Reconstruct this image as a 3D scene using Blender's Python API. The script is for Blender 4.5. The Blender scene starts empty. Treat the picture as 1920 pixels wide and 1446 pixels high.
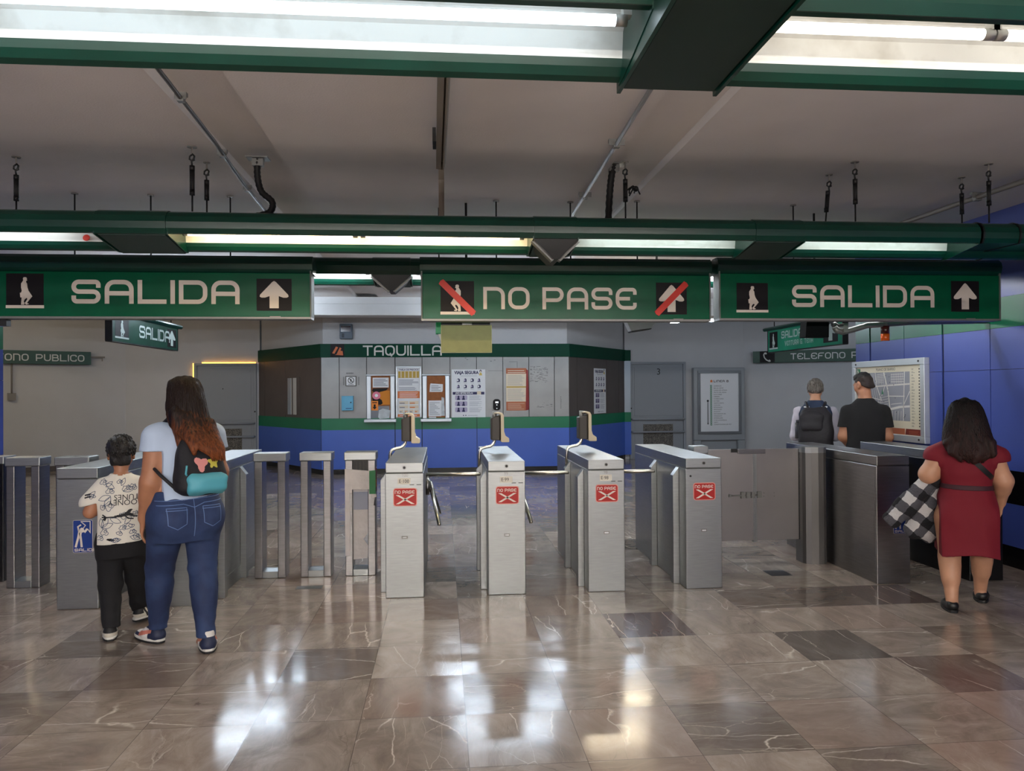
import bpy, bmesh, math, random
import numpy as np
from mathutils import Vector, Matrix, Euler
PI = math.pi
SC = bpy.context.scene
COL = SC.collection

# ------------------------------------------------------------------ camera, world, exposure
cam_d = bpy.data.cameras.new('camera')
cam = bpy.data.objects.new('camera', cam_d)
COL.objects.link(cam)
SC.camera = cam
FPX, YAW, PITCH, ROLL = 1420.0, math.atan(130 / 1420.0), 9 / 1420.0, -0.0065
fw = Vector((math.sin(YAW) * math.cos(PITCH), math.cos(YAW) * math.cos(PITCH), math.sin(PITCH)))
rt = Vector((math.cos(YAW), -math.sin(YAW), 0))
up = rt.cross(fw)
rr = rt * math.cos(ROLL) + up * math.sin(ROLL)
uu = up * math.cos(ROLL) - rt * math.sin(ROLL)
M = Matrix((rr, uu, -fw)).transposed().to_4x4()
M.translation = Vector((0, 0, 1.55))
cam.matrix_world = M
cam_d.sensor_fit = 'HORIZONTAL'
cam_d.sensor_width = 36
cam_d.lens = 36 * FPX / 1920.0
cam_d.clip_start = 0.02
SC.view_settings.view_transform = 'Standard'
SC.view_settings.look = 'None'
SC.view_settings.exposure = 1.75
SC.view_settings.gamma = 1.0
SC.view_settings.use_curve_mapping = False
SC.cycles.use_denoising = True
SC.cycles.max_bounces = 7
SC.cycles.diffuse_bounces = 4
SC.cycles.glossy_bounces = 4
SC.cycles.caustics_reflective = False
SC.cycles.caustics_refractive = False
SC.cycles.sample_clamp_indirect = 6
w = bpy.data.worlds.new('world')
SC.world = w
w.use_nodes = True
w.node_tree.nodes['Background'].inputs[0].default_value = (0.01, 0.011, 0.012, 1)
# radiance of the fluorescent tubes, by row
L_ROW1, L_COOL, L_WARM, L_DIM, L_ROW3, L_BACK, L_BEHIND = 2.2, 3.2, 9.0, 2.6, 18.0, 30.0, 56.0

# ------------------------------------------------------------------ materials
MATS = {}
def srgb(*c):
    return tuple(((v / 255.0) / 12.92 if v / 255.0 <= 0.04045 else ((v / 255.0 + 0.055) / 1.055) ** 2.4) for v in c) + (1.0,)
def mat(name, col, rough=0.6, metal=0.0, spec=0.5, var=0.0, scale=6.0, emit=0.0, ecol=None, bump=0.0, bscale=60.0, coat=0.0, stretch=None, trans=0.0, alpha=1.0, col2=None, vthr=(0.35, 0.7)):
    if name in MATS:
        return MATS[name]
    m = bpy.data.materials.new(name)
    m.use_nodes = True
    nt = m.node_tree
    b = nt.nodes['Principled BSDF']
    c = srgb(*col)
    b.inputs['Base Color'].default_value = c
    b.inputs['Roughness'].default_value = rough
    b.inputs['Metallic'].default_value = metal
    b.inputs['Specular IOR Level'].default_value = spec
    b.inputs['Coat Weight'].default_value = coat
    b.inputs['Transmission Weight'].default_value = trans
    b.inputs['Alpha'].default_value = alpha
    if emit:
        b.inputs['Emission Color'].default_value = srgb(*(ecol or col))
        b.inputs['Emission Strength'].default_value = emit
    if var or bump or col2:
        tc = nt.nodes.new('ShaderNodeTexCoord')
        mp = nt.nodes.new('ShaderNodeMapping')
        if stretch:
            mp.inputs['Scale'].default_value = stretch
        nt.links.new(tc.outputs['Object'], mp.inputs[0])
    if var or col2:
        n = nt.nodes.new('ShaderNodeTexNoise')
        n.inputs['Scale'].default_value = scale
        n.inputs['Detail'].default_value = 6
        nt.links.new(mp.outputs[0], n.inputs['Vector'])
        r = nt.nodes.new('ShaderNodeValToRGB')
        lo = tuple(max(0, v * (1 - var)) for v in c[:3]) + (1,)
        hi = tuple(min(1, v * (1 + var)) for v in c[:3]) + (1,)
        if col2:
            lo, hi = c, srgb(*col2)
        r.color_ramp.elements[0].position, r.color_ramp.elements[1].position = vthr
        r.color_ramp.elements[0].color, r.color_ramp.elements[1].color = lo, hi
        nt.links.new(n.outputs['Fac'], r.inputs[0])
        nt.links.new(r.outputs[0], b.inputs['Base Color'])
    if bump:
        n2 = nt.nodes.new('ShaderNodeTexNoise')
        n2.inputs['Scale'].default_value = bscale
        n2.inputs['Detail'].default_value = 4
        nt.links.new(mp.outputs[0], n2.inputs['Vector'])
        bp = nt.nodes.new('ShaderNodeBump')
        bp.inputs['Strength'].default_value = bump
        bp.inputs['Distance'].default_value = 0.01
        nt.links.new(n2.outputs['Fac'], bp.inputs['Height'])
        nt.links.new(bp.outputs[0], b.inputs['Normal'])
    MATS[name] = m
    return m

def floor_material():
    m = bpy.data.materials.new('polished_marble_tiles')
    m.use_nodes = True
    nt = m.node_tree
    N, K = nt.nodes.new, nt.links.new
    b = nt.nodes['Principled BSDF']
    def math_(op, a, c=None, d=None):
        n = N('ShaderNodeMath'); n.operation = op
        for i, v in enumerate((a, c, d)):
            if v is None: continue
            if isinstance(v, (int, float)): n.inputs[i].default_value = v
            else: K(v, n.inputs[i])
        return n.outputs[0]
    def mix(f, a, c, kind='MIX'):
        n = N('ShaderNodeMixRGB'); n.blend_type = kind
        for i, v in enumerate((f, a, c)):
            if isinstance(v, (int, float)): n.inputs[i].default_value = v
            elif isinstance(v, tuple): n.inputs[i].default_value = v
            else: K(v, n.inputs[i])
        return n.outputs[0]
    def ramp(f, *st):
        n = N('ShaderNodeValToRGB')
        el = n.color_ramp.elements
        while len(el) < len(st): el.new(0.5)
        for e, (p, c) in zip(el, st):
            e.position = p
            e.color = c if isinstance(c, tuple) else (c, c, c, 1)
        K(f, n.inputs[0])
        return n.outputs[0]
    geo = N('ShaderNodeNewGeometry')
    sep = N('ShaderNodeSeparateXYZ'); K(geo.outputs['Position'], sep.inputs[0])
    tx = math_('DIVIDE', math_('SUBTRACT', sep.outputs[0], 0.1), 0.4943)
    ty = math_('DIVIDE', math_('SUBTRACT', sep.outputs[1], 3.126), 0.51)
    ix, iy = math_('FLOOR', tx), math_('FLOOR', ty)
    fx, fy = math_('SUBTRACT', tx, ix), math_('SUBTRACT', ty, iy)
    cid = N('ShaderNodeCombineXYZ'); K(ix, cid.inputs[0]); K(iy, cid.inputs[1])
    wn = N('ShaderNodeTexWhiteNoise'); wn.noise_dimensions = '2D'; K(cid.outputs[0], wn.inputs['Vector'])
    wv, wc = wn.outputs['Value'], wn.outputs['Color']
    # per-tile rotation of the vein field
    off = N('ShaderNodeVectorMath'); off.operation = 'SCALE'; K(wc, off.inputs[0]); off.inputs['Scale'].default_value = 37.0
    rot = N('ShaderNodeVectorRotate'); rot.rotation_type = 'Z_AXIS'
    K(geo.outputs['Position'], rot.inputs['Vector'])
    K(math_('MULTIPLY', math_('FLOOR', math_('MULTIPLY', wv, 3.999)), PI / 2), rot.inputs['Angle'])
    pos = N('ShaderNodeVectorMath'); pos.operation = 'ADD'; K(rot.outputs[0], pos.inputs[0]); K(off.outputs[0], pos.inputs[1])
    P = pos.outputs[0]
    st = N('ShaderNodeMapping'); st.inputs['Scale'].default_value = (1.0, 3.2, 1.0); st.inputs['Rotation'].default_value = (0, 0, 0.6); K(P, st.inputs[0])
    cl = N('ShaderNodeTexNoise'); cl.inputs['Scale'].default_value = 3.0; cl.inputs['Detail'].default_value = 9; cl.inputs['Roughness'].default_value = 0.68; cl.inputs['Distortion'].default_value = 0.8
    st2 = N('ShaderNodeMapping'); st2.inputs['Scale'].default_value = (1.0, 1.7, 1.0); st2.inputs['Rotation'].default_value = (0, 0, 0.5); K(P, st2.inputs[0])
    K(st2.outputs[0], cl.inputs['Vector'])
    base = ramp(cl.outputs['Fac'], (0.22, srgb(108, 95, 86)), (0.44, srgb(143, 128, 115)), (0.58, srgb(163, 149, 136)), (0.8, srgb(193, 180, 168)))
    # tile tone
    tone = ramp(wv, (0.0, 0.52), (0.18, 0.76), (0.5, 1.0), (0.85, 1.17), (1.0, 1.34))
    base = mix(1.0, base, tone, 'MULTIPLY')
    sepc = N('ShaderNodeSeparateColor'); K(wc, sepc.inputs[0])
    base = mix(math_('MULTIPLY', sepc.outputs[0], 0.33), base, srgb(138, 131, 128))
    base = mix(math_('MULTIPLY', math_('GREATER_THAN', sepc.outputs[1], 0.72), 0.3), base, srgb(152, 124, 108))
    # named dark accent tiles
    acc = None
    for (ax, ay, cc) in DARK_TILES:
        e = math_('MULTIPLY', math_('COMPARE', ix, ax, 0.1), math_('COMPARE', iy, ay, 0.1))
        base = mix(math_('MULTIPLY', e, cc[3]), base, cc[:3] + (1,))
    # veins: thin crooked lines
    ds = N('ShaderNodeTexNoise'); ds.inputs['Scale'].default_value = 5.0; ds.inputs['Detail'].default_value = 5; K(P, ds.inputs['Vector'])
    dv = N('ShaderNodeVectorMath'); dv.operation = 'SCALE'; K(ds.outputs['Color'], dv.inputs[0]); dv.inputs['Scale'].default_value = 0.22
    pv = N('ShaderNodeVectorMath'); pv.operation = 'ADD'; K(st.outputs[0], pv.inputs[0]); K(dv.outputs[0], pv.inputs[1])
    def veins(scale, wid, msc, lo, hi):
        v = N('ShaderNodeTexVoronoi'); v.feature = 'DISTANCE_TO_EDGE'; v.inputs['Scale'].default_value = scale; K(pv.outputs[0], v.inputs['Vector'])
        line = ramp(v.outputs['Distance'], (0.0, 1.0), (wid, 0.0))
        n = N('ShaderNodeTexNoise'); n.inputs['Scale'].default_value = msc; n.inputs['Detail'].default_value = 2; K(P, n.inputs['Vector'])
        return math_('MULTIPLY', line, ramp(n.outputs['Fac'], (lo, 0.0), (hi, 1.0)))
    base = mix(math_('MULTIPLY', veins(0.9, 0.010, 2.0, 0.49, 0.60), 0.95), base, srgb(226, 214, 200))
    base = mix(math_('MULTIPLY', veins(2.6, 0.012, 2.6, 0.50, 0.66), 0.75), base, srgb(208, 194, 178))
    base = mix(math_('MULTIPLY', veins(3.9, 0.014, 2.2, 0.50, 0.68), 0.6), base, srgb(84, 70, 62))
    st.inputs['Scale'].default_value = (0.7, 3.6, 1.0)
    # joints
    ex = math_('MINIMUM', fx, math_('SUBTRACT', 1.0, fx))
    ey = math_('MINIMUM', fy, math_('SUBTRACT', 1.0, fy))
    jj = math_('LESS_THAN', math_('MINIMUM', ex, ey), 0.0035)
    base = mix(math_('MULTIPLY', jj, 0.6), base, srgb(58, 50, 46))
    K(base, b.inputs['Base Color'])
    K(ramp(cl.outputs['Fac'], (0.3, 0.10), (0.75, 0.19)), b.inputs['Roughness'])
    b.inputs['Specular IOR Level'].default_value = 0.5
    b.inputs['IOR'].default_value = 1.5
    # each slab lies a hair out of true, and the polish is wavy
    tilt = N('ShaderNodeVectorMath'); tilt.operation = 'SUBTRACT'; K(wc, tilt.inputs[0]); tilt.inputs[1].default_value = (0.5, 0.5, 0.5)
    ts = N('ShaderNodeVectorMath'); ts.operation = 'MULTIPLY'; K(tilt.outputs[0], ts.inputs[0]); ts.inputs[1].default_value = (0.034, 0.034, 0)
    wv2 = N('ShaderNodeTexNoise'); wv2.inputs['Scale'].default_value = 7; wv2.inputs['Detail'].default_value = 2; K(geo.outputs['Position'], wv2.inputs['Vector'])
    bp = N('ShaderNodeBump'); bp.inputs['Strength'].default_value = 0.045; bp.inputs['Distance'].default_value = 0.01; K(wv2.outputs['Fac'], bp.inputs['Height'])
    ad = N('ShaderNodeVectorMath'); ad.operation = 'ADD'; K(bp.outputs[0], ad.inputs[0]); K(ts.outputs[0], ad.inputs[1])
    nm = N('ShaderNodeVectorMath'); nm.operation = 'NORMALIZE'; K(ad.outputs[0], nm.inputs[0])
    K(nm.outputs[0], b.inputs['Normal'])
    return m

def tube_material(name, col, strength):
    m = bpy.data.materials.new(name)
    m.use_nodes = True
    b = m.node_tree.nodes['Principled BSDF']
    b.inputs['Base Color'].default_value = (0.8, 0.8, 0.8, 1)
    b.inputs['Emission Color'].default_value = tuple(col) + (1,)
    b.inputs['Emission Strength'].default_value = strength
    return m

# ------------------------------------------------------------------ mesh helpers
def frame_of(d):
    d = d.normalized()
    a = Vector((0, 0, 1)) if abs(d.z) < 0.9 else Vector((1, 0, 0))
    u = d.cross(a).normalized()
    return u, d.cross(u).normalized()

class MB:
    def __init__(s):
        s.bm = bmesh.new()
    def face(s, pts, m=0, smooth=False):
        f = s.bm.faces.new([s.bm.verts.new(p) for p in pts])
        f.material_index = m
        f.smooth = smooth
        return f
    def box(s, x0, x1, y0, y1, z0, z1, m=0):
        v = [s.bm.verts.new(p) for p in ((x0, y0, z0), (x1, y0, z0), (x1, y1, z0), (x0, y1, z0), (x0, y0, z1), (x1, y0, z1), (x1, y1, z1), (x0, y1, z1))]
        for q in ((3, 2, 1, 0), (4, 5, 6, 7), (0, 1, 5, 4), (1, 2, 6, 5), (2, 3, 7, 6), (3, 0, 4, 7)):
            s.bm.faces.new([v[i] for i in q]).material_index = m
        return s
    def tube(s, path, r, n=10, m=0, cap=True, closed=False):
        path = [Vector(p) for p in path]
        rs = r if isinstance(r, (list, tuple)) else [r] * len(path)
        rings = []
        u = None
        for i, p in enumerate(path):
            if closed:
                d = path[(i + 1) % len(path)] - path[i - 1]
            else:
                d = path[min(i + 1, len(path) - 1)] - path[max(i - 1, 0)]
            d = d.normalized()
            if u is None:
                u, v = frame_of(d)
            else:
                u = (u - d * u.dot(d)).normalized()
                v = d.cross(u)
            rings.append([s.bm.verts.new(p + (u * math.cos(a) + v * math.sin(a)) * rs[i]) for a in (2 * PI * k / n for k in range(n))])
        L = len(rings)
        for i in range(L if closed else L - 1):
            A, B = rings[i], rings[(i + 1) % L]
            for k in range(n):
                f = s.bm.faces.new((A[k], A[(k + 1) % n], B[(k + 1) % n], B[k]))
                f.smooth = True
                f.material_index = m
        if cap and not closed:
            s.bm.faces.new(list(reversed(rings[0]))).material_index = m
            s.bm.faces.new(rings[-1]).material_index = m
        return s
    def cyl(s, p0, p1, r, n=16, m=0):
        return s.tube([p0, p1], r, n, m)
    def ball(s, c, r, m=0, n=10, sc=(1, 1, 1)):
        mtx = Matrix.Translation(c) @ Matrix.Diagonal((r * sc[0], r * sc[1], r * sc[2], 1))
        g = bmesh.ops.create_uvsphere(s.bm, u_segments=n * 2, v_segments=n, radius=1, matrix=mtx)
        for v in g['verts']:
            for f in v.link_faces:
                f.smooth = True
                f.material_index = m
        return s
    def prism(s, poly, fn, d0, d1, m=0, smooth=False):
        """poly: 2D points; fn(a, b, d) -> 3D; extruded from depth d0 to d1"""
        A = [s.bm.verts.new(fn(a, b, d0)) for a, b in poly]
        B = [s.bm.verts.new(fn(a, b, d1)) for a, b in poly]
        n = len(poly)
        for f in (s.bm.faces.new(A), s.bm.faces.new(list(reversed(B)))):
            f.material_index = m
        for i in range(n):
            f = s.bm.faces.new((A[i], B[i], B[(i + 1) % n], A[(i + 1) % n]))
            f.material_index = m
            f.smooth = smooth
        return s
    def plate(s, poly, y0=0.0, t=0.002, m=0):
        """polygon in the x-z plane, front at y0 - t"""
        return s.prism(poly, lambda a, b, d: (a, d, b), y0 - t, y0, m)
    def rect(s, x0, x1, z0, z1, y=0.0, t=0.002, m=0):
        return s.box(x0, x1, y - t, y, z0, z1, m)
    def ribbon(s, pts, wid, y, m=0, closed=False, t=0.0015):
        """flat stroke in the x-z plane"""
        n = len(pts)
        Lf, Rt = [], []
        for i in range(n):
            if closed:
                a, b, c = pts[i - 1], pts[i], pts[(i + 1) % n]
            else:
                a, b, c = pts[max(i - 1, 0)], pts[i], pts[min(i + 1, n - 1)]
            d1 = Vector((b[0] - a[0], b[1] - a[1])); d2 = Vector((c[0] - b[0], c[1] - b[1]))
            if d1.length < 1e-9: d1 = d2
            if d2.length < 1e-9: d2 = d1
            d1.normalize(); d2.normalize()
            tn = (d1 + d2)
            tn = tn.normalized() if tn.length > 1e-6 else d1
            nn = Vector((-tn.y, tn.x))
            k = 1.0 / max(0.35, nn.dot(Vector((-d1.y, d1.x))))
            o = nn * (wid / 2 * k)
            Lf.append((b[0] + o.x, b[1] + o.y)); Rt.append((b[0] - o.x, b[1] - o.y))
        for i in range(n if closed else n - 1):
            j = (i + 1) % n
            s.face([(Lf[i][0], y - t, Lf[i][1]), (Rt[i][0], y - t, Rt[i][1]), (Rt[j][0], y - t, Rt[j][1]), (Lf[j][0], y - t, Lf[j][1])], m)
        return s
    def text(s, txt, size, x, z, y, m=0, align='LEFT', rot=0.0, shear=0.0, t=0.001, sx=1.0, bold=0.0):
        """built-in font lettering lying in the x-z plane at depth y - t, baseline at z"""
        cu = bpy.data.curves.new('t', 'FONT')
        cu.body = txt
        cu.size = size
        cu.align_x = align
        cu.shear = shear
        cu.offset = bold
        cu.resolution_u = 3
        o = bpy.data.objects.new('t', cu)
        COL.objects.link(o)
        dg = bpy.context.evaluated_depsgraph_get()
        me = bpy.data.meshes.new_from_object(o.evaluated_get(dg))
        cr, sr = math.cos(rot), math.sin(rot)
        vs = []
        for v in me.vertices:
            a, b = v.co.x * sx, v.co.y
            vs.append(s.bm.verts.new((x + a * cr - b * sr, y - t, z + a * sr + b * cr)))
        for p in me.polygons:
            try:
                f = s.bm.faces.new([vs[i] for i in p.vertices])
                f.material_index = m
            except ValueError:
                pass
        bpy.data.objects.remove(o); bpy.data.curves.remove(cu); bpy.data.meshes.remove(me)
        return s
    def build(s, name, mats, parent=None, bevel=0.0, seg=2, xf=None, normals=True):
        if xf is not None:
            s.bm.transform(xf)
        if normals:
            bmesh.ops.recalc_face_normals(s.bm, faces=s.bm.faces)
        me = bpy.data.meshes.new(name)
        s.bm.to_mesh(me)
        s.bm.free()
        for m in (mats if isinstance(mats, (list, tuple)) else [mats]):
            me.materials.append(m)
        o = bpy.data.objects.new(name, me)
        COL.objects.link(o)
        if parent is not None:
            o.parent = parent
        if bevel:
            bv = o.modifiers.new('bevel', 'BEVEL')
            bv.width = bevel
            bv.segments = seg
            bv.limit_method = 'ANGLE'
            bv.angle_limit = math.radians(40)
            bv.harden_normals = False
        return o

def tag(o, label, cat, group=None, kind=None):
    o['label'] = label
    o['category'] = cat
    if group: o['group'] = group
    if kind: o['kind'] = kind
    return o
def thing(name, label, cat, loc=(0, 0, 0), rz=0.0, group=None):
    o = bpy.data.objects.new(name, None)
    o.empty_display_size = 0.1
    COL.objects.link(o)
    o.location = loc
    o.rotation_euler = (0, 0, rz)
    return tag(o, label, cat, group)
def struct(o, label=None, cat=None):
    o['kind'] = 'structure'
    if label:
        o['label'] = label
        o['category'] = cat
    return o
def copy_thing(src, loc, label, rz=None):
    r = src.copy()
    COL.objects.link(r)
    r.location = loc
    if rz is not None: r.rotation_euler = (0, 0, rz)
    r['label'] = label
    for ch in src.children:
        c = ch.copy(); COL.objects.link(c); c.parent = r
        for g in ch.children:
            d = g.copy(); COL.objects.link(d); d.parent = c
    return r

# ------------------------------------------------------------------ the station's rounded lettering
_R = 0.30
GL = {
 'S': [([(1, .70, 0), (1, 1, _R), (0, 1, _R), (0, .5, _R), (1, .5, _R), (1, 0, _R), (0, 0, _R), (0, .30, 0)], 0)],
 'A': [([(0, 0, 0), (0, 1, _R), (1, 1, _R), (1, 0, 0)], 0), ([(0, .42, 0), (1, .42, 0)], 0)],
 'L': [([(0, 1, 0), (0, 0, 0), (1, 0, 0)], 0)],
 'I': [([(0, 1, 0), (0, 0, 0)], 0)],
 'D': [([(0, 0, 0), (0, 1, 0), (1, 1, _R), (1, 0, _R)], 1)],
 'N': [([(0, 0, 0), (0, 1, 0), (1, 1, _R), (1, 0, 0)], 0)],
 'O': [([(0, 0, _R), (0, 1, _R), (1, 1, _R), (1, 0, _R)], 1)],
 'P': [([(0, 0, 0), (0, 1, 0), (1, 1, _R), (1, .40, _R), (.06, .40, 0)], 0)],
 'E': [([(1, .72, 0), (1, 1, _R), (0, 1, _R), (0, 0, _R), (1, 0, _R), (1, .28, 0)], 0), ([(0, .5, 0), (.72, .5, 0)], 0)],
 'T': [([(0, 1, 0), (1, 1, 0)], 0), ([(.5, 1, 0), (.5, 0, 0)], 0)],
 'Q': [([(0, 0, _R), (0, 1, _R), (1, 1, _R), (1, 0, _R)], 1), ([(.5, .22, 0), (.72, -.18, 0)], 0)],
 'U': [([(0, 1, 0), (0, 0, _R), (1, 0, _R), (1, 1, 0)], 0)],
 'B': [([(0, .52, 0), (0, 1, 0), (.92, 1, .2), (.92, .52, .2)], 1), ([(0, 0, 0), (0, .52, 0), (1, .52, .2), (1, 0, .2)], 1)],
 'C': [([(1, .72, 0), (1, 1, _R), (0, 1, _R), (0, 0, _R), (1, 0, _R), (1, .28, 0)], 0)],
 'F': [([(0, 0, 0), (0, 1, _R), (1, 1, 0)], 0), ([(0, .5, 0), (.8, .5, 0)], 0)],
 'G': [([(1, .75, 0), (1, 1, _R), (0, 1, _R), (0, 0, _R), (1, 0, _R), (1, .48, 0), (.55, .48, 0)], 0)],
 'V': [([(0, 1, 0), (.5, 0, 0), (1, 1, 0)], 0)],
 'R': [([(0, 0, 0), (0, 1, 0), (1, 1, _R), (1, .42, _R), (.06, .42, 0)], 0), ([(.5, .42, 0), (1, 0, 0)], 0)],
 '.': [([(0, 0, 0), (0, .06, 0)], 0)],
 '8': [([(.06, .52, .2), (.06, 1, .2), (.94, 1, .2), (.94, .52, .2)], 1), ([(0, 0, .2), (0, .52, .2), (1, .52, .2), (1, 0, .2)], 1)],
}
def rounded(pts, closed):
    out = []
    n = len(pts)
    for i, (x, y, r) in enumerate(pts):
        if r <= 0 or (not closed and i in (0, n - 1)):
            out.append((x, y)); continue
        a = Vector(pts[i - 1][:2]); p = Vector((x, y)); c = Vector(pts[(i + 1) % n][:2])
        d1, d2 = (a - p), (c - p)
        rr_ = min(r, d1.length / 2 * .999, d2.length / 2 * .999)
        p1, p2 = p + d1.normalized() * rr_, p + d2.normalized() * rr_
        cen = p1 + p2 - p
        for k in range(7):
            t = k / 6 * PI / 2
            q = cen + (p1 - cen) * math.cos(t) + (p2 - cen) * math.sin(t)
            out.append((q.x, q.y))
    return out
def letters(mb, txt, x, z, h, wid, stroke, gap, y, m=0, space=None, flat=1.0):
    """writes txt with its lower left at (x, z); returns the right end"""
    st = stroke * h
    for ch in txt:
        if ch == ' ':
            x += space if space is not None else wid * h * 0.7
            continue
        W = st if ch in 'I.' else wid * h
        iw, ih = W - st, h - st
        for si, (pts, closed) in enumerate(GL[ch]):
            q = [(x + st / 2 + px * iw, z + st / 2 + pz * ih, r * h) for px, pz, r in pts]
            if not closed:
                for e, (i, j) in enumerate(((0, 1), (-1, -2))):
                    px, pz = pts[i][:2]
                    dx, dz = q[i][0] - q[j][0], q[i][1] - q[j][1]
                    ln = math.hypot(dx, dz) or 1
                    if (pz in (0, 1) and abs(dz) > abs(dx)) or (px in (0, 1) and abs(dx) > abs(dz)):
                        q[i] = (q[i][0] + dx / ln * st / 2, q[i][1] + dz / ln * st / 2, 0)
            mb.ribbon(rounded(q, closed), st, y, m, bool(closed), .0015 + .0006 * si)
        x += W + gap * h
    return x - gap * h

# ------------------------------------------------------------------ palette
dk = lambda r, g, b, f: srgb(r, g, b)[:3] + (f,)
DARK_TILES = [(2, 3, dk(72, 50, 54, .85)), (4, 2, dk(76, 72, 70, .7)), (5, 1, dk(92, 74, 70, .55)), (6, 4, dk(78, 64, 62, .75)), (5, 4, dk(84, 72, 68, .7)), (-2, 2, dk(100, 86, 78, .45)), (0, 13, dk(52, 54, 66, .7)), (-5, 3, dk(92, 82, 76, .4)), (-4, 2, dk(100, 90, 82, .4))]
m_floor = floor_material()
m_ceil = mat('grey_ceiling_paint', (224, 219, 216), 0.85, var=0.04, scale=1.6, bump=0.15, bscale=90)
m_wall = mat('pale_grey_wall_paint', (194, 194, 196), 0.8, var=0.04, scale=1.2, bump=0.25, bscale=120)
m_beam = mat('white_beam_paint', (214, 214, 214), 0.7, var=0.04, scale=3)
m_blue = mat('blue_laminate', (62, 78, 152), 0.32, spec=0.4, var=0.04, scale=1.5)
m_bgreen = mat('green_laminate', (0, 98, 66), 0.35, spec=0.4, var=0.04, scale=1.5)
m_black = mat('black_laminate', (12, 12, 15), 0.25, spec=0.4)
m_seam = mat('black_joint', (10, 10, 12), 0.7)
m_green = mat('dark_green_enamel', (4, 54, 43), 0.3, spec=0.4, var=0.12, scale=4)
m_sign = mat('sign_green', (4, 88, 58), 0.25, spec=0.22, var=0.1, scale=5)
m_refl = mat('white_reflector', (226, 228, 226), 0.45, col2=(176, 172, 162), scale=5, vthr=(0.5, 0.85))
m_letter = mat('cream_vinyl', (226, 216, 204), 0.5)
m_pict = mat('pictogram_black', (22, 19, 22), 0.5, spec=.2)
m_red = mat('vermilion_vinyl', (214, 44, 24), 0.45)
m_steel = mat('brushed_stainless_steel', (156, 159, 159), 0.36, metal=1.0, var=0.06, scale=9, stretch=(1, 1, 14), bump=0.02, bscale=70)
m_steeld = mat('dull_stainless_steel', (140, 138, 138), 0.3, metal=1.0, var=0.08, scale=7, stretch=(1, 1, 10))
m_chrome = mat('polished_steel_tube', (214, 210, 200), 0.2, metal=1.0)
m_dark = mat('black_metal', (13, 13, 14), 0.5)
m_grey = mat('grey_metal_trim', (128, 128, 126), 0.45, metal=0.6)
m_galv = mat('painted_grey_conduit', (124, 119, 114), 0.55)
m_rubber = mat('black_rubber', (14, 14, 15), 0.6)
m_paper = mat('white_paper', (226, 228, 232), 0.7)
m_tubeend = mat('tube_end_cap', (190, 190, 188), 0.4, metal=0.5)
t_row1 = tube_material('tube_daylight', (0.76, 0.91, 1.0), L_ROW1)
t_row1w = tube_material('tube_neutral', (1.0, 0.93, 0.82), L_ROW1)
t_warm = tube_material('tube_warm', (1.0, 0.74, 0.40), L_WARM)
t_dim = tube_material('tube_weak', (0.84, 1.0, 0.94), L_DIM)
t_cool = tube_material('tube_cool', (0.95, 0.98, 1.0), L_COOL)
t_row3 = tube_material('tube_hidden_row', (0.95, 0.97, 1.0), L_ROW3)
t_back = tube_material('tube_far', (0.74, 0.86, 1.0), L_BACK)
t_backw = tube_material('tube_far_warm', (1.0, 0.84, 0.6), L_BACK)
t_behind = tube_material('added_tube_behind', (1.0, 0.93, 0.86), L_BEHIND)

# ------------------------------------------------------------------ floor, ceiling, walls
mb = MB(); mb.face([(-11, -9, 0), (11, -9, 0), (11, 18, 0), (-11, 18, 0)]); struct(mb.build('floor', m_floor))
# ceiling with two shallow lengthwise recesses
prof = [(-11, 3.10), (-1.42, 3.10), (-1.42, 3.16), (-1.05, 3.16), (-1.05, 3.10), (1.17, 3.10), (1.17, 3.16), (1.54, 3.16), (1.54, 3.10), (11, 3.10)]
mb = MB()
for (xa, za), (xb, zb) in zip(prof, prof[1:]):
    mb.face([(xa, -9, za), (xa, 18, za), (xb, 18, zb), (xb, -9, zb)])
mb.box(-11, 11, -9, 18, 3.2, 3.3)
struct(mb.build('ceiling', m_ceil, normals=False))
mb = MB(); mb.box(-5.7, 5.7, 12.6, 13.0, 2.80, 3.1); mb.box(-5.7, 5.7, 12.57, 12.6, 2.985, 3.02)
struct(mb.build('trim_1', m_beam))
BANDS = [(0, .18, 2), (.18, .545, 0), (.545, .83, 2), (.83, 2.07, 0), (2.07, 2.337, 1), (2.337, 3.1, 0)]
def panel_wall(name, x, side, y0, y1, seams, thick=0.30):
    """laminate panels on a black backing; side = -1: the face looks to -x"""
    mb = MB()
    xb = x - side * 0.012
    mb.box(min(xb, xb - side * thick), max(xb, xb - side * thick), y0, y1, 0, 3.1, 3)
    ed = [y0] + seams + [y1]
    for a, b in zip(ed, ed[1:]):
        ga = 0.003 if a == y0 else (0.014 if seams.index(a) % 2 == 0 else 0.004)
        gb = 0.001 if b == y1 else (0.014 if seams.index(b) % 2 == 0 else 0.004)
        for z0, z1, k in BANDS:
            zz = [z0, z1] if not (z0 == .83) else [z0, 1.705, z1]
            for c, d in zip(zz, zz[1:]):
                g = 0.002 if d == 1.705 or c == 1.705 else 0.0005
                mb.box(min(x, xb), max(x, xb), a + ga, b - gb, c + g, d - g, k)
    return struct(mb.build(name, [m_blue, m_bgreen, m_black, m_seam]))
ss = [6.343 - .642 * k for k in range(23, 0, -1)] + [6.343, 6.987, 7.609, 8.247]
panel_wall('wall_right', 4.87, -1, -9, 8.55, ss)
panel_wall('wall_left', -5.16, 1, -9, 9.44, [9.44 - .64 * k for k in range(28, 0, -1)])
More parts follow.
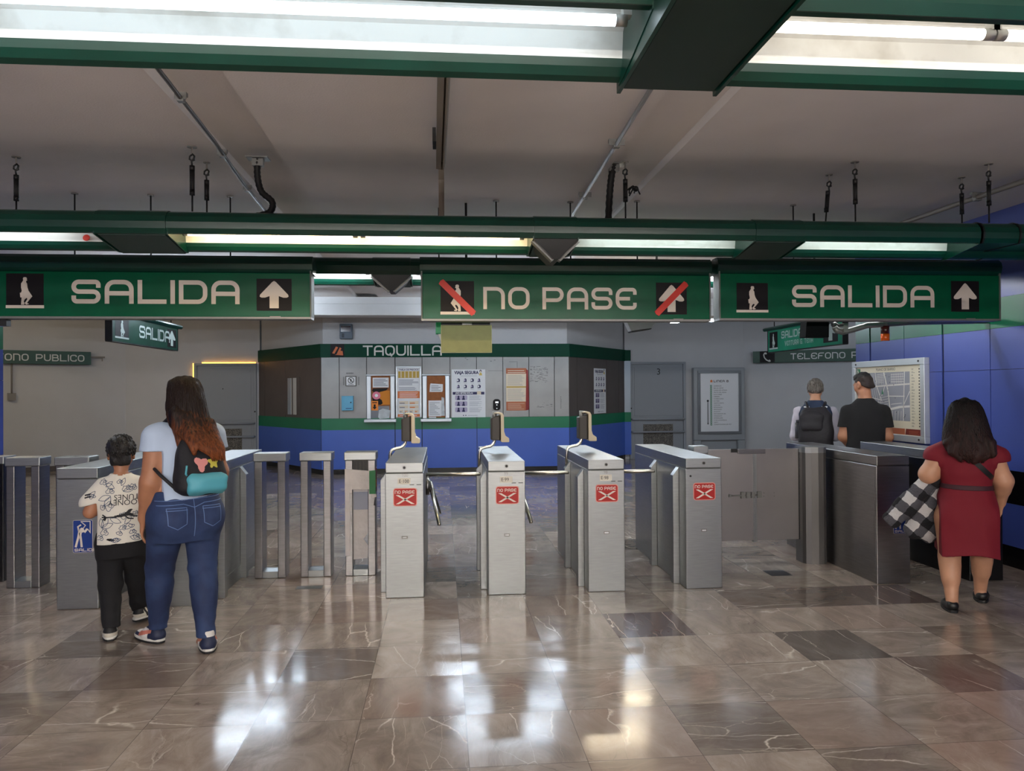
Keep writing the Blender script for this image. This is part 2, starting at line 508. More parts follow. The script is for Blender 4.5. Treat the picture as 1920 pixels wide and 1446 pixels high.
def wall_run(name, pts, z0=0, z1=3.1, th=0.15, m=None):
    mb = MB()
    for (xa, ya), (xb, yb) in zip(pts, pts[1:]):
        d = Vector((xb - xa, yb - ya)).normalized()
        nx, ny = -d.y * th, d.x * th
        v = [(xa, ya), (xb, yb), (xb + nx, yb + ny), (xa + nx, ya + ny)]
        mb.prism(v, lambda a, b, d: (a, b, d), z0, z1)
    return struct(mb.build(name, m or m_wall))
wall_run('wall_back_left', [(-10.3, 14.2), (-6.66, 16.65), (-3.9, 16.65)])
wall_run('wall_back_right', [(4.06, 16.65), (6.8, 16.65), (10.3, 14.3)])
wall_run('wall_far_left', [(-10.3, 9.3), (-10.3, 14.4)])
wall_run('wall_far_right', [(10.3, 14.5), (10.3, 8.4)])
wall_run('wall_side_left', [(-5.45, 9.44), (-10.4, 9.44)], th=-0.15)
wall_run('wall_side_right', [(5.15, 8.55), (10.4, 8.55)])
wall_run('wall_front', [(5.2, -9), (-5.5, -9)])
m_skirt = mat('brown_skirting', (74, 66, 60), 0.4)
wall_run('baseboard_left', [(-10.25, 14.21), (-6.66, 16.62), (-5.3, 16.62)], 0, 0.1, -0.02, m_skirt)
wall_run('baseboard_right', [(6.82, 16.62), (10.25, 14.31)], 0, 0.1, -0.02, m_skirt)

# ------------------------------------------------------------------ fluorescent light rows
SHELL = [(.03, .04), (.0, .04), (-.014, .07), (-.018, .11), (-.008, .145), (.018, .172), (.06, .188), (.34, .188), (.39, .17), (.415, .13), (.424, .06), (.420, .025), (.406, .002), (.382, -.008), (.356, .0), (.338, .022), (.33, .045),
         (.338, .045), (.348, .028), (.38, .012), (.402, .03), (.402, .12), (.38, .155), (.33, .172), (.07, .172), (.035, .16), (.012, .135), (.006, .10), (.01, .055), (.03, .05)]
REFL = [(.331, .045), (.318, .12), (.27, .155), (.10, .16), (.055, .14), (.03, .10), (.03, .048), (.002, .0395)]
OUT = SHELL[:17]
ZB = 2.505
def yz(a, b, d): return (d, a, b)
LIGHTS_G = 'fluorescent trough lights in rows under the ceiling'
def fluorescent(x0, x1, y, label, tube, hang=False, ends=(True, True), group=LIGHTS_G, tubes=None, z=ZB, tz=.070):
    t = thing('fluorescent_light', label, 'ceiling light', ((x0 + x1) / 2, y, z), 0, group)
    h = (x1 - x0) / 2
    mb = MB(); mb.prism(SHELL, yz, -h, h); o = mb.build('housing', m_green, t)
    for p in o.data.polygons: p.use_smooth = False
    mb = MB()
    for (a, b), (c, d) in zip(REFL, REFL[1:]):
        mb.face([(-h, a, b), (h, a, b), (h, c, d), (-h, c, d)])
    for s, e in ((-1, ends[0]), (1, ends[1])):
        if e: mb.face([(s * (h - .006), a, b) for a, b in REFL])
    mb.build('reflector', m_refl, t)
    for s, e in ((-1, ends[0]), (1, ends[1])):
        if e:
            pl = [(.0, .03), (-.015, .11), (-.002, .155), (.05, .185), (.35, .185), (.412, .15), (.42, .03), (.385, -.016), (.325, -.016)]
            mb = MB(); mb.prism(pl, yz, s * (h - .001) - .004 - s * .004, s * (h - .001) + .004 - s * .004); mb.build('end_plate', m_green, t)
    if hang:
        for s in (-1, 1):
            mb = MB(); mb.cyl((s * h * .7, .19, .18), (s * h * .7, .19, 3.1 - z), .008, 8); mb.build('hanger_rod', m_dark, t)
    if tube is not None:
        for a, b in ([(p - (x0 + x1) / 2, q - (x0 + x1) / 2) for p, q in tubes] if tubes else [(-h + .03, h - .03)]):
            mb = MB(); mb.tube([(a + .03, .15, tz), (b - .03, .15, tz)], .0155, 12); tb = mb.build('tube', tube, t)
            for q, s in ((a, 1), (b, -1)):
                mb = MB(); mb.tube([(q, .15, tz), (q + s * .032, .15, tz)], .0165, 12)
                mb.box(q - .012, q + .012, .135, .165, tz + .01, .158)
                mb.build('tube_cap', m_tubeend, tb)
    return t
def sleeve(x0, x1, y, label, vee=False, deep=0.0):
    t = thing('connector_sleeve', label, 'light connector', ((x0 + x1) / 2, y, ZB), 0, 'green connector sleeves between the light troughs')
    h = (x1 - x0) / 2
    c = (.2, .09)
    mb = MB()
    if deep:
        mb.prism([(-deep, .0), (.41, -.012), (.432, .02), (.432, .15), (.40, .19), (.0, .2), (-deep, .2)], yz, -h, h)
    else:
        mb.prism([(c[0] + (a - c[0]) * 1.035, c[1] + (b - c[1]) * 1.06 - .002) for a, b in OUT], yz, -h, h)
    mb.build('shell', m_green, t)
    mb = MB()
    if deep: mb.box(-h + .012, h - .012, -deep, .40, -.018, -.012)
    else: mb.prism([(.02, .030), (.39, -.020), (.39, -.014), (.02, .036)], yz, -h + .012, h - .012)
    mb.build('cover_plate', mat('dark_green_underside', (8, 40, 32), 0.5), t)
    if deep:
        for s in (-1, 1):
            mb = MB(); mb.box(s * h - .006, s * h + .006, -deep, .42, -.026, .05); mb.build('edge_flange', m_green, t)
    if vee:
        mb = MB()
        k = h * 1.02
        mb.prism([(-k, .045), (k, .045), (k, .03), (.02, -.095), (-.02, -.095), (-k, .03)], lambda a, b, d: (a, d, b), .01, .3)
        v = mb.build('speaker_horn', m_dark, t)
        mb = MB()
        for s in (-1, 1):
            mb.tube([(s * k, -.002, .024), (s * .022, -.002, -.1)], .004, 6)
            mb.prism([(s * k, .016), (s * (k + .014), .016), (s * .03, -.112), (s * .014, -.103)], lambda a, b, d: (a, d, b), .0, .06)
        mb.build('horn_rim', m_grey, v)
    return t
Y1, Y2, Y3 = 1.91, 4.895, 6.5
fluorescent(-1.95, .555, Y1, 'dark green light trough with a bright bluish tube, left of the wide dark connector', t_row1, tubes=[(-1.9, .515)])
fluorescent(.865, 2.95, Y1, 'green light trough with cream smudged reflector at the top right of the dark connector', t_row1w, tubes=[(.9, 1.6), (1.605, 2.9)])
sleeve(.555, .865, Y1, 'wide dark green flat-bottomed connector box between the two nearest light troughs', deep=.25)
fluorescent(-4.6, -2.14, Y2, 'green light trough with a round red mark on its white reflector', t_cool, tubes=[(-4.4, -2.4)], tz=.125)
sleeve(-2.14, -1.71, Y2, 'green connector sleeve between the trough with a red mark and the warm lit trough')
fluorescent(-1.71, .6, Y2, 'green light trough with a warm yellow glowing tube above the signs', t_warm, tubes=[(-1.66, -.55), (-.53, .55)])
sleeve(.6, .886, Y2, 'green connector sleeve with a black pointed speaker, right of the warm yellow trough', vee=True)
fluorescent(.886, 2.09, Y2, 'green light trough with a minty reflector, between pointed black speaker and plain sleeve', t_dim, tz=.13)
sleeve(2.09, 2.43, Y2, 'plain flat-bottomed green connector sleeve between two pale minty light troughs')
fluorescent(2.43, 3.69, Y2, 'green light trough with a pale minty reflector, the last before the blue wall', t_dim, tz=.13)
t = thing('pipe_end', 'dark green pipe end with ring joints running into the blue wall', 'pipe', (0, Y2, ZB))
mb = MB(); mb.prism(OUT, yz, 3.70, 4.86); mb.build('pipe_body', m_green, t)
big = [(.188 + (a - .188) * 1.05, .094 + (b - .094) * 1.08) for a, b in OUT]
for xx in (3.70, 3.97):
    mb = MB(); mb.prism(big, yz, xx, xx + .012); mb.build('ring_joint', m_dark, t)
mb = MB(); mb.cyl((0, 0, 0), (0, -.004, .001), .022, 16)
tag(mb.build('red_sticker', m_red), 'round red sticker on a white light reflector', 'sticker').location = (-2.33, 5.215, 2.572)
fluorescent(-4.4, -.59, Y3, 'green light trough mostly hidden behind the big left SALIDA sign, bright in the gap', t_row3, tubes=[(-4.3, -2.5), (-2.45, -.63)])
sleeve(-.59, -.27, Y3, 'green connector sleeve with a black pointed speaker in the gap between the two signs', vee=True)
fluorescent(-.27, 4.7, Y3, 'long green light trough behind the sign forbidding passage', t_row3, tubes=[(-.22, 1.8), (1.85, 3.0), (3.3, 4.6)])
def batten(x0, x1, y, label, tube, z=2.25, group='unseen tube lights added behind the viewpoint'):
    t = thing('added_batten_light', label, 'ceiling light', ((x0 + x1) / 2, y, z), 0, group)
    h = (x1 - x0) / 2
    mb = MB(); mb.box(-h, h, -.03, .03, .03, .08); mb.build('housing', m_green, t)
    mb = MB(); mb.cyl((-h * .7, 0, .08), (-h * .7, 0, 3.1 - z), .008, 8); mb.cyl((h * .7, 0, .08), (h * .7, 0, 3.1 - z), .008, 8); mb.build('hanger_rod', m_dark, t)
    mb = MB(); mb.tube([(-h + .03, 0, 0), (h - .03, 0, 0)], .0155, 10); mb.build('tube', tube, t)
    mb = MB()
    for s in (-1, 1): mb.box(s * (h - .012) - .012, s * (h - .012) + .012, -.016, .016, -.02, .035)
    mb.build('tube_holder', m_tubeend, t)
for yy in (-1.2, -4.2, -7.0):  # unseen tubes added behind the camera to brighten floor and ceiling
    for xa, xb in ((-3.7, -1.3), (-1.2, 1.2), (1.3, 3.7)):
        batten(xa, xb, yy, 'unseen tube light added behind the viewpoint to brighten the concourse', t_behind)
for xa, xb, yy, tb in ((-4.2, -2.0, 9.75, t_back), (-3.6, -2.1, 11.7, t_back), (.0, 1.2, 11.7, t_back), (1.5, 3.2, 11.7, t_back), (.1, 1.5, 9.75, t_back), (1.9, 2.75, 9.75, t_backw), (6.2, 8.4, 12.0, t_back), (-8.4, -6.2, 12.0, t_backw)):  # rear tubes added to light hall and ceiling; middle rows follow floor reflections
    batten(xa, xb, yy, 'added tube light far back in the hall, hidden behind the hanging signs', tb, 2.72 if yy < 10 else 2.84, 'tube lights added to brighten the rear hall')

# ------------------------------------------------------------------ hangers, conduits and cables under the ceiling
def turnbuckle(x, y, z, label, x1=None, s=1.0):
    t = thing('turnbuckle_hanger', label, 'hanger', (x, y, 3.1), 0, 'black turnbuckle hangers holding the light row')
    x1 = 0.0 if x1 is None else x1 - x
    L = 3.1 - z
    mb = MB(); mb.cyl((0, 0, 0), (0, 0, -.006), .028 * s, 14); mb.cyl((0, 0, 0), (0, 0, -.05), .006, 8); mb.build('ceiling_plate', m_galv, t)
    mb = MB()
    mb.tube([(.0, 0, -.05), (-.014, 0, -.062), (-.016, 0, -.08), (0, 0, -.09), (.016, 0, -.082)], .006, 7)
    mb.tube([(0, 0, -.045), (.014, 0, -.06), (.010, 0, -.078), (-.004, 0, -.09), (0, 0, -.12)], .006, 7)
    mb.build('hook', m_dark, t)
    a = -.12; b = -.12 - .17 * s
    mb = MB()
    f = lambda q: x1 * (q / -L)
    for dx in (-.011, .011):
        mb.tube([(f(a) + dx, 0, a), (f(b) + dx, 0, b)], .005, 6)
    mb.cyl((f(a), 0, a - .0), (f(a - .03), 0, a - .03), .016, 10)
    mb.cyl((f(b), 0, b + .03), (f(b), 0, b), .016, 10)
    mb.cyl((f(a), 0, a), (f(b), 0, b), .009, 8)
    mb.build('turnbuckle_body', m_dark, t)
    mb = MB(); mb.cyl((f(b), 0, b), (x1, 0, -L), .0055, 8); mb.build('rod', m_dark, t)
    return t
zt = ZB + .186
for x, y, lab, x1, s in ((-2.77, 5.22, 'black turnbuckle hanger over the trough with the red mark', None, 1),
                         (-1.565, 4.93, 'taller black turnbuckle hanger left of the sloping ceiling conduit', None, 1.1),
                         (-1.575, 5.26, 'shorter black turnbuckle hanger just right of the taller one, left of the thick black cable', None, .8),
                         (1.245, 5.05, 'black turnbuckle hanger beside the thick black cable, over the minty trough', None, .9),
                         (2.80, 5.25, 'slanting black turnbuckle hanger over the last minty trough', 2.765, .9),
                         (2.82, 4.94, 'upright black turnbuckle hanger beside the slanting one', None, 1),
                         (3.82, 5.25, 'black turnbuckle hanger near the dark ring joint by the blue wall', None, .9),
                         (3.78, 4.92, 'rightmost tall black turnbuckle hanger by the blue wall', None, 1.0)):
    turnbuckle(x, y, zt, lab, x1, s)
for x, y, lab in ((-2.83, 6.14, 'first thin threaded rod from the left edge'), (-2.27, 6.16, 'thin threaded rod over the letters of the big sign at left'), (-1.665, 6.16, 'thin threaded rod just left of the thick black bent cable'), (.443, 6.16, 'thin threaded rod over the sign forbidding passage'), (1.056, 6.16, 'thin threaded rod beside the right ceiling conduit'), (1.60, 6.1, 'thin threaded rod just right of the upright black cable'), (2.955, 6.14, 'thin threaded rod over the sign at the right')):
    t = thing('threaded_rod', lab, 'hanger rod', (x, y, 3.1), 0, 'thin rods holding the signs')
    mb = MB(); mb.cyl((0, 0, 0), (0, 0, -.008), .026, 12); mb.build('ceiling_plate', m_galv, t)
    mb = MB(); mb.cyl((0, 0, 0), (0, 0, -.5), .006, 8); mb.build('rod', m_dark, t)

def conduit(name, label, pts, r, m, clamps=(), cat='conduit'):
    t = thing(name, label, cat, pts[0])
    o = Vector(pts[0])
    mb = MB(); mb.tube([Vector(p) - o for p in pts], r, 10); mb.build('pipe', m, t)
    for c, ww in clamps:
        c = Vector(c) - o
        mb = MB()
        mb.box(c.x - ww, c.x + ww, c.y - .014, c.y + .014, c.z + r, c.z + r + .02)
        mb.box(c.x - ww, c.x + ww, c.y - .014, c.y - .008, c.z - .005, c.z + r)
        mb.box(c.x - r - .006, c.x + r + .006, c.y - .018, c.y + .018, c.z - r - .006, c.z + r)
        mb.build('clamp', m_grey if m is not m_dark else m_dark, t)
    return t
conduit('ceiling_conduit', 'dark grey conduit with clamps running along the left ceiling recess', [(-1.27, .5, 3.06), (-1.31, 3.6, 3.06), (-1.36, 4.7, 3.06), (-1.42, 5.6, 3.05), (-1.46, 6.6, 3.05)], .011, mat('dark_conduit', (64, 60, 58), 0.5), [((-1.33, 4.02, 3.06), .03), ((-1.385, 4.95, 3.06), .03), ((-1.43, 5.75, 3.05), .03)])
conduit('ceiling_conduit', 'pale grey conduit with clamps running along the ceiling at right', [(1.02, .5, 3.065), (1.05, 3.6, 3.065), (1.13, 6.6, 3.065)], .013, m_galv, [((1.08, 4.6, 3.065), .05), ((1.12, 5.85, 3.065), .05)])
t = thing('hanging_channel', 'long narrow grey metal channel hanging from the middle of the ceiling', 'metal channel', (0, 0, 3.0))
mb = MB()
mb.prism([(.005, .02), (.066, .02), (.066, -.01), (.056, -.055), (.046, -.055), (.048, -.006), (.038, -.006), (.036, -.055), (.005, -.05)], lambda a, b, d: (a - .02 - .013 * (d - 3.4), d, b + .02), .6, 4.86)
mb.build('channel', mat('channel_paint', (124, 116, 104), 0.6), t)
mb = MB(); mb.prism([(4.86, .04), (4.86, -.035), (4.93, -.09), (4.955, -.33), (4.945, -.33), (4.915, -.03)], lambda a, b, d: (d - .013 * 1.46, a, b), .0, .036); mb.build('bent_end', mat('channel_paint', (124, 116, 104), 0.6), t)
mb = MB(); mb.box(-.05, -.03, 4.35, 4.5, -.02, .06); mb.build('side_clip', m_dark, t)
mb = MB(); mb.cyl((0, .8, .04), (0, .8, .1), .01, 8); mb.cyl((-.02, 3.2, .04), (-.02, 3.2, .1), .01, 8); mb.build('hanger_stud', m_galv, t)
def cable(name, label, pts, r):
    t = thing(name, label, 'cable', pts[0])
    o = Vector(pts[0])
    P = [Vector(p) - o for p in pts]
    fine = []
    for i in range(len(P) - 1):
        p0, p1, p2, p3 = P[max(i - 1, 0)], P[i], P[i + 1], P[min(i + 2, len(P) - 1)]
        for k in range(8):
            u = k / 8
            fine.append(.5 * ((2 * p1) + (p2 - p0) * u + (2 * p0 - 5 * p1 + 4 * p2 - p3) * u * u + (3 * p1 - p0 - 3 * p2 + p3) * u ** 3))
    fine.append(P[-1])
    mb = MB(); mb.tube(fine, [r * (1.08 if k % 2 else .94) for k in range(len(fine))], 10); mb.build('sheath', m_rubber, t)
    mb = MB(); mb.box(-.07, .07, -.05, .05, -.004, .004); mb.box(-.035, .035, -.02, .02, -.05, -.004); mb.build('ceiling_plate', m_grey, t)
    return t
cable('black_cable', 'thick black corrugated cable bending down from the ceiling left of the hanging channel', [(-1.2, 5.1, 3.085), (-1.205, 5.1, 2.98), (-1.18, 5.1, 2.87), (-1.11, 5.1, 2.8), (-1.13, 5.1, 2.73), (-1.24, 5.1, 2.70)], .021)
cable('black_cable', 'thick upright black cable dropping beside a turnbuckle right of the hanging channel', [(1.22, 5.28, 3.15), (1.2, 5.28, 3.05), (1.185, 5.28, 2.9), (1.175, 5.28, 2.7)], .024)
mb = MB()
for k in range(9):
    a = k * .7
    mb.tube([(0, 0, .02), (.03 * math.cos(a), .03 * math.sin(a), 0), (.05 * math.cos(a + .5), .04 * math.sin(a + .5), -.02 * (k % 3))], .005, 6)
mb.ball((.02, 0, 0), .02)
tag(mb.build('wire_bundle', m_rubber), 'small tangle of black wires beside the upright black cable', 'wires').location = (1.31, 5.1, 2.93)
conduit('wall_conduit', 'pale conduit along the top of the blue wall at right', [(4.1, 3.2, 3.02), (4.14, 5.04, 3.02), (4.1, 6.3, 3.02), (4.1, 9, 3.02)], .02, m_galv, [((4.13, 5.5, 3.02), .05)])
conduit('ceiling_cables', 'dark cables sagging under the ceiling above the last signs', [(-4.8, 6.35, 2.78), (-2, 6.36, 2.75), (1, 6.36, 2.76), (4.8, 6.35, 2.78)], .014, m_dark, [((-.0, 6.36, 2.757), .02), ((2.4, 6.36, 2.767), .02)], 'cable')

# ------------------------------------------------------------------ signs
MAN = [(.47, .99), (.53, .99), (.56, .95), (.55, .91), (.57, .88), (.545, .865), (.53, .82), (.56, .76), (.57, .62), (.60, .50), (.70, .30), (.66, .24), (.60, .14), (.55, .06), (.60, .045), (.60, .02), (.53, .0), (.50, .06), (.57, .20), (.55, .25), (.50, .20), (.47, .12), (.49, .05), (.48, .0), (.40, .0), (.405, .10), (.415, .26), (.38, .26), (.37, .43), (.40, .43), (.42, .50), (.40, .62), (.40, .76), (.44, .84), (.46, .88), (.45, .94)]
def pict_man(mb, x0, x1, z0, z1, mk, mw, flip=False):
    w_, h_ = x1 - x0, z1 - z0
    mb.rect(x0, x1, z0 + .085 * h_, z1, 0, .001, mk)
    mb.rect(x0 - .01 * w_, x1 + .01 * w_, z0, z0 + .085 * h_, 0, .002, mw)
    pts = [(x0 + w_ * (1 - a if flip else a), z0 + h_ * (.10 + .80 * b)) for a, b in MAN]
    mb.plate(pts, 0, .003, mw)
def pict_arrow(mb, x0, x1, z0, z1, mk, mw):
    w_, h_ = x1 - x0, z1 - z0
    mb.rect(x0, x1, z0, z1, 0, .001, mk)
    A = [(.5, .93), (.55, .90), (.90, .50), (.91, .44), (.86, .41), (.76, .41), (.63, .46), (.63, .08), (.37, .08), (.37, .46), (.24, .41), (.14, .41), (.09, .44), (.10, .50), (.45, .90)]
    mb.plate([(x0 + w_ * a, z0 + h_ * b) for a, b in A], 0, .003, mw)
def slash(mb, xa, za, xb, zb, wid, m):
    d = Vector((xb - xa, zb - za)).normalized(); n = Vector((-d.y, d.x)) * wid / 2
    p, q = Vector((xa, za)), Vector((xb, zb))
    pts = [p + n, p - d * wid * .15 , p - n, q - n, q + d * wid * .15, q + n]
    mb.plate([(v.x, v.y) for v in pts], 0, .005, m)
HEAD = [(.02, .0), (.0, .03), (-.012, .07), (.0, .11), (.03, .135), (.12, .135), (.17, .12), (.19, .07), (.18, .0)]
def big_sign(x0, x1, z0, z1, label, draw):
    t = thing('direction_sign', label, 'sign', (x0, 5.95, 0), 0, 'big green signs over the turnstiles')
    W = x1 - x0
    mb = MB(); mb.box(0, W, 0, .12, z0, z1); mb.build('panel', m_sign, t, .004)
    mb = MB(); mb.prism([(a - .005, b + z1 - .001) for a, b in HEAD], yz, -.02, W + .02); mb.build('header_pipe', m_green, t)
    mb = MB(); mb.box(-.01, W + .01, -.006, .126, z0 - .016, z0); mb.box(W - .3, W - .22, -.01, -.004, z0 - .012, z0 + .004); mb.build('bottom_rail', m_grey, t)
    for xx in (-.012, W):
        mb = MB(); mb.box(xx, xx + .012, -.004, .124, z0, z1 + .02); mb.build('end_bracket', mat('painted_grey_bracket', (96, 104, 100), .6), t)
    draw(t, -x0)
    return t
SM = [m_letter, m_pict, m_red]
def art(t, name, fn, mats, *a):
    mb = MB(); fn(mb, *a); return mb.build(name, mats, t)
def d1(t, o):
    art(t, 'pictogram', pict_man, SM, -3.23 + o, -2.965 + o, 2.186, 2.445, 1, 0)
    art(t, 'lettering', letters, SM, 'SALIDA', -2.767 + o, 2.222, .180, 1.165, .185, .16, 0, 0)
    art(t, 'arrow', pict_arrow, SM, -1.415 + o, -1.152 + o, 2.172, 2.418, 1, 0)
def d2(t, o):
    p = art(t, 'pictogram', pict_man, SM, -.012 + o, .25 + o, 2.147, 2.41, 1, 0, True)
    art(p, 'slash', slash, SM, -.008 + o, 2.405, .246 + o, 2.155, .05, 2)
    art(t, 'lettering', letters, SM, 'NO', .322 + o, 2.19, .175, .975, .165, .15, 0, 0)
    art(t, 'lettering', letters, SM, 'PASE', .791 + o, 2.19, .175, .975, .165, .15, 0, 0)
    p = art(t, 'arrow', pict_arrow, SM, 1.712 + o, 1.965 + o, 2.152, 2.408, 1, 0)
    art(p, 'slash', slash, SM, 1.716 + o, 2.158, 1.96 + o, 2.402, .05, 2)
def d3(t, o):
    art(t, 'pictogram', pict_man, SM, 2.38 + o, 2.643 + o, 2.171, 2.41, 1, 0)
    art(t, 'lettering', letters, SM, 'SALIDA', 2.847 + o, 2.216, .180, 1.165, .185, .165, 0, 0)
    art(t, 'arrow', pict_arrow, SM, 4.226 + o, 4.474 + o, 2.181, 2.438, 1, 0)
big_sign(-3.36, -1.015, 2.125, 2.462, 'big green sign reading SALIDA, hanging over the woman with the backpack', d1)
big_sign(-.153, 2.152, 2.113, 2.467, 'big green sign reading NO PASE with red slashes, in the middle', d2)
big_sign(2.243, 4.654, 2.122, 2.485, 'big green sign reading SALIDA, hanging over the men by the map', d3)

m_old = mat('faded_cream_vinyl', (172, 186, 182), 0.5)
m_tel = mat('silver_vinyl', (206, 208, 204), 0.5)
def side_sign(x, y, rz, L, z0, z1, label, draw, col):
    t = thing('hanging_sign', label, 'sign', (x, y, 0), rz, 'smaller green signs hanging crosswise')
    mb = MB(); mb.box(0, L, 0, .07, z0, z1); mb.build('panel', col, t, .004)
    mb = MB(); mb.prism([(a * .7 - .03, b * .45 + z1) for a, b in HEAD], yz, -.12, L + .12); mb.build('header_pipe', m_green, t)
    mb = MB(); mb.box(-.008, L + .008, -.004, .074, z0 - .01, z0); mb.box(-.01, 0, -.006, .076, z0, z1); mb.box(L, L + .01, -.006, .076, z0, z1); mb.build('frame', m_dark, t)
    draw(t, L, z0, z1)
    for xx in (.2, L - .2):
        mb = MB(); mb.cyl((xx, .02, z1), (xx, .02, 3.1), .008, 8); mb.build('hanger_rod', m_dark, t)
    return t
SO = [m_old, m_pict]
def ds1(t, L, z0, z1):
    h = z1 - z0
    art(t, 'pictogram', pict_man, SO, .08, .46, z0 + .04, z1 - .03, 1, 0)
    art(t, 'lettering', letters, SO, 'SALIDA', .78, z0 + .09, h * .5, 1.17, .17, .16, 0, 0)
    art(t, 'arrow', pict_arrow, SO, L - .4, L - .06, z0 + .03, z1 - .03, 1, 0)
side_sign(-3.77, 9.06, PI / 2, 2.15, 2.15, 2.46, 'small green hanging sign reading SALIDA, below the big left sign', ds1, mat('faded_sign_green', (26, 66, 54), 0.3, spec=.2, var=0.15, scale=4))
def ds2(t, L, z0, z1):
    h = z1 - z0
    art(t, 'pictogram', pict_man, SO, .06, .36, z0 + .04, z1 - .03, 1, 0)
    art(t, 'lettering', letters, SO, 'SALIDA', .50, z0 + h * .55, h * .33, 1.0, .17, .16, 0, 0)
    art(t, 'street_name', letters, SO, 'VENTURA G. TENA', .62, z0 + h * .2, h * .22, .72, .16, .17, 0, 0)
    art(t, 'arrow', pict_arrow, SO, L - .52, L - .12, z0 + .04, z1 - .03, 1, 0)
side_sign(5.37, 12.1, -PI / 2, 2.35, 2.15, 2.5, 'green hanging sign reading SALIDA VENTURA G. TENA, before the grey wall', ds2, mat('pale_sign_green', (34, 128, 100), 0.3, spec=.25, var=0.15, scale=4))
def tel_sign(x, y, rz, label, L, txtx, lw):
    t = thing('telephone_sign', label, 'sign', (x, y, 0), rz, 'green public telephone signs on the rear walls')
    mb = MB(); mb.box(0, L, -.08, 0, 2.125, 2.385); mb.build('panel', mat('shop_sign_green', (4, 62, 42), 0.4), t, .004)
    mb = MB(); mb.rect(.15, .47, 2.13, 2.38, -.08, .002, 1)
    pts = [(.26, 2.35), (.235, 2.30), (.25, 2.24), (.29, 2.19), (.35, 2.155)]
    mb.ribbon(pts, .024, -.083, 0)
    mb.ribbon([(.27, 2.352), (.29, 2.315)], .035, -.083, 0); mb.ribbon([(.345, 2.185), (.375, 2.15)], .035, -.083, 0)
    mb.build('pictogram', [m_tel, m_pict], t)
    mb = MB(); letters(mb, 'TELEFONO PUBLICO', txtx, 2.185, .135, lw, .15, .14, -.08, 0, space=.10); mb.build('lettering', [m_tel, m_pict], t)
    mb = MB(); mb.box(L, L + .26, -.05, -.03, 2.27, 2.3); mb.box(L + .2, L + .22, -.045, -.035, 2.2, 2.27); mb.build('bracket', m_galv, t)
    mb = MB(); mb.cyl((L * .62, -.02, 2.125), (L * .62, -.02, 1.55), .016, 8); mb.box(L * .62 - .07, L * .62 + .07, -.03, 0, 1.42, 1.56); mb.build('wiring_pipe', m_galv, t)
    return t
da = math.atan2(2.45, 3.64)
e = Vector((-7.22, 16.27)); dv = Vector((math.cos(da), math.sin(da))); q = e - dv * 3.55 + Vector((dv.y, -dv.x)) * .1
tel_sign(q.x, q.y, da, 'dark green sign ending in ONO PUBLICO on the left rear wall', 3.55, 1.40, .87)
db = math.atan2(-2.35, 3.5)
q = Vector((7.0, 16.515)) + Vector((math.sin(db), -math.cos(db))) * .05
tel_sign(q.x, q.y, db, 'dark green sign reading TELEFONO with a white handset, on the right rear wall', 3.55, .80, .90)

# small devices hung below the signs
t = thing('hanging_board', 'plain olive green square panel hanging below the NO PASE sign', 'panel', (0, 6.2, 0))
mb = MB(); mb.box(-.006, .398, 0, .03, 1.866, 2.085); mb.build('board', mat('olive_panel', (142, 146, 92), 0.55, var=0.08, scale=12), t, .003)
mb = MB(); mb.box(-.006, .398, -.003, .033, 1.860, 1.866); mb.box(-.012, -.006, -.003, .033, 1.86, 2.09); mb.box(.398, .404, -.003, .033, 1.86, 2.09); mb.build('edge_trim', mat('pale_olive', (170, 170, 120), 0.5), t)
mb = MB(); mb.box(-.01, .39, -.01, .12, 2.085, 2.115); mb.build('mount_box', m_dark, t)
mb = MB(); mb.cyl((.2, .06, 2.11), (.2, .06, 3.1), .01, 8); mb.build('hanger_rod', m_dark, t)
mb = MB(); mb.box(.16, .24, -.03, .0, 2.085, 2.11); mb.build('latch', m_grey, t)
t = thing('emergency_lamp', 'small bright green plastic lamp box beside the olive panel', 'lamp box', (-.03, 6.42, 0))
mb = MB(); mb.box(-.026, .04, 0, .08, 2.03, 2.2); mb.build('case', mat('bright_green_plastic', (0, 160, 104), 0.4), t, .006)
mb = MB(); mb.prism([(-.005, 2.03), (.045, 2.03), (.045, 1.965), (.02, 1.965)], lambda a, b, d: (a, d, b), .01, .07); mb.build('lamp_lens', mat('white_lens', (220, 224, 226), 0.4), t)
mb = MB(); mb.cyl((0.005, .01, 2.19), (0.005, .01, 3.1), .006, 8); mb.build('rod', m_dark, t)
t = thing('camera_housing', 'white box camera hanging under the right end of the NO PASE sign', 'camera', (1.976, 8.0, 0))
mb = MB(); mb.prism([(0, 2.285), (.05, 2.18), (.27, 2.21), (.35, 2.30), (.3, 2.32)], lambda a, b, d: (a, d, b), 0, .14); mb.build('case', mat('white_plastic', (196, 198, 200), 0.45), t, .005)
mb = MB(); mb.prism([(.045, 2.178), (.27, 2.208), (.27, 2.2), (.06, 2.168)], lambda a, b, d: (a, d, b), -.01, .15); mb.build('hood_rim', m_dark, t)
mb = MB(); mb.cyl((.33, .07, 2.29), (.36, .07, 3.1), .012, 8); mb.build('bracket_rod', m_grey, t)
t = thing('warning_beacon', 'small amber and dark red beacon hanging before the blue wall', 'beacon', (3.92, 6.4, 0))
mb = MB(); mb.cyl((0, 0, 1.968), (0, 0, 2.03), .036, 18); mb.build('amber_lens', mat('amber_lens', (206, 84, 20), 0.25, spec=.6), t)
mb = MB(); mb.cyl((0, 0, 2.03), (0, 0, 2.10), .036, 18); mb.build('red_lens', mat('dark_red_lens', (58, 14, 14), 0.25), t)
mb = MB(); mb.cyl((0, 0, 2.10), (0, 0, 2.145), .034, 18); mb.cyl((0, 0, 2.145), (0, 0, 2.16), .012, 10); mb.build('mount', m_grey, t)
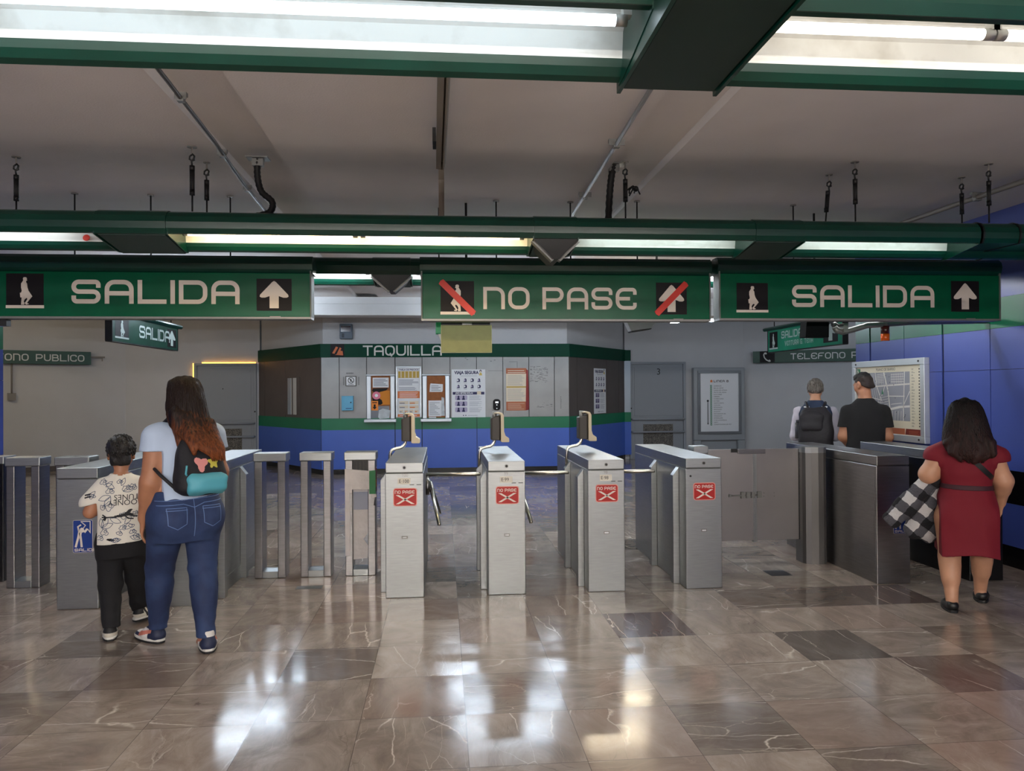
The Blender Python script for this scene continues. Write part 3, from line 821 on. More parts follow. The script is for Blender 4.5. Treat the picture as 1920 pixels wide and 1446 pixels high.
t = thing('bracket_arm', 'grey bent metal tube arm under the right sign', 'bracket', (3.45, 6.4, 0))
mb = MB(); mb.tube([(.0, 0, 2.09), (.02, 0, 2.06), (.07, 0, 2.045), (.16, 0, 2.065), (.3, 0, 2.105), (.7, 0, 2.135), (1.425, 0, 2.15)], .026, 12); mb.build('arm', m_grey, t)
mb = MB(); mb.tube([(-.004, .03, 2.105), (.02, .03, 2.12), (.05, .03, 2.1)], .02, 10); mb.box(.06, .1, -.05, .05, 2.04, 2.12); mb.box(.48, .52, -.02, .02, 2.13, 2.25); mb.build('clamp', m_grey, t)
t = thing('monitor_box', 'black box hanging in front of the SALIDA VENTURA G. TENA sign', 'box', (3.185, 6.4, 0))
mb = MB(); mb.prism([(0, 2.0), (.215, 2.0), (.217, 2.17), (.012, 2.17)], lambda a, b, d: (a, d, b), 0, .12); mb.build('case', mat('black_plastic', (16, 18, 20), 0.85, spec=.1), t, .004)
mb = MB(); mb.cyl((.1, .03, 2.165), (.1, .03, 3.1), .01, 8); mb.build('rod', m_dark, t)
mb = MB(); mb.tube([(0, 0, 0), (.06, 0, .012), (.1, 0, .0), (.13, 0, -.02)], .014, 8); mb.box(.09, .14, -.03, .03, -.03, .02); mb.cyl((.06, 0, 0), (.06, 0, .06), .006, 8)
tag(mb.build('sensor', m_dark), 'small black sensor under the lower left corner of the big left sign', 'sensor').location = (-3.38, 6.0, 2.085)
t = thing('loose_tube_light', 'thin bright tube light hanging under the right end of the NO PASE sign', 'tube light', (3.36, 11.0, 2.55))
mb = MB(); mb.tube([(.02, 0, 0), (.96, -.25, .012)], .015, 10); mb.build('tube', t_back, t)
mb = MB(); mb.tube([(0, .005, 0), (.02, 0, 0)], .017, 10); mb.tube([(.96, -.25, .012), (.98, -.255, .012)], .017, 10); mb.tube([(0, 0, .035), (.98, -.255, .047)], .012, 8)
mb.cyl((.1, -.02, .03), (.1, -.02, .55), .005, 6); mb.cyl((.88, -.22, .03), (.88, -.22, .55), .005, 6); mb.build('batten', m_grey, t)

# ------------------------------------------------------------------ turnstile cabinets
m_stk = mat('red_sticker_vinyl', (178, 26, 22), 0.45)
m_stkw = mat('white_sticker_vinyl', (232, 222, 214), 0.5)
m_stkp = mat('pink_sticker_border', (226, 150, 140), 0.5)
m_bsk = mat('blue_sticker_vinyl', (20, 58, 140), 0.4)
m_ink = mat('black_ink', (24, 24, 26), 0.6)
m_cream = mat('cream_plastic', (214, 200, 172), 0.4)
m_chr = mat('charcoal_plastic', (58, 54, 50), 0.5)
m_label = mat('paper_label', (224, 220, 208), 0.6)
def rrect(x0, x1, z0, z1, r, n=5):
    out = []
    for cx, cz, a0 in ((x1 - r, z1 - r, 0), (x0 + r, z1 - r, 90), (x0 + r, z0 + r, 180), (x1 - r, z0 + r, 270)):
        for k in range(n + 1):
            a = math.radians(a0 + 90 * k / n)
            out.append((cx + r * math.cos(a), cz + r * math.sin(a)))
    return out
def cab_body(t, wd, L, fins=(), fside=-1, front_lip=True, top=1.012, mm=None):
    mm = mm or m_steel
    h = wd / 2
    mb = MB(); mb.box(-h, h, 0, L, 0.0, top - .08)
    mb.build('body', mm, t, .004)
    mb = MB(); mb.box(-h + .002, h - .002, -.002, L + .002, top - .075, top); mb.box(-h + .012, h - .012, .01, L - .01, top - .084, top - .075)
    mb.build('lid', mm, t, .006)
    for fy in fins:
        mb = MB()
        s = fside
        x0, x1 = s * h, s * (h + .05)
        v = [(x0, .0), (x1, .0), (x1, top - .15), (x0, top - .085)]
        mb.prism([(a, b) for a, b in v], lambda a, b, d: (a, d, b), fy, fy + .075)
        mb.build('side_fin', mm, t, .003)
def no_pase(t, cx, z0, z1):
    w2 = (z1 - z0) * .65
    mb = MB()
    mb.plate(rrect(cx - w2, cx + w2, z0, z1, .02), 0, .0012, 2)
    mb.plate(rrect(cx - w2 + .006, cx + w2 - .006, z0 + .006, z1 - .006, .016), 0, .0018, 0)
    letters(mb, 'NO PASE', cx - w2 + .012, z1 - .042, .024, .82, .17, .15, -.0012, 1, space=.010)
    xa, xb, za, zb = cx - w2 + .02, cx + w2 - .02, z0 + .016, z1 - .052
    for p in (((xa, za), (xb, zb)), ((xa, zb), (xb, za))):
        (x0, za_), (x1, zb_) = p
        mb.plate([(x0 - .002, za_), (x0 + .022, za_), (x1 + .002, zb_), (x1 - .022, zb_)] if zb_ > za_ else [(x0 - .002, za_), (x0 + .022, za_), (x1 + .002, zb_), (x1 - .022, zb_)], 0, .003, 1)
    return mb.build('sticker', [m_stk, m_stkw, m_stkp], t)
def reader(t, x, y):
    mb = MB()
    pts = [(x, y, .86), (x, y, .985), (x + .004, y, 1.02), (x + .02, y, 1.045), (x + .055, y, 1.055), (x + .095, y, 1.062), (x + .12, y, 1.08), (x + .132, y, 1.105), (x + .134, y, 1.30)]
    mb.tube(pts, .0135, 12); o = mb.build('reader_pole', m_chrome, t)
    hx, z0 = x + .10, 1.105
    top = [(.0, -.05), (.01, -.062), (.07, -.062), (.085, -.05), (.085, .05), (.07, .062), (.01, .062), (0, .05)]
    mb = MB()
    A = [(hx + a, y + b, z0 + .012 + .10 * max(0, .04 - a)) for a, b in top]
    B = [(hx + a, y + b, z0 + .205 + .28 * (a - .0)) for a, b in top]
    va, vb = [mb.bm.verts.new(p) for p in A], [mb.bm.verts.new(p) for p in B]
    mb.bm.faces.new(va); mb.bm.faces.new(list(reversed(vb)))
    for i in range(8): mb.bm.faces.new((va[i], vb[i], vb[(i + 1) % 8], va[(i + 1) % 8]))
    hd = mb.build('reader_head', m_chr, t, .006)
    mb = MB()
    pr = [(.085, .0), (.085, .232), (.062, .245), (.03, .246), (.03, .252), (.075, .256), (.10, .248), (.112, .225), (.113, .09), (.125, .052), (.156, .03), (.158, .0), (.15, -.004), (.10, -.004)]
    mb.prism([(hx + a, z0 + b) for a, b in pr], lambda a, b, d: (a, d, b), y - .066, y + .066)
    mb.build('front_shell', m_cream, hd, .007, 3)
    mb = MB(); mb.cyl((hx + .034, y, z0 + .19), (hx + .034, y, z0 + .262), .02, 12); mb.build('pole_cap', m_grey, hd)
    return hd
def arms(t, h, y, z, n=3, flip=1, length=.44):
    mb = MB(); mb.cyl((h, y, z - .09), (h + .045, y, z - .075), .07, 22); mb.cyl((h - .0, y, z - .09), (h + .03, y, z - .09), .085, 22); mb.build('arm_hub', m_steeld, t)
    o = Vector((h + .03, y, z - .05))
    for q in ([(h + .03 + length, y - .015, z)], [(h + .115, y + .19, z - .37)], [(h + .115, y - .22, z - .40)])[:n]:
        e_ = Vector(q[0])
        s_ = o + (e_ - o) * .05
        if abs(e_.z - z) < .01: s_ = Vector((h + .0, y, z))
        mb = MB(); mb.tube([s_, s_ + (e_ - s_) * .97, s_ + (e_ - s_) * .99, e_], [.0165, .0165, .0145, .009], 14); mb.build('arm', m_chrome, t)
TL = 1.56
TG = 'turnstile cabinets in a row'
def turnstile(cx, label, num, with_arms=True, with_reader=True, armn=3):
    wd = .285
    t = thing('turnstile', label, 'turnstile', (cx, 5.735, 0), 0, TG)
    cab_body(t, wd, TL, (.17, .80), -1)
    mb = MB(); mb.cyl((.0, -.002, .975), (.0, -.008, .975), .014, 16, 0); mb.cyl((0, -.008, .975), (0, -.0095, .975), .009, 12, 1); mb.build('lock', [m_grey, m_ink], t)
    no_pase(t, .005, .686, .822)
    mb = MB(); mb.box(-.022, .022, -.003, 0, .442, .462); mb.box(-.016, .016, -.0036, -.003, .447, .457, 1); mb.build('maker_plate', [m_galv, m_paper], t)
    if num:
        mb = MB(); mb.rect(-.05, .045, .850, .897, 0, .0012, 0)
        mb.text('E·' + num, .036, -.042, .861, -.0012, 1, sx=.95); mb.build('number_label', [m_label, m_ink], t)
        mb = MB(); mb.text(num, .04, -.02, .905, 0, 0, sx=.8); mb.build('faint_number', mat('pencil_grey', (120, 120, 118), 0.5), t)
        mb = MB(); mb.rect(.038, .072, .843, .848, 0, .001); mb.rect(.09, .125, .843, .848, 0, .001); mb.build('coin_slots', m_ink, t)
    if with_reader: reader(t, -.165, .86)
    if with_arms: arms(t, wd / 2, .82, .83, armn)
    return t
turnstile(-.29, 'steel turnstile numbered E-100, standing right of the post with torn paper', '100')
turnstile(.479, 'steel turnstile numbered E-99, second of the four in the middle row', '99')
turnstile(1.247, 'steel turnstile numbered E-98, third of the four in the middle row', '98')
c4 = turnstile(2.017, 'steel turnstile without number or card reader, beside the double gate', None, False, False)
mb = MB(); mb.cyl((-.105, 0, .875), (-.105, -.004, .875), .008, 12); mb.build('keyhole', m_ink, c4)

def salida_sticker(t, x0, x1, z0, z1):
    mb = MB()
    w_, h_ = x1 - x0, z1 - z0
    mb.plate(rrect(x0, x1, z0, z1, .01), 0, .0012, 1)
    mb.plate(rrect(x0 + .002, x1 - .002, z0 + .002, z1 - .002, .009), 0, .0016, 0)
    U = lambda a, b: (x0 + a * w_, z0 + b * h_)
    letters(mb, 'SALIDA', x0 + .08 * w_, z0 + .04 * h_, h_ * .09, 1.2, .2, .2, -.001, 1)
    R_ = lambda p, wd: mb.ribbon([U(*q) for q in p], wd * w_, -.0012, 1)
    R_([(.14, .17), (.28, .48), (.34, .70)], .11); R_([(.45, .17), (.40, .45), (.36, .62)], .11)
    mb.plate([U(a, b) for a, b in ((.26, .70), (.46, .64), (.40, .44), (.28, .44))], 0, .0022, 1)
    R_([(.30, .68), (.26, .80), (.42, .86)], .08); R_([(.44, .64), (.62, .66), (.72, .74)], .08)
    mb.plate([(U(.45, .71)[0] + .014 * math.cos(k * PI / 6), U(.45, .71)[1] + .014 * math.sin(k * PI / 6)) for k in range(12)], 0, .0024, 1)
    mb.ribbon([U(*q) for q in ((.40, .96), (.88, .96), (.88, .62), (.76, .72), (.62, .62), (.52, .74), (.64, .84), (.40, .96))], .045 * w_, -.0014, 1)
    return mb.build('exit_sticker', [m_bsk, m_stkw], t)
EG = 'exit cabinets framing the exit passages'
def exit_cab(cx, label, fside, wd=.285, fins=(.17, .80), mm=None):
    t = thing('exit_cabinet', label, 'exit gate cabinet', (cx, 5.70, 0), 0, EG)
    cab_body(t, wd, 1.58, fins, fside, mm=mm)
    return t
A_ = exit_cab(-2.615, 'steel exit cabinet with a blue SALIDA sticker, left of the boy', 1)
salida_sticker(A_, -.03, .105, .405, .638)
B_ = exit_cab(-1.83, 'steel exit cabinet partly hidden behind the woman with the backpack', 1)
mb = MB(); mb.box(-.144, .144, -.004, 0, .0, .115); mb.box(.1425, .146, 0, 1.58, 0, .115); mb.build('kick_plate', m_steel, B_, .002)
for k in range(3):
    pass
R_c = exit_cab(3.545, 'dark steel exit cabinet with the partly hidden blue sticker, beside the woman in red', 1, .275, (.80,), m_steeld)
salida_sticker(R_c, .0, .125, .395, .62)
mb = MB(); mb.box(-.1395, -.1375, .02, .5, .02, .90); mb.build('side_panel', m_steeld, R_c)
W_c = exit_cab(4.325, 'steel exit cabinet next to the blue wall, behind the woman in red', -1, .285, (.80,), None)
W_c.children[0].data.materials[0] = mat('steel_with_dark_reflection', (58, 58, 60), 0.3, metal=1.0)  # body colour darkened to imitate the dark reflection on its side
mb = MB(); mb.prism([(-.143, .36), (-.15, .36), (-.15, .12), (-.143, .12)], lambda a, b, d: (a, d, b), .25, .36); mb.build('side_guide', m_steel, W_c)

# ------------------------------------------------------------------ barrier posts
def barrier(cx, y, label, wd=.25, H=1.038, src=None):
    t = thing('barrier_post', label, 'barrier post', (cx, y, 0), 0, 'open framed steel barrier posts')
    h = wd / 2; D = .17
    mb = MB(); mb.box(-h - .008, h + .008, -.008, D + .008, H - .068, H); mb.build('cap', m_steel, t, .006)
    for s in (-1, 1):
        mb = MB(); mb.box(min(s * h, s * (h - .062)), max(s * h, s * (h - .062)), 0, D, 0, H - .068); mb.build('upright', m_steeld, t, .005)
    mb = MB(); mb.box(-h + .062, h - .062, 0.001, D - .001, 0, .055); mb.prism([(.001, .055), (D - .001, .055), (D * .5, .068)], lambda a, b, d: (d, a, b), -h + .062, h - .062); mb.build('base', m_steel, t, .003)
    return t
barrier(-1.437, 6.462, 'open steel barrier post nearest the woman with the backpack')
barrier(-1.063, 6.462, 'clean open steel barrier post between the plain one and the papered one')
p3 = barrier(-.695, 6.462, 'steel barrier post with torn white paper and coloured tape, beside turnstile E-100')
mb = MB()
mb.box(-.064, .064, .02, .1, .87, .968, 0)
for k in range(4): mb.box(-.058 + k * .03, -.036 + k * .03, .016, .02, .885, .958, 1)
mb.build('mechanism', [m_chr, m_dark], p3)
m_tape = mat('crumpled_white_paper', (206, 202, 204), 0.75, bump=0.5, bscale=25, var=.08, scale=9)
mb = MB()
mb.plate([(-.127, .70), (-.07, .70), (-.07, .725), (.075, .725), (.075, .88), (-.127, .90)], -.001, .003, 0)
mb.plate([(-.126, .17), (-.085, .17), (-.088, .70), (-.126, .70)], -.001, .003, 0)
mb.plate([(-.062, .13), (.055, .14), (.063, .24), (.02, .30), (.064, .36), (.064, .72), (-.063, .72)], .04, .003, 0)
mb.plate([(-.06, .55), (.06, .55), (.06, .70), (-.06, .70)], .037, .002, 1)
mb.build('torn_paper', [m_tape, mat('bluish_paper', (150, 156, 176), .6)], p3)
mb = MB()
mb.plate([(.075, .685), (.128, .685), (.128, .885), (.075, .88)], -.001, .003, 0)
mb.box(.125, .1285, 0, .12, .70, .90, 1)
mb.box(.1285, .130, .02, .07, .74, .80, 2)
mb.plate([(.095, .65), (.133, .66), (.133, .685), (.09, .685)], -.002, .003, 3)
mb.plate([(.11, .59), (.128, .585), (.125, .64), (.118, .64)], -.001, .003, 4)
mb.build('coloured_tape', [mat('green_tape', (20, 110, 60), .5), mat('maroon_tape', (110, 28, 44), .5), mat('orange_patch', (222, 140, 50), .5), m_tape, m_ink], p3)
barrier(-3.34, 6.375, 'steel barrier post farthest from the exit cabinet, at the left edge')
barrier(-2.965, 6.375, 'steel barrier post partly behind the cabinet with the SALIDA sticker')
t = thing('barrier_post', 'dark edge post seen only as a sliver by the left blue wall', 'barrier post', (-3.73, 6.6, 0))
mb = MB(); mb.box(-.12, .12, 0, .17, 0, .97); mb.build('body', m_black, t, .004)
mb = MB(); mb.box(-.128, .128, -.008, .178, .97, 1.03); mb.build('cap', m_steel, t, .005)

# ------------------------------------------------------------------ double gate
t = thing('gate_post', 'short steel gate post behind the turnstile without number', 'gate post', (2.265, 6.50, 0), 0, 'gate posts')
mb = MB(); mb.box(-.062, .062, 0, .15, 0, .98); mb.build('column', m_steeld, t, .006)
mb = MB(); mb.box(-.066, .066, -.004, .154, .98, 1.045); mb.build('cap', m_steel, t, .005)
t = thing('gate_post', 'rounded steel gate pillar with a piano hinge, beside the dark exit cabinet', 'gate post', (3.29, 6.40, 0), 0, 'gate posts')
half = [(-.115, .20), (-.115, .07), (-.10, .035), (-.06, .008), (0, 0), (.05, .004), (.075, .012), (.075, .20)]
mb = MB(); mb.prism(half, lambda a, b, d: (a, b, d), 0, .98); mb.build('column', mat('satin_dark_steel', (120, 118, 116), .45, metal=.9), t)
mb = MB(); mb.prism([(a * 1.03, b * 1.03) for a, b in half], lambda a, b, d: (a, b, d), .98, 1.03); mb.build('cap', m_steel, t)
m_leaf = mat('satin_gate_steel', (150, 146, 146), 0.42, metal=.9, var=.05, scale=3)
for x0, x1, lab in ((2.335, 2.757, 'left leaf of the steel double gate, carrying the long bolt'), (2.772, 3.172, 'right leaf of the steel double gate, hinged on the rounded pillar')):
    left = x0 < 2.5
    t = thing('gate_leaf', lab, 'gate', (x0, 6.53, 0), 0, 'leaves of the double gate')
    W = x1 - x0
    mb = MB(); mb.box(0, W, 0, .03, .20, 1.012); mb.build('leaf_panel', m_leaf, t, .003)
    mb = MB()
    ex = W if left else 0
    mb.box(ex - .008, ex + .008, -.006, .036, .185, 1.0); mb.build('edge_strip', m_steel, t)
    if left:
        mb = MB(); mb.cyl((W - .22, -.015, .603), (W + .03, -.015, .603), .006, 8); mb.box(W - .235, W - .215, -.02, -.006, .59, .615)
        for xx in (W - .11, W - .06, W - .015): mb.box(xx - .016, xx + .016, -.024, 0, .578, .632)
        mb.build('bolt', m_grey, t)
        mb = MB(); mb.box(W - .21, W - .155, -.012, 0, .985, 1.018); mb.build('latch_plate', m_dark, t)
        mb = MB(); mb.box(W - .15, W + .10, -.02, -.008, .972, 1.014); mb.build('latch_bar', m_steeld, t, .003)
    else:
        mb = MB()
        mb.box(.01, .05, -.02, 0, .58, .635)
        for xx, zz in ((.075, .59), (.075, .62), (.17, .59), (.17, .62)): mb.cyl((xx, 0, zz), (xx, -.006, zz), .005, 8)
        mb.build('strike', m_grey, t)
        mb = MB(); mb.box(W - .002, W + .014, -.008, .0, .20, 1.01, 0)
        for k in range(16): mb.cyl((W + .006, -.012, .205 + k * .05), (W + .006, -.012, .250 + k * .05), .005, 8, 1)
        mb.build('piano_hinge', [m_dark, m_grey], t)
# floor hatches
mb = MB(); mb.box(-.1, .1, -.045, .045, 0, .002)
tag(mb.build('floor_plate', mat('floor_plate_grey', (92, 92, 90), .5, metal=.5)), 'small dull metal plate set in the floor before the middle barrier posts', 'floor plate').location = (-1.06, 6.12, 0)
mb = MB(); mb.box(-.09, .09, -.09, .09, 0, .002)
tag(mb.build('floor_plate', mat('floor_plate_black', (40, 40, 44), .5)), 'small dark plate set in the floor before the double gate', 'floor plate').location = (2.79, 6.14, 0)

# ------------------------------------------------------------------ ticket booth
m_panel = mat('booth_grey_panel', (150, 150, 150), 0.45, metal=.35, var=.07, scale=3)
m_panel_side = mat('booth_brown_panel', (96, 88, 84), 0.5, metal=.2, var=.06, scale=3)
m_alu = mat('aluminium', (176, 186, 196), 0.35, metal=.7)
m_bb = mat('booth_blue_panel', (68, 102, 192), 0.4, var=.03, scale=2)
m_bg = mat('booth_green_stripe', (0, 112, 76), 0.4, var=.03, scale=2)
m_bh = mat('booth_header_green', (0, 62, 44), 0.5, spec=.15, var=.05, scale=3)
BY = 14.33
booth = thing('ticket_booth', 'wide ticket booth with a green TAQUILLA header, grey panels and blue base', 'ticket booth', (0, BY, 0))
pl = [(-3.92, 2.32), (-2.25, 0), (2.41, 0), (4.08, 2.32)]
def booth_run(mb, z0, z1, out, m=0, th=.12):
    """strip that follows the booth's three faces, standing out by `out`"""
    def off(o):
        r = []
        for i, (x, y) in enumerate(pl):
            n = Vector((0, 0))
            for a, b in ((i - 1, i), (i, i + 1)):
                if 0 <= a and b < 4:
                    d = Vector((pl[b][0] - pl[a][0], pl[b][1] - pl[a][1])).normalized()
                    n += Vector((d.y, -d.x))
            n.normalize()
            r.append((x + n.x * o, y + n.y * o))
        return r
    A, B = off(out), off(out - th)
    for i in range(3):
        mb.prism([A[i], A[i + 1], B[i + 1], B[i]], lambda a, b, d: (a, b, d), z0, z1, m)
mb = MB(); booth_run(mb, 2.40, 3.1, -.06); mb.build('upper_wall', m_wall, booth)
mb = MB(); booth_run(mb, 2.185, 2.435, .02); mb.build('header_band', m_bh, booth)
mb = MB(); booth_run(mb, .83, 1.045, .012); mb.build('green_stripe', m_bg, booth)
mb = MB(); booth_run(mb, .10, .83, .01); mb.build('blue_base', m_bb, booth)
mb = MB(); booth_run(mb, 0, .10, -.02); mb.build('plinth', m_black, booth)
# grey panels, front, with dark joints between
xs = [-2.25, -1.917, -1.413, -.885, -.385, .14, .64, 1.14, 1.635, 2.125, 2.41]
mb = MB()
mb.box(-2.25, 2.41, .03, .1, 1.04, 2.19, 1)
for a, b in zip(xs, xs[1:]): mb.box(a + .006, b - .006, 0, .03, 1.048, 2.184, 0)
mb.build('front_panels', [m_panel, m_seam], booth)
mb = MB()
for x in (-.885, -.385): mb.box(x - .012, x + .0, -.014, 0, .1, 1.05)
for x in (.64, -2.25 + .0, 2.41): mb.box(x - .004, x + .004, -.013, 0, .1, 1.05)
mb.build('base_joints', m_seam, booth)
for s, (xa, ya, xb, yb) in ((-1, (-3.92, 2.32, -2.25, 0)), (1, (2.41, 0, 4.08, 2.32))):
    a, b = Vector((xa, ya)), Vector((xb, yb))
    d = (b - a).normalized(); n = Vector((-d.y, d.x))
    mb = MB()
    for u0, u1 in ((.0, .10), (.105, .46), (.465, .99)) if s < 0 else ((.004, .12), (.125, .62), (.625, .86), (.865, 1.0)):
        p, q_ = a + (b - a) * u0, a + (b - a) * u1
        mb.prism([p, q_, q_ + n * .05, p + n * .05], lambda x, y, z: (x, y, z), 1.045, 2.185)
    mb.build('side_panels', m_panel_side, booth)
# lettering, emblem
mb = MB()
letters(mb, 'TAQUILLA', -1.478, 2.213, .19, .95, .15, .13, -.022, 0)
mb.build('lettering', mat('silver_letters', (214, 214, 208), .5), booth)
mb = MB(); mb.rect(-2.07, -1.82, 2.19, 2.435, -.02, .002, 0)
for pts in ([(-2.04, 2.26), (-2.0, 2.25), (-1.93, 2.37), (-1.97, 2.385)], [(-1.99, 2.23), (-1.96, 2.24), (-1.90, 2.37), (-1.87, 2.35), (-1.89, 2.31), (-1.85, 2.30), (-1.84, 2.22)], ):
    mb.plate(pts, -.02, .004, 1)
mb.build('emblem', [m_pict, mat('emblem_orange', (206, 104, 48), .5)], booth)
# ticket windows
def window(x0, x1, seed):
    z0, z1 = 1.03, 1.835
    mb = MB()
    mb.box(x0, x0 + .085, -.03, .06, z0, z1); mb.box(x1 - .085, x1, -.03, .06, z0, z1)
    mb.box(x0 - .01, x1 + .01, -.035, .06, z1, z1 + .03)
    o = mb.build('ticket_window_frame', m_alu, booth, .01)
    mb = MB(); mb.box(x0 - .035, x1 + .03, -.16, .0, z0 - .055, z0); mb.build('counter_shelf', m_alu, o, .006)
    rnd = random.Random(seed)
    xa, xb = x0 + .085, x1 - .085
    W = xb - xa
    M_ = [mat('corkboard_brown', (150, 92, 52), .8, var=.12, scale=14), mat('orange_card', (210, 130, 36), .7), m_paper, m_pict, mat('pink_card', (222, 124, 150), .6), mat('bright_orange_tag', (240, 140, 50), .6), mat('dim_window', (96, 104, 116), .25), mat('grey_print', (120, 124, 136), .7), mat('crumpled_bag', (196, 202, 206), .6, bump=.6, bscale=12, var=.2, scale=10)]
    mb = MB()
    mb.rect(xa, xb, z0, z1, -.001, .004, 0)
    U = lambda a, b: (xa + a * W, z0 + b * (z1 - z0))
    def rc(a0, a1, b0, b1, m, t=.002):
        (p, q_), (r_, s_) = U(a0, b0), U(a1, b1)
        mb.rect(p, r_, q_, s_, -.005, t, m)
    if seed == 1:
        rc(.42, .98, .33, .66, 1); rc(.0, .95, .0, .3, 6); rc(.08, .92, .73, .96, 2, .004)
        for k in range(5): rc(.14, .86 - .1 * (k % 3), .77 + k * .035, .785 + k * .035, 7, .005)
        mb.plate([U(.04, .66), (U(.2, .6)[0], U(0, .6)[1]), U(.78, .66), U(.9, .72), U(.1, .71)], -.005, .004, 3)
        mb.plate([U(.28, .52), U(.55, .44), U(.6, .36), U(.5, .33), U(.12, .33), U(.05, .5)], -.005, .003, 3)
        c = U(.27, .545); mb.plate([(c[0] + .075 * math.cos(k * PI / 8), c[1] + .075 * math.sin(k * PI / 8)) for k in range(16)], -.005, .006, 4)
        mb.plate([(c[0] + .03 * math.cos(k * PI / 8), c[1] + .03 * math.sin(k * PI / 8)) for k in range(16)], -.005, .008, 2)
        rc(.0, .36, .2, .42, 5, .006)
        mb.plate([U(.13, .34), U(.23, .34), U(.23, .28), U(.29, .28), U(.18, .22), U(.07, .28), U(.13, .28)], -.005, .008, 3)
        rc(.06, .3, .37, .39, 3, .008)
        mb.plate([U(.36, .04), U(.44, .0), U(.95, .02), U(1, .2), U(.6, .24), U(.4, .2)], -.005, .008, 8)
    else:
        rc(.0, 1.0, .0, .5, 0, .002)
        mb.plate([U(.14, .62), U(.84, .62), U(.88, .66), U(.88, .8), U(.2, .82), U(.17, .78)], -.005, .004, 2)
        for k in range(4): rc(.24, .76 - .12 * (k % 2), .65 + k * .035, .662 + k * .035, 7, .005)
        rc(.08, .78, .05, .42, 2, .005)
        for k in range(9): rc(.14, .7 - .09 * (k % 4), .09 + k * .034, .1 + k * .034, 7, .006)
        mb.plate([U(.6, .06), U(.98, .06), U(.95, .48), U(.8, .5), U(.8, .42), U(.62, .40)], -.005, .004, 8)
        rc(.1, .5, .01, .04, 2, .01)
    mb.build('notice_board', M_, o)
    return o
window(-1.415, -.892, 1)
window(-.38, .13, 2)
# side window on the left flank
a, b = Vector((-3.92, 2.32)), Vector((-2.25, 0)); d = (b - a).normalized(); ang = math.atan2(d.y, d.x)
c = a + (b - a) * .47
mb = MB()
mb.rect(0, .62, 1.09, 1.83, -.0, .012, 0)
mb.rect(.14, .50, 1.10, 1.82, -.012, .006, 1); mb.rect(.14, .27, 1.10, 1.82, -.018, .012, 2); mb.rect(.33, .36, 1.10, 1.82, -.018, .01, 0)
mb.build('flank_window', [m_panel_side, mat('pale_blind', (196, 196, 192), .6), m_alu], booth, xf=Matrix.Translation((c.x, c.y, 0)) @ Matrix.Rotation(ang, 4, 'Z'))
mb = MB(); mb.box(4.03, 4.17, 2.24, 2.36, 1.045, 2.19, 0); mb.box(4.03, 4.175, 2.23, 2.36, 2.19, 2.43, 1); mb.box(4.03, 4.175, 2.23, 2.36, .83, 1.045, 2); mb.box(4.03, 4.175, 2.23, 2.36, .1, .83, 3)
mb.build('end_post', [m_alu, m_bh, m_bg, m_bb], booth)
# scuffs left by torn posters
rnd = random.Random(5)
mb = MB()
m_glue = mat('dark_glue_residue', (96, 96, 98), .7)
for k in range(24):
    z = 1.70 + k * .013
    x = 1.66
    while x < 1.98:
        l = rnd.uniform(.015, .08)
        if rnd.random() < .6: mb.rect(x, min(x + l, 2.0), z + rnd.uniform(-.004, .004), z + rnd.uniform(.005, .008), -.0, .001)
        x += l + rnd.uniform(.005, .05)
for k in range(14):
    x = 1.78 + rnd.random() * .28; z = 1.22 + rnd.random() * .09
    mb.rect(x, x + rnd.uniform(.01, .05), z, z + .007, 0, .001)
for k in range(8):
    z = 1.2 + k * .03; mb.rect(2.24, 2.25 + .01 * rnd.random(), z, z + .016, 0, .001)
mb.rect(1.26, 1.40, 2.09, 2.097, 0, .001); mb.rect(1.41, 1.418, 1.98, 2.1, 0, .001); mb.rect(.86, 1.14, 1.92, 1.926, 0, .001)
for x, z in ((.42, 2.16), (.45, 2.13), (.9, 2.1), (.97, 2.12)): mb.rect(x, x + .03, z, z + .012, 0, .001)
mb.build('glue_marks', m_glue, booth)

# ------------------------------------------------------------------ things fixed to the booth front
t = thing('notice_plate', 'small white square notice with a round prohibition sign on the booth', 'notice', (-1.70, BY, 0))
mb = MB(); mb.box(-.1, .1, -.012, 0, 1.645, 1.835, 0); mb.rect(-.085, .085, 1.66, 1.82, -.012, .002, 1)
ring = [(.052 * math.cos(k * PI / 10), 1.755 + .052 * math.sin(k * PI / 10)) for k in range(20)]
mb.ribbon(ring, .012, -.014, 0, True); mb.ribbon([(-.037, 1.79), (.037, 1.718)], .012, -.0145, 0); mb.rect(-.012, .008, 1.73, 1.785, -.014, .002, 0); mb.rect(-.05, .05, 1.675, 1.683, -.014, .001, 0)
mb.build('plate', [m_chr, m_paper], t)
for x in (-.145, .13):
    mb = MB()
    for k in range(7): mb.rect(x, x + .022, 1.67 + k * .022, 1.685 + k * .022, 0, .001)
    mb.build('stencil_lettering', m_glue, t)
mb = MB()
for k in range(6): mb.rect(-.085 + k * .022, -.07 + k * .022, 1.875, 1.9, 0, .001)
mb.build('stencil_lettering', m_glue, t)
t = thing('meter_box', 'light blue metal box with a small lock on the booth', 'box', (-1.76, BY, 0))
mb = MB(); mb.box(-.105, .105, -.09, 0, 1.195, 1.465); mb.build('case', mat('light_blue_enamel', (92, 170, 206), .4), t, .006)
mb = MB(); mb.cyl((.065, -.09, 1.345), (.065, -.1, 1.345), .012, 12); mb.build('lock', m_dark, t)
mb = MB(); mb.rect(-.03, .08, 1.225, 1.24, -.09, .001); mb.build('label', mat('deep_blue_print', (30, 80, 130), .5), t)
def lines(mb, x0, x1, z0, z1, n, m, y, seed=0, fill=.45, jag=.35):
    r_ = random.Random(seed)
    st = (z1 - z0) / n
    for k in range(n):
        e_ = x1 - (x1 - x0) * r_.random() * jag
        mb.rect(x0, e_, z0 + k * st, z0 + k * st + st * fill, y, .001, m)
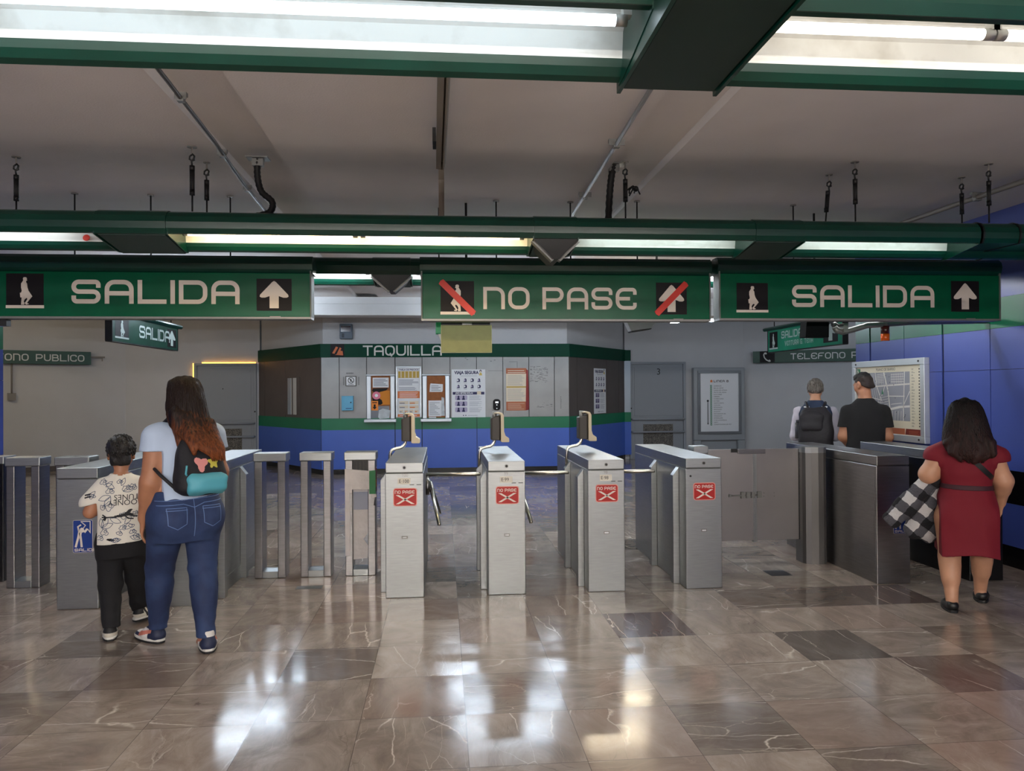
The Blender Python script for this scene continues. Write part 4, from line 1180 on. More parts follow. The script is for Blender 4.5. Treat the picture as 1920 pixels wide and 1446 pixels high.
m_or = mat('poster_orange', (218, 122, 66), .65); m_mus = mat('poster_mustard', (190, 158, 70), .65); m_gp = mat('poster_grey_print', (130, 134, 150), .7); m_navy = mat('poster_navy', (42, 40, 84), .65); m_skin_p = mat('poster_lilac', (176, 168, 196), .65); m_beige = mat('poster_beige', (222, 208, 186), .65)
t = thing('price_poster', 'tall framed price list poster in orange and white between the two ticket windows', 'poster', (-.635, BY, 0))
mb = MB(); mb.box(-.235, -.21, -.03, 0, 1.06, 1.985); mb.box(.21, .235, -.03, 0, 1.06, 1.985); mb.box(-.235, .235, -.03, 0, 1.985, 2.01); mb.build('frame', m_alu, t)
mb = MB()
mb.rect(-.21, .21, 1.06, 1.985, -.004, .002, 0)
mb.text('TABLA DE PRECIOS', .042, 0, 1.935, -.006, 1, 'CENTER', bold=.001)
mb.rect(-.195, .195, 1.795, 1.92, -.006, .001, 2)
for k in range(5): mb.rect(-.15 + k * .07, -.13 + k * .07, 1.8, 1.915, -.007, .001, 5)
lines(mb, -.18, .19, 1.66, 1.775, 6, 3, -.006, 2); lines(mb, -.18, .19, 1.56, 1.63, 4, 3, -.006, 3)
mb.rect(-.205, .205, 1.415, 1.545, -.006, .001, 4); lines(mb, -.17, .18, 1.43, 1.535, 5, 0, -.007, 4, .3)
mb.rect(-.205, .205, 1.0665, 1.115, -.006, .001, 4); lines(mb, -.17, .18, 1.085, 1.105, 1, 0, -.007, 4, .5)
for r0, r1, n in ((1.30, 1.36, 2), (1.22, 1.28, 2), (1.14, 1.2, 4)):
    for k in range(n):
        w_ = .38 / n
        mb.rect(-.19 + k * w_ + .008, -.19 + (k + 1) * w_ - .008, r0, r1, -.006, .001, 5)
        mb.rect(-.19 + k * w_ + .02, -.19 + k * w_ + w_ * .6, r0 + .012, r0 + .03, -.007, .001, [3, 4][k % 2])
mb.build('sheet', [m_paper, m_navy, m_mus, m_gp, m_or, m_beige], t)
def viaja(name, label, loc, rz, W, z0, z1):
    t = thing(name, label, 'poster', loc, rz, 'white safety posters')
    mb = MB()
    H_ = z1 - z0
    mb.rect(-W / 2, W / 2, z0, z1, 0, .004, 0)
    mb.build('sheet', m_paper, t)
    U = lambda a, b: (-W / 2 + a * W, z0 + b * H_)
    mb = MB()
    mb.text('VIAJA SEGURA', .08, U(.44, 0)[0], U(0, .905)[1], -.004, 1, 'CENTER', sx=.88 * W / .63, bold=.0035)
    mb.rect(U(.26, 0)[0], U(.75, 0)[0], U(0, .862)[1], U(0, .868)[1], -.004, .001, 2)
    mb.rect(U(.03, 0)[0], U(.97, 0)[0], U(0, .475)[1], U(0, .53)[1], -.004, .001, 1)
    mb.text('¡NO ESTÁS SOLA!', .042, U(.37, 0)[0], U(0, .49)[1], -.005, 0, 'CENTER', sx=W / .63, bold=.0018)
    mb.rect(U(.75, 0)[0], U(.87, 0)[0], U(0, .475)[1], U(0, .545)[1], -.005, .001, 4)
    cx, cz = U(.86, .93)
    mb.plate([(cx + .022 * math.cos(k * PI / 6), cz + .03 + .026 * math.sin(k * PI / 6)) for k in range(12)], -.004, .002, 1)
    mb.plate([(cx + .015 * math.cos(k * PI / 6), cz + .022 + .018 * math.sin(k * PI / 6)) for k in range(12)], -.004, .003, 4)
    mb.plate([(cx - .03, cz - .05), (cx + .03, cz - .05), (cx + .018, cz), (cx - .018, cz)], -.004, .002, 5)
    for j in range(2):
        for i in range(4):
            cx, cz = U(.20 + .205 * i, .775 - .13 * j)
            kk = (i + j * 3) % 4
            mb.plate([(cx + .03 * math.cos(k * PI / 6) * (1, .8, 1.1, .7)[kk], cz + .034 * math.sin(k * PI / 6)) for k in range(12)], -.004, .002, 1)
            mb.plate([(cx - .012 + .016 * math.cos(k * PI / 4), cz + .0 + .02 * math.sin(k * PI / 4)) for k in range(8)], -.004, .003, 3 if kk % 2 else 0)
            mb.plate([(cx - .035, cz - .035), (cx + .03, cz - .03), (cx + .02, cz - .012), (cx - .02, cz - .01)], -.004, .0025, 1)
            mb.rect(cx - .03, cx + .03, cz - .057, cz - .052, -.004, .001, 2)
    for j in range(3):
        z = U(0, .36 - .125 * j)[1]
        mb.plate(rrect(U(.1, 0)[0], U(.46, 0)[0], z, z + .09, .02), -.004, .001, 3)
        for i in range(2):
            cx = U(.2 + .15 * i, 0)[0]
            mb.plate([(cx + .018 * math.cos(k * PI / 5), z + .066 + .018 * math.sin(k * PI / 5)) for k in range(10)], -.004, .002, 1)
            mb.plate([(cx - .03, z + .004), (cx + .028, z + .004), (cx + .016, z + .05), (cx - .018, z + .05)], -.004, .002, 1)
        lines(mb, U(.52, 0)[0], U(.9, 0)[0], z + .0, z + .095, 5, 2, -.004, j + 7, .25)
    mb.rect(U(.33, 0)[0], U(.36, 0)[0], U(0, .03)[1], U(0, .05)[1], -.004, .001, 1); mb.rect(U(.4, 0)[0], U(.43, 0)[0], U(0, .03)[1], U(0, .05)[1], -.004, .001, 1); lines(mb, U(.47, 0)[0], U(.78, 0)[0], U(0, .035)[1], U(0, .05)[1], 1, 2, -.004, 1)
    mb.build('print', [m_paper, m_navy, m_gp, m_skin_p, m_beige, mat('poster_yellow', (206, 180, 96), .6)], t)
    return t
viaja('safety_poster', 'white VIAJA SEGURA poster on the booth front, right of the second ticket window', (.487, BY, 0), 0, .635, 1.045, 1.95)
a, b = Vector((2.41, 0)), Vector((4.08, 2.32)); d = (b - a).normalized(); ang = math.atan2(d.y, d.x); c = a + (b - a) * .50
viaja('safety_poster', 'white VIAJA SEGURA poster on the dark slanted right flank of the booth', (c.x + d.y * .004, BY + c.y - d.x * .004, 0), ang, .60, 1.06, 1.99)
t = thing('card_device', 'small black oval device with a lit display on the booth front', 'device', (1.017, BY, 0))
mb = MB(); mb.prism(rrect(-.068, .068, 1.175, 1.385, .05), lambda a, b, d: (a, d, b), -.05, 0); mb.build('case', m_pict, t, .006)
mb = MB(); mb.rect(-.028, .03, 1.31, 1.34, -.05, .002); mb.cyl((0, -.05, 1.275), (0, -.052, 1.275), .01, 10); mb.cyl((0, -.05, 1.21), (0, -.052, 1.21), .008, 10); mb.build('display', mat('display_white', (225, 232, 240), .4, emit=.35), t)
t = thing('notice_poster', 'beige and terracotta notice poster on the booth front', 'poster', (1.40, BY, 0))
mb = MB(); mb.rect(-.2, .19, 1.165, 1.97, 0, .004, 0); mb.build('sheet', m_beige, t)
m_ter = mat('terracotta_print', (178, 104, 72), .65)
mb = MB()
mb.rect(-.2, .19, 1.865, 1.97, -.004, .001, 0); mb.rect(-.2, .19, 1.165, 1.335, -.004, .001, 0); mb.rect(-.195, .185, 1.60, 1.625, -.004, .001, 1)
lines(mb, -.17, .17, 1.64, 1.85, 9, 2, -.004, 11, .2); lines(mb, -.17, .17, 1.36, 1.59, 10, 2, -.004, 12, .2); lines(mb, -.17, .17, 1.19, 1.32, 5, 3, -.005, 13, .2); lines(mb, -.17, .17, 1.88, 1.955, 2, 3, -.005, 14, .35, .1)
mb.build('print', [m_ter, m_mus, m_gp, m_beige], t)
mb = MB(); mb.prism([(-.035, 1.17), (.02, 1.175), (.03, 1.22), (.015, 1.93), (-.02, 1.95)], lambda a, b, d: (a, d, b), -.006, 0)
tag(mb.build('red_flap_poster', mat('dark_red_paper', (136, 34, 34), .6)), 'narrow dark red paper curling out behind the terracotta notice', 'poster').location = (1.605, BY, 0)
t = thing('wall_clock', 'small grey digital clock with a dark red display above the booth', 'clock', (-1.785, BY + .05, 0))
mb = MB(); mb.box(-.115, .115, -.1, .02, 2.525, 2.805); mb.build('case', mat('slate_plastic', (86, 98, 112), .5), t, .008)
mb = MB(); mb.rect(-.09, .09, 2.66, 2.765, -.1, .003); mb.build('display', mat('dark_red_display', (44, 8, 16), .15), t)
mb = MB(); [mb.rect(-.075, -.03, 2.555 + k * .025, 2.572 + k * .025, -.1, .003) for k in range(3)]; mb.build('buttons', m_ink, t)

# ------------------------------------------------------------------ service doors
m_door = mat('grey_blue_door_paint', (140, 144, 150), .5)
def mesh_vent_mat():
    return mat('perforated_vent', (118, 112, 104), .6, col2=(58, 56, 54), scale=70, vthr=(.45, .55))
def service_door(name, cx, label, number=None, glow=False):
    t = bpy.data.objects.new(name, None); COL.objects.link(t); t.location = (cx, 16.65, 0); struct(t, label, 'door')
    h, H_ = .645, 2.165
    mb = MB()
    for s in (-1, 1): mb.box(min(s * h, s * (h - .06)), max(s * h, s * (h - .06)), -.06, 0, 0, H_ - .05)
    mb.box(-h, h, -.06, 0, H_ - .05, H_); mb.build('door_frame', m_door, t, .004)
    mb = MB(); mb.box(-h + .065, h - .065, -.04, 0, .02, H_ - .055)
    mb.box(-h + .11, h - .11, -.05, -.04, .96, H_ - .11); mb.box(-h + .11, h - .11, -.048, -.04, .10, .88); mb.build('door_leaf', m_door, t, .004)
    for z in (.60, .885):
        mb = MB(); mb.tube([(-h + .04, -.05, z), (-h + .06, -.11, z), (h - .06, -.11, z), (h - .04, -.05, z)], .022, 10); mb.build('push_bar', m_door, t)
    mb = MB(); mb.rect(-.34, .34, .25, .77, -.048, .004); mb.build('vent', mesh_vent_mat(), t)
    mb = MB(); mb.cyl(((h - .03) * (1 if glow else -1), -.06, 1.13), ((h - .03) * (1 if glow else -1), -.075, 1.13), .016, 12); mb.build('lock', m_ink, t)
    if number:
        mb = MB(); mb.text(number, .2, -.03, 1.88, -.05, 0); mb.build('number', m_ink, t)
    if glow:
        g = mat('light_through_gap', (255, 190, 90), .5, emit=1.6, ecol=(255, 176, 70))
        mb = MB(); mb.rect(-h + .17, h - .01, H_ + .0, H_ + .022, -.06, .003); mb.rect(-h - .018, -h, 1.5, H_ - .0, -.06, .003); mb.build('door_gap', g, t)
        mb = MB(); mb.cyl((-.05, -.05, 1.62), (-.05, -.054, 1.62), .012, 10); mb.build('peephole', m_ink, t)
    return t
service_door('door_1', -4.605, 'grey service door with a golden light gap along its top', None, True)
service_door('door_2', 4.80, 'grey blue service door numbered 3', '3')

# ------------------------------------------------------------------ line board
t = thing('line_board', 'grey standing board listing the stations of LINEA 8', 'information board', (6.165, 16.5, 0))
m_brd = mat('grey_board_enamel', (150, 154, 158), .45)
mb = MB(); mb.box(-.59, .59, -.05, .1, .40, 2.03); [mb.box(min(s * .59, s * .42), max(s * .59, s * .42), -.05, .1, 0, .40) for s in (-1, 1)]; mb.box(-.42, .42, 0.02, .1, .1, .40); mb.build('stand', m_brd, t, .02, 3)
mb = MB(); mb.box(-.50, .50, -.075, -.05, .54, .60); mb.box(-.50, .50, -.075, -.05, 1.90, 1.96); mb.box(-.50, -.44, -.075, -.05, .60, 1.90); mb.box(.44, .5, -.075, -.05, .60, 1.90); mb.build('frame', mat('frame_grey', (118, 120, 124), .4, metal=.4), t, .006)
mb = MB(); mb.rect(-.44, .44, .60, 1.90, -.05, .004, 0); mb.build('sheet', m_paper, t)
ST = ['GARIBALDI', 'BELLAS ARTES', 'S JUAN DE LETRAN', 'SALTO DEL AGUA', 'DOCTORES', 'OBRERA', 'CHABACANO', 'LA VIGA', 'SANTA ANITA', 'COYUYA', 'IZTACALCO', 'APATLACO', 'ACULCO', 'ESCUADRON 201', 'ATLALILCO', 'IZTAPALAPA', 'C DE LA ESTRELLA', 'UAM I', 'CONSTITUCION DE 1917']
LP = [m_ink, m_or, mat('line_green', (0, 120, 76), .5), m_paper]
mb = MB()
letters(mb, 'LINEA 8', -.135, 1.70, .05, 1.0, .2, .22, -.054, 0, space=.03)
mb.plate([(-.21, 1.70), (-.16, 1.70), (-.16, 1.74), (-.185, 1.76), (-.21, 1.74)], -.054, .002, 1)
mb.build('title_lettering', LP, t)
mb = MB()
for k, s_ in enumerate(ST):
    z = 1.605 - k * .0478
    mb.text(s_, .036, -.135, z, -.054, 0)
    mb.plate(rrect(-.215, -.175, z - .008, z + .034, .01), -.054, .002, 2); mb.rect(-.205, -.185, z + .006, z + .02, -.056, .001, 3)
mb.build('station_lettering', LP, t)
mb = MB()
mb.rect(-.278, -.262, .78, 1.28, -.054, .001, 0)
mb.plate([(-.27 + .024 * math.cos(k * PI / 6), 1.285 + .024 * math.sin(k * PI / 6)) for k in range(12)], -.054, .002, 0)
mb.plate([(-.29, .79), (-.25, .79), (-.27, .75)], -.054, .002, 0)
mb.build('route_arrow', LP, t)

# ------------------------------------------------------------------ neighbourhood map on the blue wall
t = thing('map_board', 'large framed street map headed PLANO DE BARRIO on the blue wall', 'map', (4.87, 8.535, 0), -PI / 2)
W = 1.345; z0, z1 = .985, 1.855
m_frame = mat('map_frame_aluminium', (196, 202, 206), .35, metal=.5)
mb = MB(); f_ = .068
mb.box(0, W, -.06, 0, z0, z0 + f_); mb.box(0, W, -.06, 0, z1 - f_, z1); mb.box(0, f_, -.06, 0, z0 + f_, z1 - f_); mb.box(W - f_, W, -.06, 0, z0 + f_, z1 - f_); mb.build('frame', m_frame, t, .004)
mb = MB(); [mb.cyl((x, -.06, z), (x, -.066, z), .010, 10) for x in (.09, W - .09) for z in (z0 + .034, z1 - .034)]; mb.build('screw', m_ink, t)
mb = MB(); mb.rect(f_, W - f_, z0 + f_, z1 - f_, -.03, .003); mb.build('sheet', mat('map_cream', (228, 220, 196), .5), t)
mb = MB()
mg, mwh, mdk, mgr, mbr, mrd = range(6)
xa, xb, za, zb = .20, 1.07, z0 + .215, z1 - .135
mb.rect(xa, xb, za, zb, -.033, .001, mg)
rnd = random.Random(9)
def street(p, q_, wd=.007): mb.ribbon([(xa + (xb - xa) * p[0], za + (zb - za) * p[1]), (xa + (xb - xa) * q_[0], za + (zb - za) * q_[1])], wd, -.034, mwh)
street((0, .68), (.5, .72), .016); street((.5, .72), (1, .75), .016); street((.47, 1), (.56, .6), .022); street((.56, .6), (.62, 0), .02); street((.58, .22), (.8, .28), .026); street((.8, .28), (1, .3), .022); street((.9, 1), (.87, 0), .014); street((.55, .5), (.9, .5), .01)
street((.3, .74), (.42, .4), .014); street((.28, 1), (.3, .74), .012); street((0, .5), (.4, .42), .009); street((.87, .3), (1, .6), .01); street((.42, .5), (.5, .74), .01)
for k in range(9): street((.02 + k * .028, .70), (.0 + k * .03, .98), .005)
for k in range(8): street((.02 + k * .045, .67), (.05 + k * .05, .45 - .05 * k * .3), .005)
for k in range(7): street((.63 + k * .036, .76), (.64 + k * .036, .97), .006)
for k in range(4): street((.62, .8 + k * .05), (.88, .8 + k * .052), .005)
for k in range(6): street((.3 + k * .04, .74), (.32 + k * .035, .98), .005); street((.31, .78 + .035 * k), (.47, .79 + .036 * k), .004)
for k in range(7): street((.40, .46 - k * .05), (.56, .50 - k * .055), .005)
for k in range(5): street((.06 + k * .07, .44), (.1 + k * .07, .08), .006); street((.02, .4 - k * .08), (.4, .36 - k * .08), .006)
for k in range(4): street((.64 + k * .06, .0), (.65 + k * .06, .2), .006)
street((.62, .33), (.84, .36), .006)
for k in range(26):
    x, z = xa + rnd.random() * (xb - xa), za + rnd.random() * (zb - za)
    mb.rect(x, x + .008, z, z + .011, -.035, .001, mdk)
mb.plate([(xa + .36, za + .28), (xa + .40, za + .28), (xa + .38, za + .34)], -.035, .001, mgr)
MP = [mat('map_block_grey', (150, 152, 162), .5), mat('map_street_white', (232, 230, 224), .5), m_ink, mat('map_green', (30, 120, 80), .5), mat('map_terracotta', (186, 104, 70), .5), mat('map_maroon', (120, 40, 34), .5)]
mb.build('street_map', MP, t)
mb = MB()
mb.rect(f_ + .005, f_ + .07, z1 - .17, z1 - .085, -.033, .001, mgr); mb.ribbon([(f_ + .02, z1 - .1), (f_ + .03, z1 - .13), (f_ + .05, z1 - .155)], .014, -.034, mwh)
mb.build('emblem', MP, t)
mb = MB()
mb.text('PLANO DE BARRIO', .042, .64, z1 - .117, -.033, mdk, 'CENTER')
mb.build('title_lettering', MP, t)
mb = MB()
rx = 1.10
for k in range(20):
    z = z1 - .12 - k * .031
    lines(mb, rx, rx + .06, z, z + .018, 2, mdk, -.033, k, .3, .6)
    mb.rect(rx + .12, rx + .135, z, z + .014, -.033, .001, mdk)
mb.build('legend', MP, t)
mb = MB()
mb.rect(f_ + .002, .98, z0 + f_ + .005, z0 + .135, -.033, .001, mbr); mb.plate([(.985, z0 + f_ + .005), (W - f_ - .003, z0 + f_ + .005), (W - f_ - .003, z0 + .135), (1.0, z0 + .135)], -.033, .001, mrd)
lines(mb, 1.05, 1.24, z0 + .085, z0 + .125, 3, mbr, -.035, 3, .3)
mb.build('footer_band', MP, t)

# ------------------------------------------------------------------ people: smooth bodies grown from joints
from mathutils.bvhtree import BVHTree
class Field:
    """signed distance grid: smooth union of limbs, turned into one continuous surface"""
    def __init__(s, lo, hi, h):
        s.h = h
        s.lo = np.array(lo, np.float32)
        s.n = [int(math.ceil((b - a) / h)) + 1 for a, b in zip(lo, hi)]
        s.ax = [np.float32(lo[i]) + np.arange(s.n[i], dtype=np.float32) * np.float32(h) for i in range(3)]
        s.F = np.full(s.n, 0.5, np.float32)
    def blk(s, lo, hi, m):
        sl = []
        for i in range(3):
            a = max(0, int((lo[i] - m - s.lo[i]) / s.h)); b = min(s.n[i], int((hi[i] + m - s.lo[i]) / s.h) + 2)
            if b <= a: return None
            sl.append(slice(a, b))
        return tuple(sl)
    def grid(s, sl):
        return s.ax[0][sl[0]][:, None, None], s.ax[1][sl[1]][None, :, None], s.ax[2][sl[2]][None, None, :]
    def put(s, fn, lo, hi, k=.02, sub=False):
        sl = s.blk(lo, hi, k + 4 * s.h)
        if sl is None: return s
        d = fn(*s.grid(sl)).astype(np.float32)
        A = s.F[sl]
        if sub:
            d = -d
            hh = np.clip(.5 - .5 * (A - d) / k, 0, 1) if k > 0 else (A < d) * 1.0
            s.F[sl] = A * (1 - hh) + d * hh + k * hh * (1 - hh)
        else:
            hh = np.clip(.5 + .5 * (A - d) / k, 0, 1)
            s.F[sl] = A * (1 - hh) + d * hh - k * hh * (1 - hh)
        return s
    def cap(s, a, b, ra, rb, k=.02, sc=(1, 1, 1)):
        a = np.array(a, np.float32); b = np.array(b, np.float32); r = max(ra, rb)
        ab = b - a; L = float(ab @ ab) + 1e-9; mn = min(sc)
        def fn(X, Y, Z):
            t = np.clip(((X - a[0]) * ab[0] + (Y - a[1]) * ab[1] + (Z - a[2]) * ab[2]) / L, 0, 1)
            q = np.sqrt(((X - a[0] - t * ab[0]) / sc[0]) ** 2 + ((Y - a[1] - t * ab[1]) / sc[1]) ** 2 + ((Z - a[2] - t * ab[2]) / sc[2]) ** 2)
            return (q - (ra + (rb - ra) * t)) * mn
        return s.put(fn, np.minimum(a, b) - r * 1.3, np.maximum(a, b) + r * 1.3, k)
    def ell(s, c, r, R=None, k=.02, sub=False):
        c = np.array(c, np.float32); R = np.eye(3) if R is None else np.array(R); mr = min(r); m = max(r)
        def fn(X, Y, Z):
            x, y, z = X - c[0], Y - c[1], Z - c[2]
            q = [R[0][i] * x + R[1][i] * y + R[2][i] * z for i in range(3)]
            k0 = np.sqrt(sum((q[i] / r[i]) ** 2 for i in range(3)))
            k1 = np.sqrt(sum((q[i] / r[i] ** 2) ** 2 for i in range(3))) + 1e-6
            return np.where(k0 < .2, (k0 - 1) * mr, k0 * (k0 - 1) / k1)
        return s.put(fn, c - m, c + m, k, sub)
    def loft(s, lv, k=.03, n=2.3, inf=0.0):
        """levels (z, cx, cy, half width, half depth)"""
        lv = sorted(lv); z = np.array([l[0] for l in lv]); zz = np.linspace(z[0], z[-1], 240)
        P = []
        for j in range(1, 5):
            v = np.array([l[j] for l in lv]); m = np.gradient(v, z)
            i = np.clip(np.searchsorted(z, zz) - 1, 0, len(z) - 2); t = (zz - z[i]) / (z[i + 1] - z[i]); dz = z[i + 1] - z[i]
            P.append((2 * t**3 - 3 * t**2 + 1) * v[i] + (t**3 - 2 * t**2 + t) * dz * m[i] + (-2 * t**3 + 3 * t**2) * v[i + 1] + (t**3 - t**2) * dz * m[i + 1])
        def fn(X, Y, Z):
            zc = np.clip(Z, z[0], z[-1])
            cx, cy, a, b = (np.interp(zc, zz, p) for p in P)
            a = np.maximum(a + inf, .004); b = np.maximum(b + inf, .004)
            q = (np.abs((X - cx) / a) ** n + np.abs((Y - cy) / b) ** n) ** (1 / n)
            d = (q - 1) * np.minimum(a, b)
            e = np.maximum(z[0] - Z, Z - z[-1])
            return np.where(e > 0, np.sqrt(np.maximum(d, 0) ** 2 + e ** 2) + np.minimum(d, 0) * 0, np.maximum(d, e * .5 - .0))
        lo = [min(l[1] - l[3] for l in lv) - .03, min(l[2] - l[4] for l in lv) - .03, z[0]]; hi = [max(l[1] + l[3] for l in lv) + .03, max(l[2] + l[4] for l in lv) + .03, z[-1]]
        return s.put(fn, np.array(lo) - abs(inf), np.array(hi) + abs(inf), k)
    def full(s, fn, k=0.0):
        """keep only where fn < 0"""
        X, Y, Z = s.grid((slice(None),) * 3)
        s.F = np.maximum(s.F, fn(X, Y, Z) + 0 * s.F)
        return s
    def wrinkle(s, amp, dirs, mask=None):
        X, Y, Z = s.grid((slice(None),) * 3)
        t = 0
        for (fx, fy, fz, ph) in dirs: t = t + np.sin(fx * X + fy * Y + fz * Z + ph + 1.3 * np.sin(fz * .37 * X + fx * .41 * Z + ph * 2))
        if mask is not None: t = t * mask(X, Y, Z)
        s.F = s.F + amp * t / max(1, len(dirs))
        return s
    def mesh(s):
        F = s.F; S = F < 0
        cs = [S[i:S.shape[0] - 1 + i, j:S.shape[1] - 1 + j, k:S.shape[2] - 1 + k] for i in (0, 1) for j in (0, 1) for k in (0, 1)]
        alln = cs[0].copy(); anyn = cs[0].copy()
        for c in cs[1:]: alln &= c; anyn |= c
        I, J, K = np.nonzero(anyn & ~alln)
        idx = np.full(alln.shape, -1, np.int32); idx[I, J, K] = np.arange(len(I))
        pos = np.zeros((len(I), 3)); cnt = np.zeros(len(I))
        cor = [(i, j, k) for i in (0, 1) for j in (0, 1) for k in (0, 1)]
        for a in range(8):
            for b in range(a + 1, 8):
                if sum(abs(p - q) for p, q in zip(cor[a], cor[b])) != 1: continue
                fa = F[I + cor[a][0], J + cor[a][1], K + cor[a][2]]; fb = F[I + cor[b][0], J + cor[b][1], K + cor[b][2]]
                m = (fa < 0) != (fb < 0)
                t = np.where(m, fa / np.where(fa - fb == 0, 1, fa - fb), 0)
                for d in range(3): pos[:, d] += m * (cor[a][d] + t * (cor[b][d] - cor[a][d]))
                cnt += m
        pos = (pos / cnt[:, None] + np.stack([I, J, K], 1)) * s.h + s.lo
        quads = []
        for d in range(3):
            e1, e2 = (d + 1) % 3, (d + 2) % 3
            sa = [slice(None)] * 3; sb = [slice(None)] * 3; sa[d] = slice(0, -1); sb[d] = slice(1, None)
            A, B = S[tuple(sa)], S[tuple(sb)]
            p = np.stack(np.nonzero(A != B), 1)
            ok = (p[:, e1] > 0) & (p[:, e2] > 0) & (p[:, e1] < s.n[e1] - 1) & (p[:, e2] < s.n[e2] - 1)
            p = p[ok]; fl = A[p[:, 0], p[:, 1], p[:, 2]]
            q = []
            for o1, o2 in ((-1, -1), (0, -1), (0, 0), (-1, 0)):
                c = p.copy(); c[:, e1] += o1; c[:, e2] += o2
                q.append(idx[c[:, 0], c[:, 1], c[:, 2]])
            q = np.stack(q, 1); q[~fl] = q[~fl][:, ::-1]
            quads.append(q)
        return pos, np.concatenate(quads)
    def build(s, name, mats, parent, fn=None, smooth=1):
        V, Q = s.mesh()
        Q = Q[(Q >= 0).all(1)]
        for _ in range(smooth):
            acc = np.zeros_like(V); c = np.zeros(len(V))
            for i in range(4):
                for j in ((i + 1) % 4, (i - 1) % 4):
                    np.add.at(acc, Q[:, i], V[Q[:, j]]); np.add.at(c, Q[:, i], 1)
            V = V * .5 + .5 * acc / np.maximum(c, 1)[:, None]
        me = bpy.data.meshes.new(name)
        me.vertices.add(len(V)); me.vertices.foreach_set('co', V.astype(np.float32).ravel())
        me.loops.add(4 * len(Q)); me.loops.foreach_set('vertex_index', Q.astype(np.int32).ravel())
        me.polygons.add(len(Q)); me.polygons.foreach_set('loop_start', np.arange(0, 4 * len(Q), 4, dtype=np.int32))
        mats = mats if isinstance(mats, (list, tuple)) else [mats]
        for m in mats: me.materials.append(m)
        if fn is not None:
            C_ = V[Q].mean(1)
            me.polygons.foreach_set('material_index', fn(C_[:, 0], C_[:, 1], C_[:, 2]).astype(np.int32))
        me.polygons.foreach_set('use_smooth', np.ones(len(Q), bool))
        me.update(calc_edges=True); me.validate()
        o = bpy.data.objects.new(name, me); COL.objects.link(o)
        if parent is not None: o.parent = parent
        s.bvh = BVHTree.FromPolygons([tuple(v) for v in V], [tuple(int(i) for i in q) for q in Q])
        return o
def onto(bvh, x, z, org, d, off):
    """point of the surface seen from org along d at lateral x, height z"""
    d = Vector(d).normalized(); r = Vector((d.y, -d.x, 0))
    o = Vector(org) + r * x + Vector((0, 0, z))
    h, n, i, t = bvh.ray_cast(o, d)
    if h is None: return None
    return h - d * off
def decal_lines(bvh, lines_, wid, org, d, off=.003, mb=None, m=0, step=.012):
    mb = mb or MB()
    for L in lines_:
        pts = []
        for (a, b), (c, e) in zip(L, L[1:]):
            n = max(1, int(math.hypot(c - a, e - b) / step))
            pts += [(a + (c - a) * i / n, b + (e - b) * i / n) for i in range(n)]
        pts.append(L[-1])
        prev = None
        for i, p in enumerate(pts):
            a, b = pts[max(i - 1, 0)], pts[min(i + 1, len(pts) - 1)]
            t = Vector((b[0] - a[0], b[1] - a[1]))
            if t.length < 1e-9: continue
            t.normalize(); n = Vector((-t.y, t.x)) * wid / 2
            u, v = onto(bvh, p[0] + n.x, p[1] + n.y, org, d, off), onto(bvh, p[0] - n.x, p[1] - n.y, org, d, off)
            if u is None or v is None: prev = None; continue
            if prev and (prev[0] - u).length < .06: mb.face([prev[0], prev[1], v, u], m, True)
            prev = (u, v)
    return mb
def inside(poly, x, y):
    c = False
    for (x0, y0), (x1, y1) in zip(poly, poly[1:] + poly[:1]):
        if (y0 > y) != (y1 > y) and x < (x1 - x0) * (y - y0) / (y1 - y0) + x0: c = not c
    return c
def decal_area(bvh, poly, org, d, off=.003, mb=None, m=0, st=.004):
    mb = mb or MB()
    x0, x1 = min(p[0] for p in poly), max(p[0] for p in poly); z0, z1 = min(p[1] for p in poly), max(p[1] for p in poly)
    cache = {}
    def P(i, j):
        if (i, j) not in cache:
            h = onto(bvh, x0 + i * st, z0 + j * st, org, d, off)
            cache[(i, j)] = mb.bm.verts.new(h) if h is not None else None
        return cache[(i, j)]
    for i in range(int((x1 - x0) / st) + 1):
        for j in range(int((z1 - z0) / st) + 1):
            if inside(poly, x0 + (i + .5) * st, z0 + (j + .5) * st):
                q = [P(i, j), P(i + 1, j), P(i + 1, j + 1), P(i, j + 1)]
                if None not in q:
                    f = mb.bm.faces.new(q); f.material_index = m; f.smooth = True
    return mb
def project(mb, bvh, org, d, off):
    """lays a flat x-z drawing (y ignored) on the surface"""
    bad = []
    for v in mb.bm.verts:
        h = onto(bvh, v.co.x, v.co.z, org, d, off)
        if h is None: bad.append(v)
        else: v.co = h
    bmesh.ops.delete(mb.bm, geom=bad, context='VERTS')
    return mb
def Rz(a): return np.array([[math.cos(a), -math.sin(a), 0], [math.sin(a), math.cos(a), 0], [0, 0, 1]])
def Rx(a): return np.array([[1, 0, 0], [0, math.cos(a), -math.sin(a)], [0, math.sin(a), math.cos(a)]])
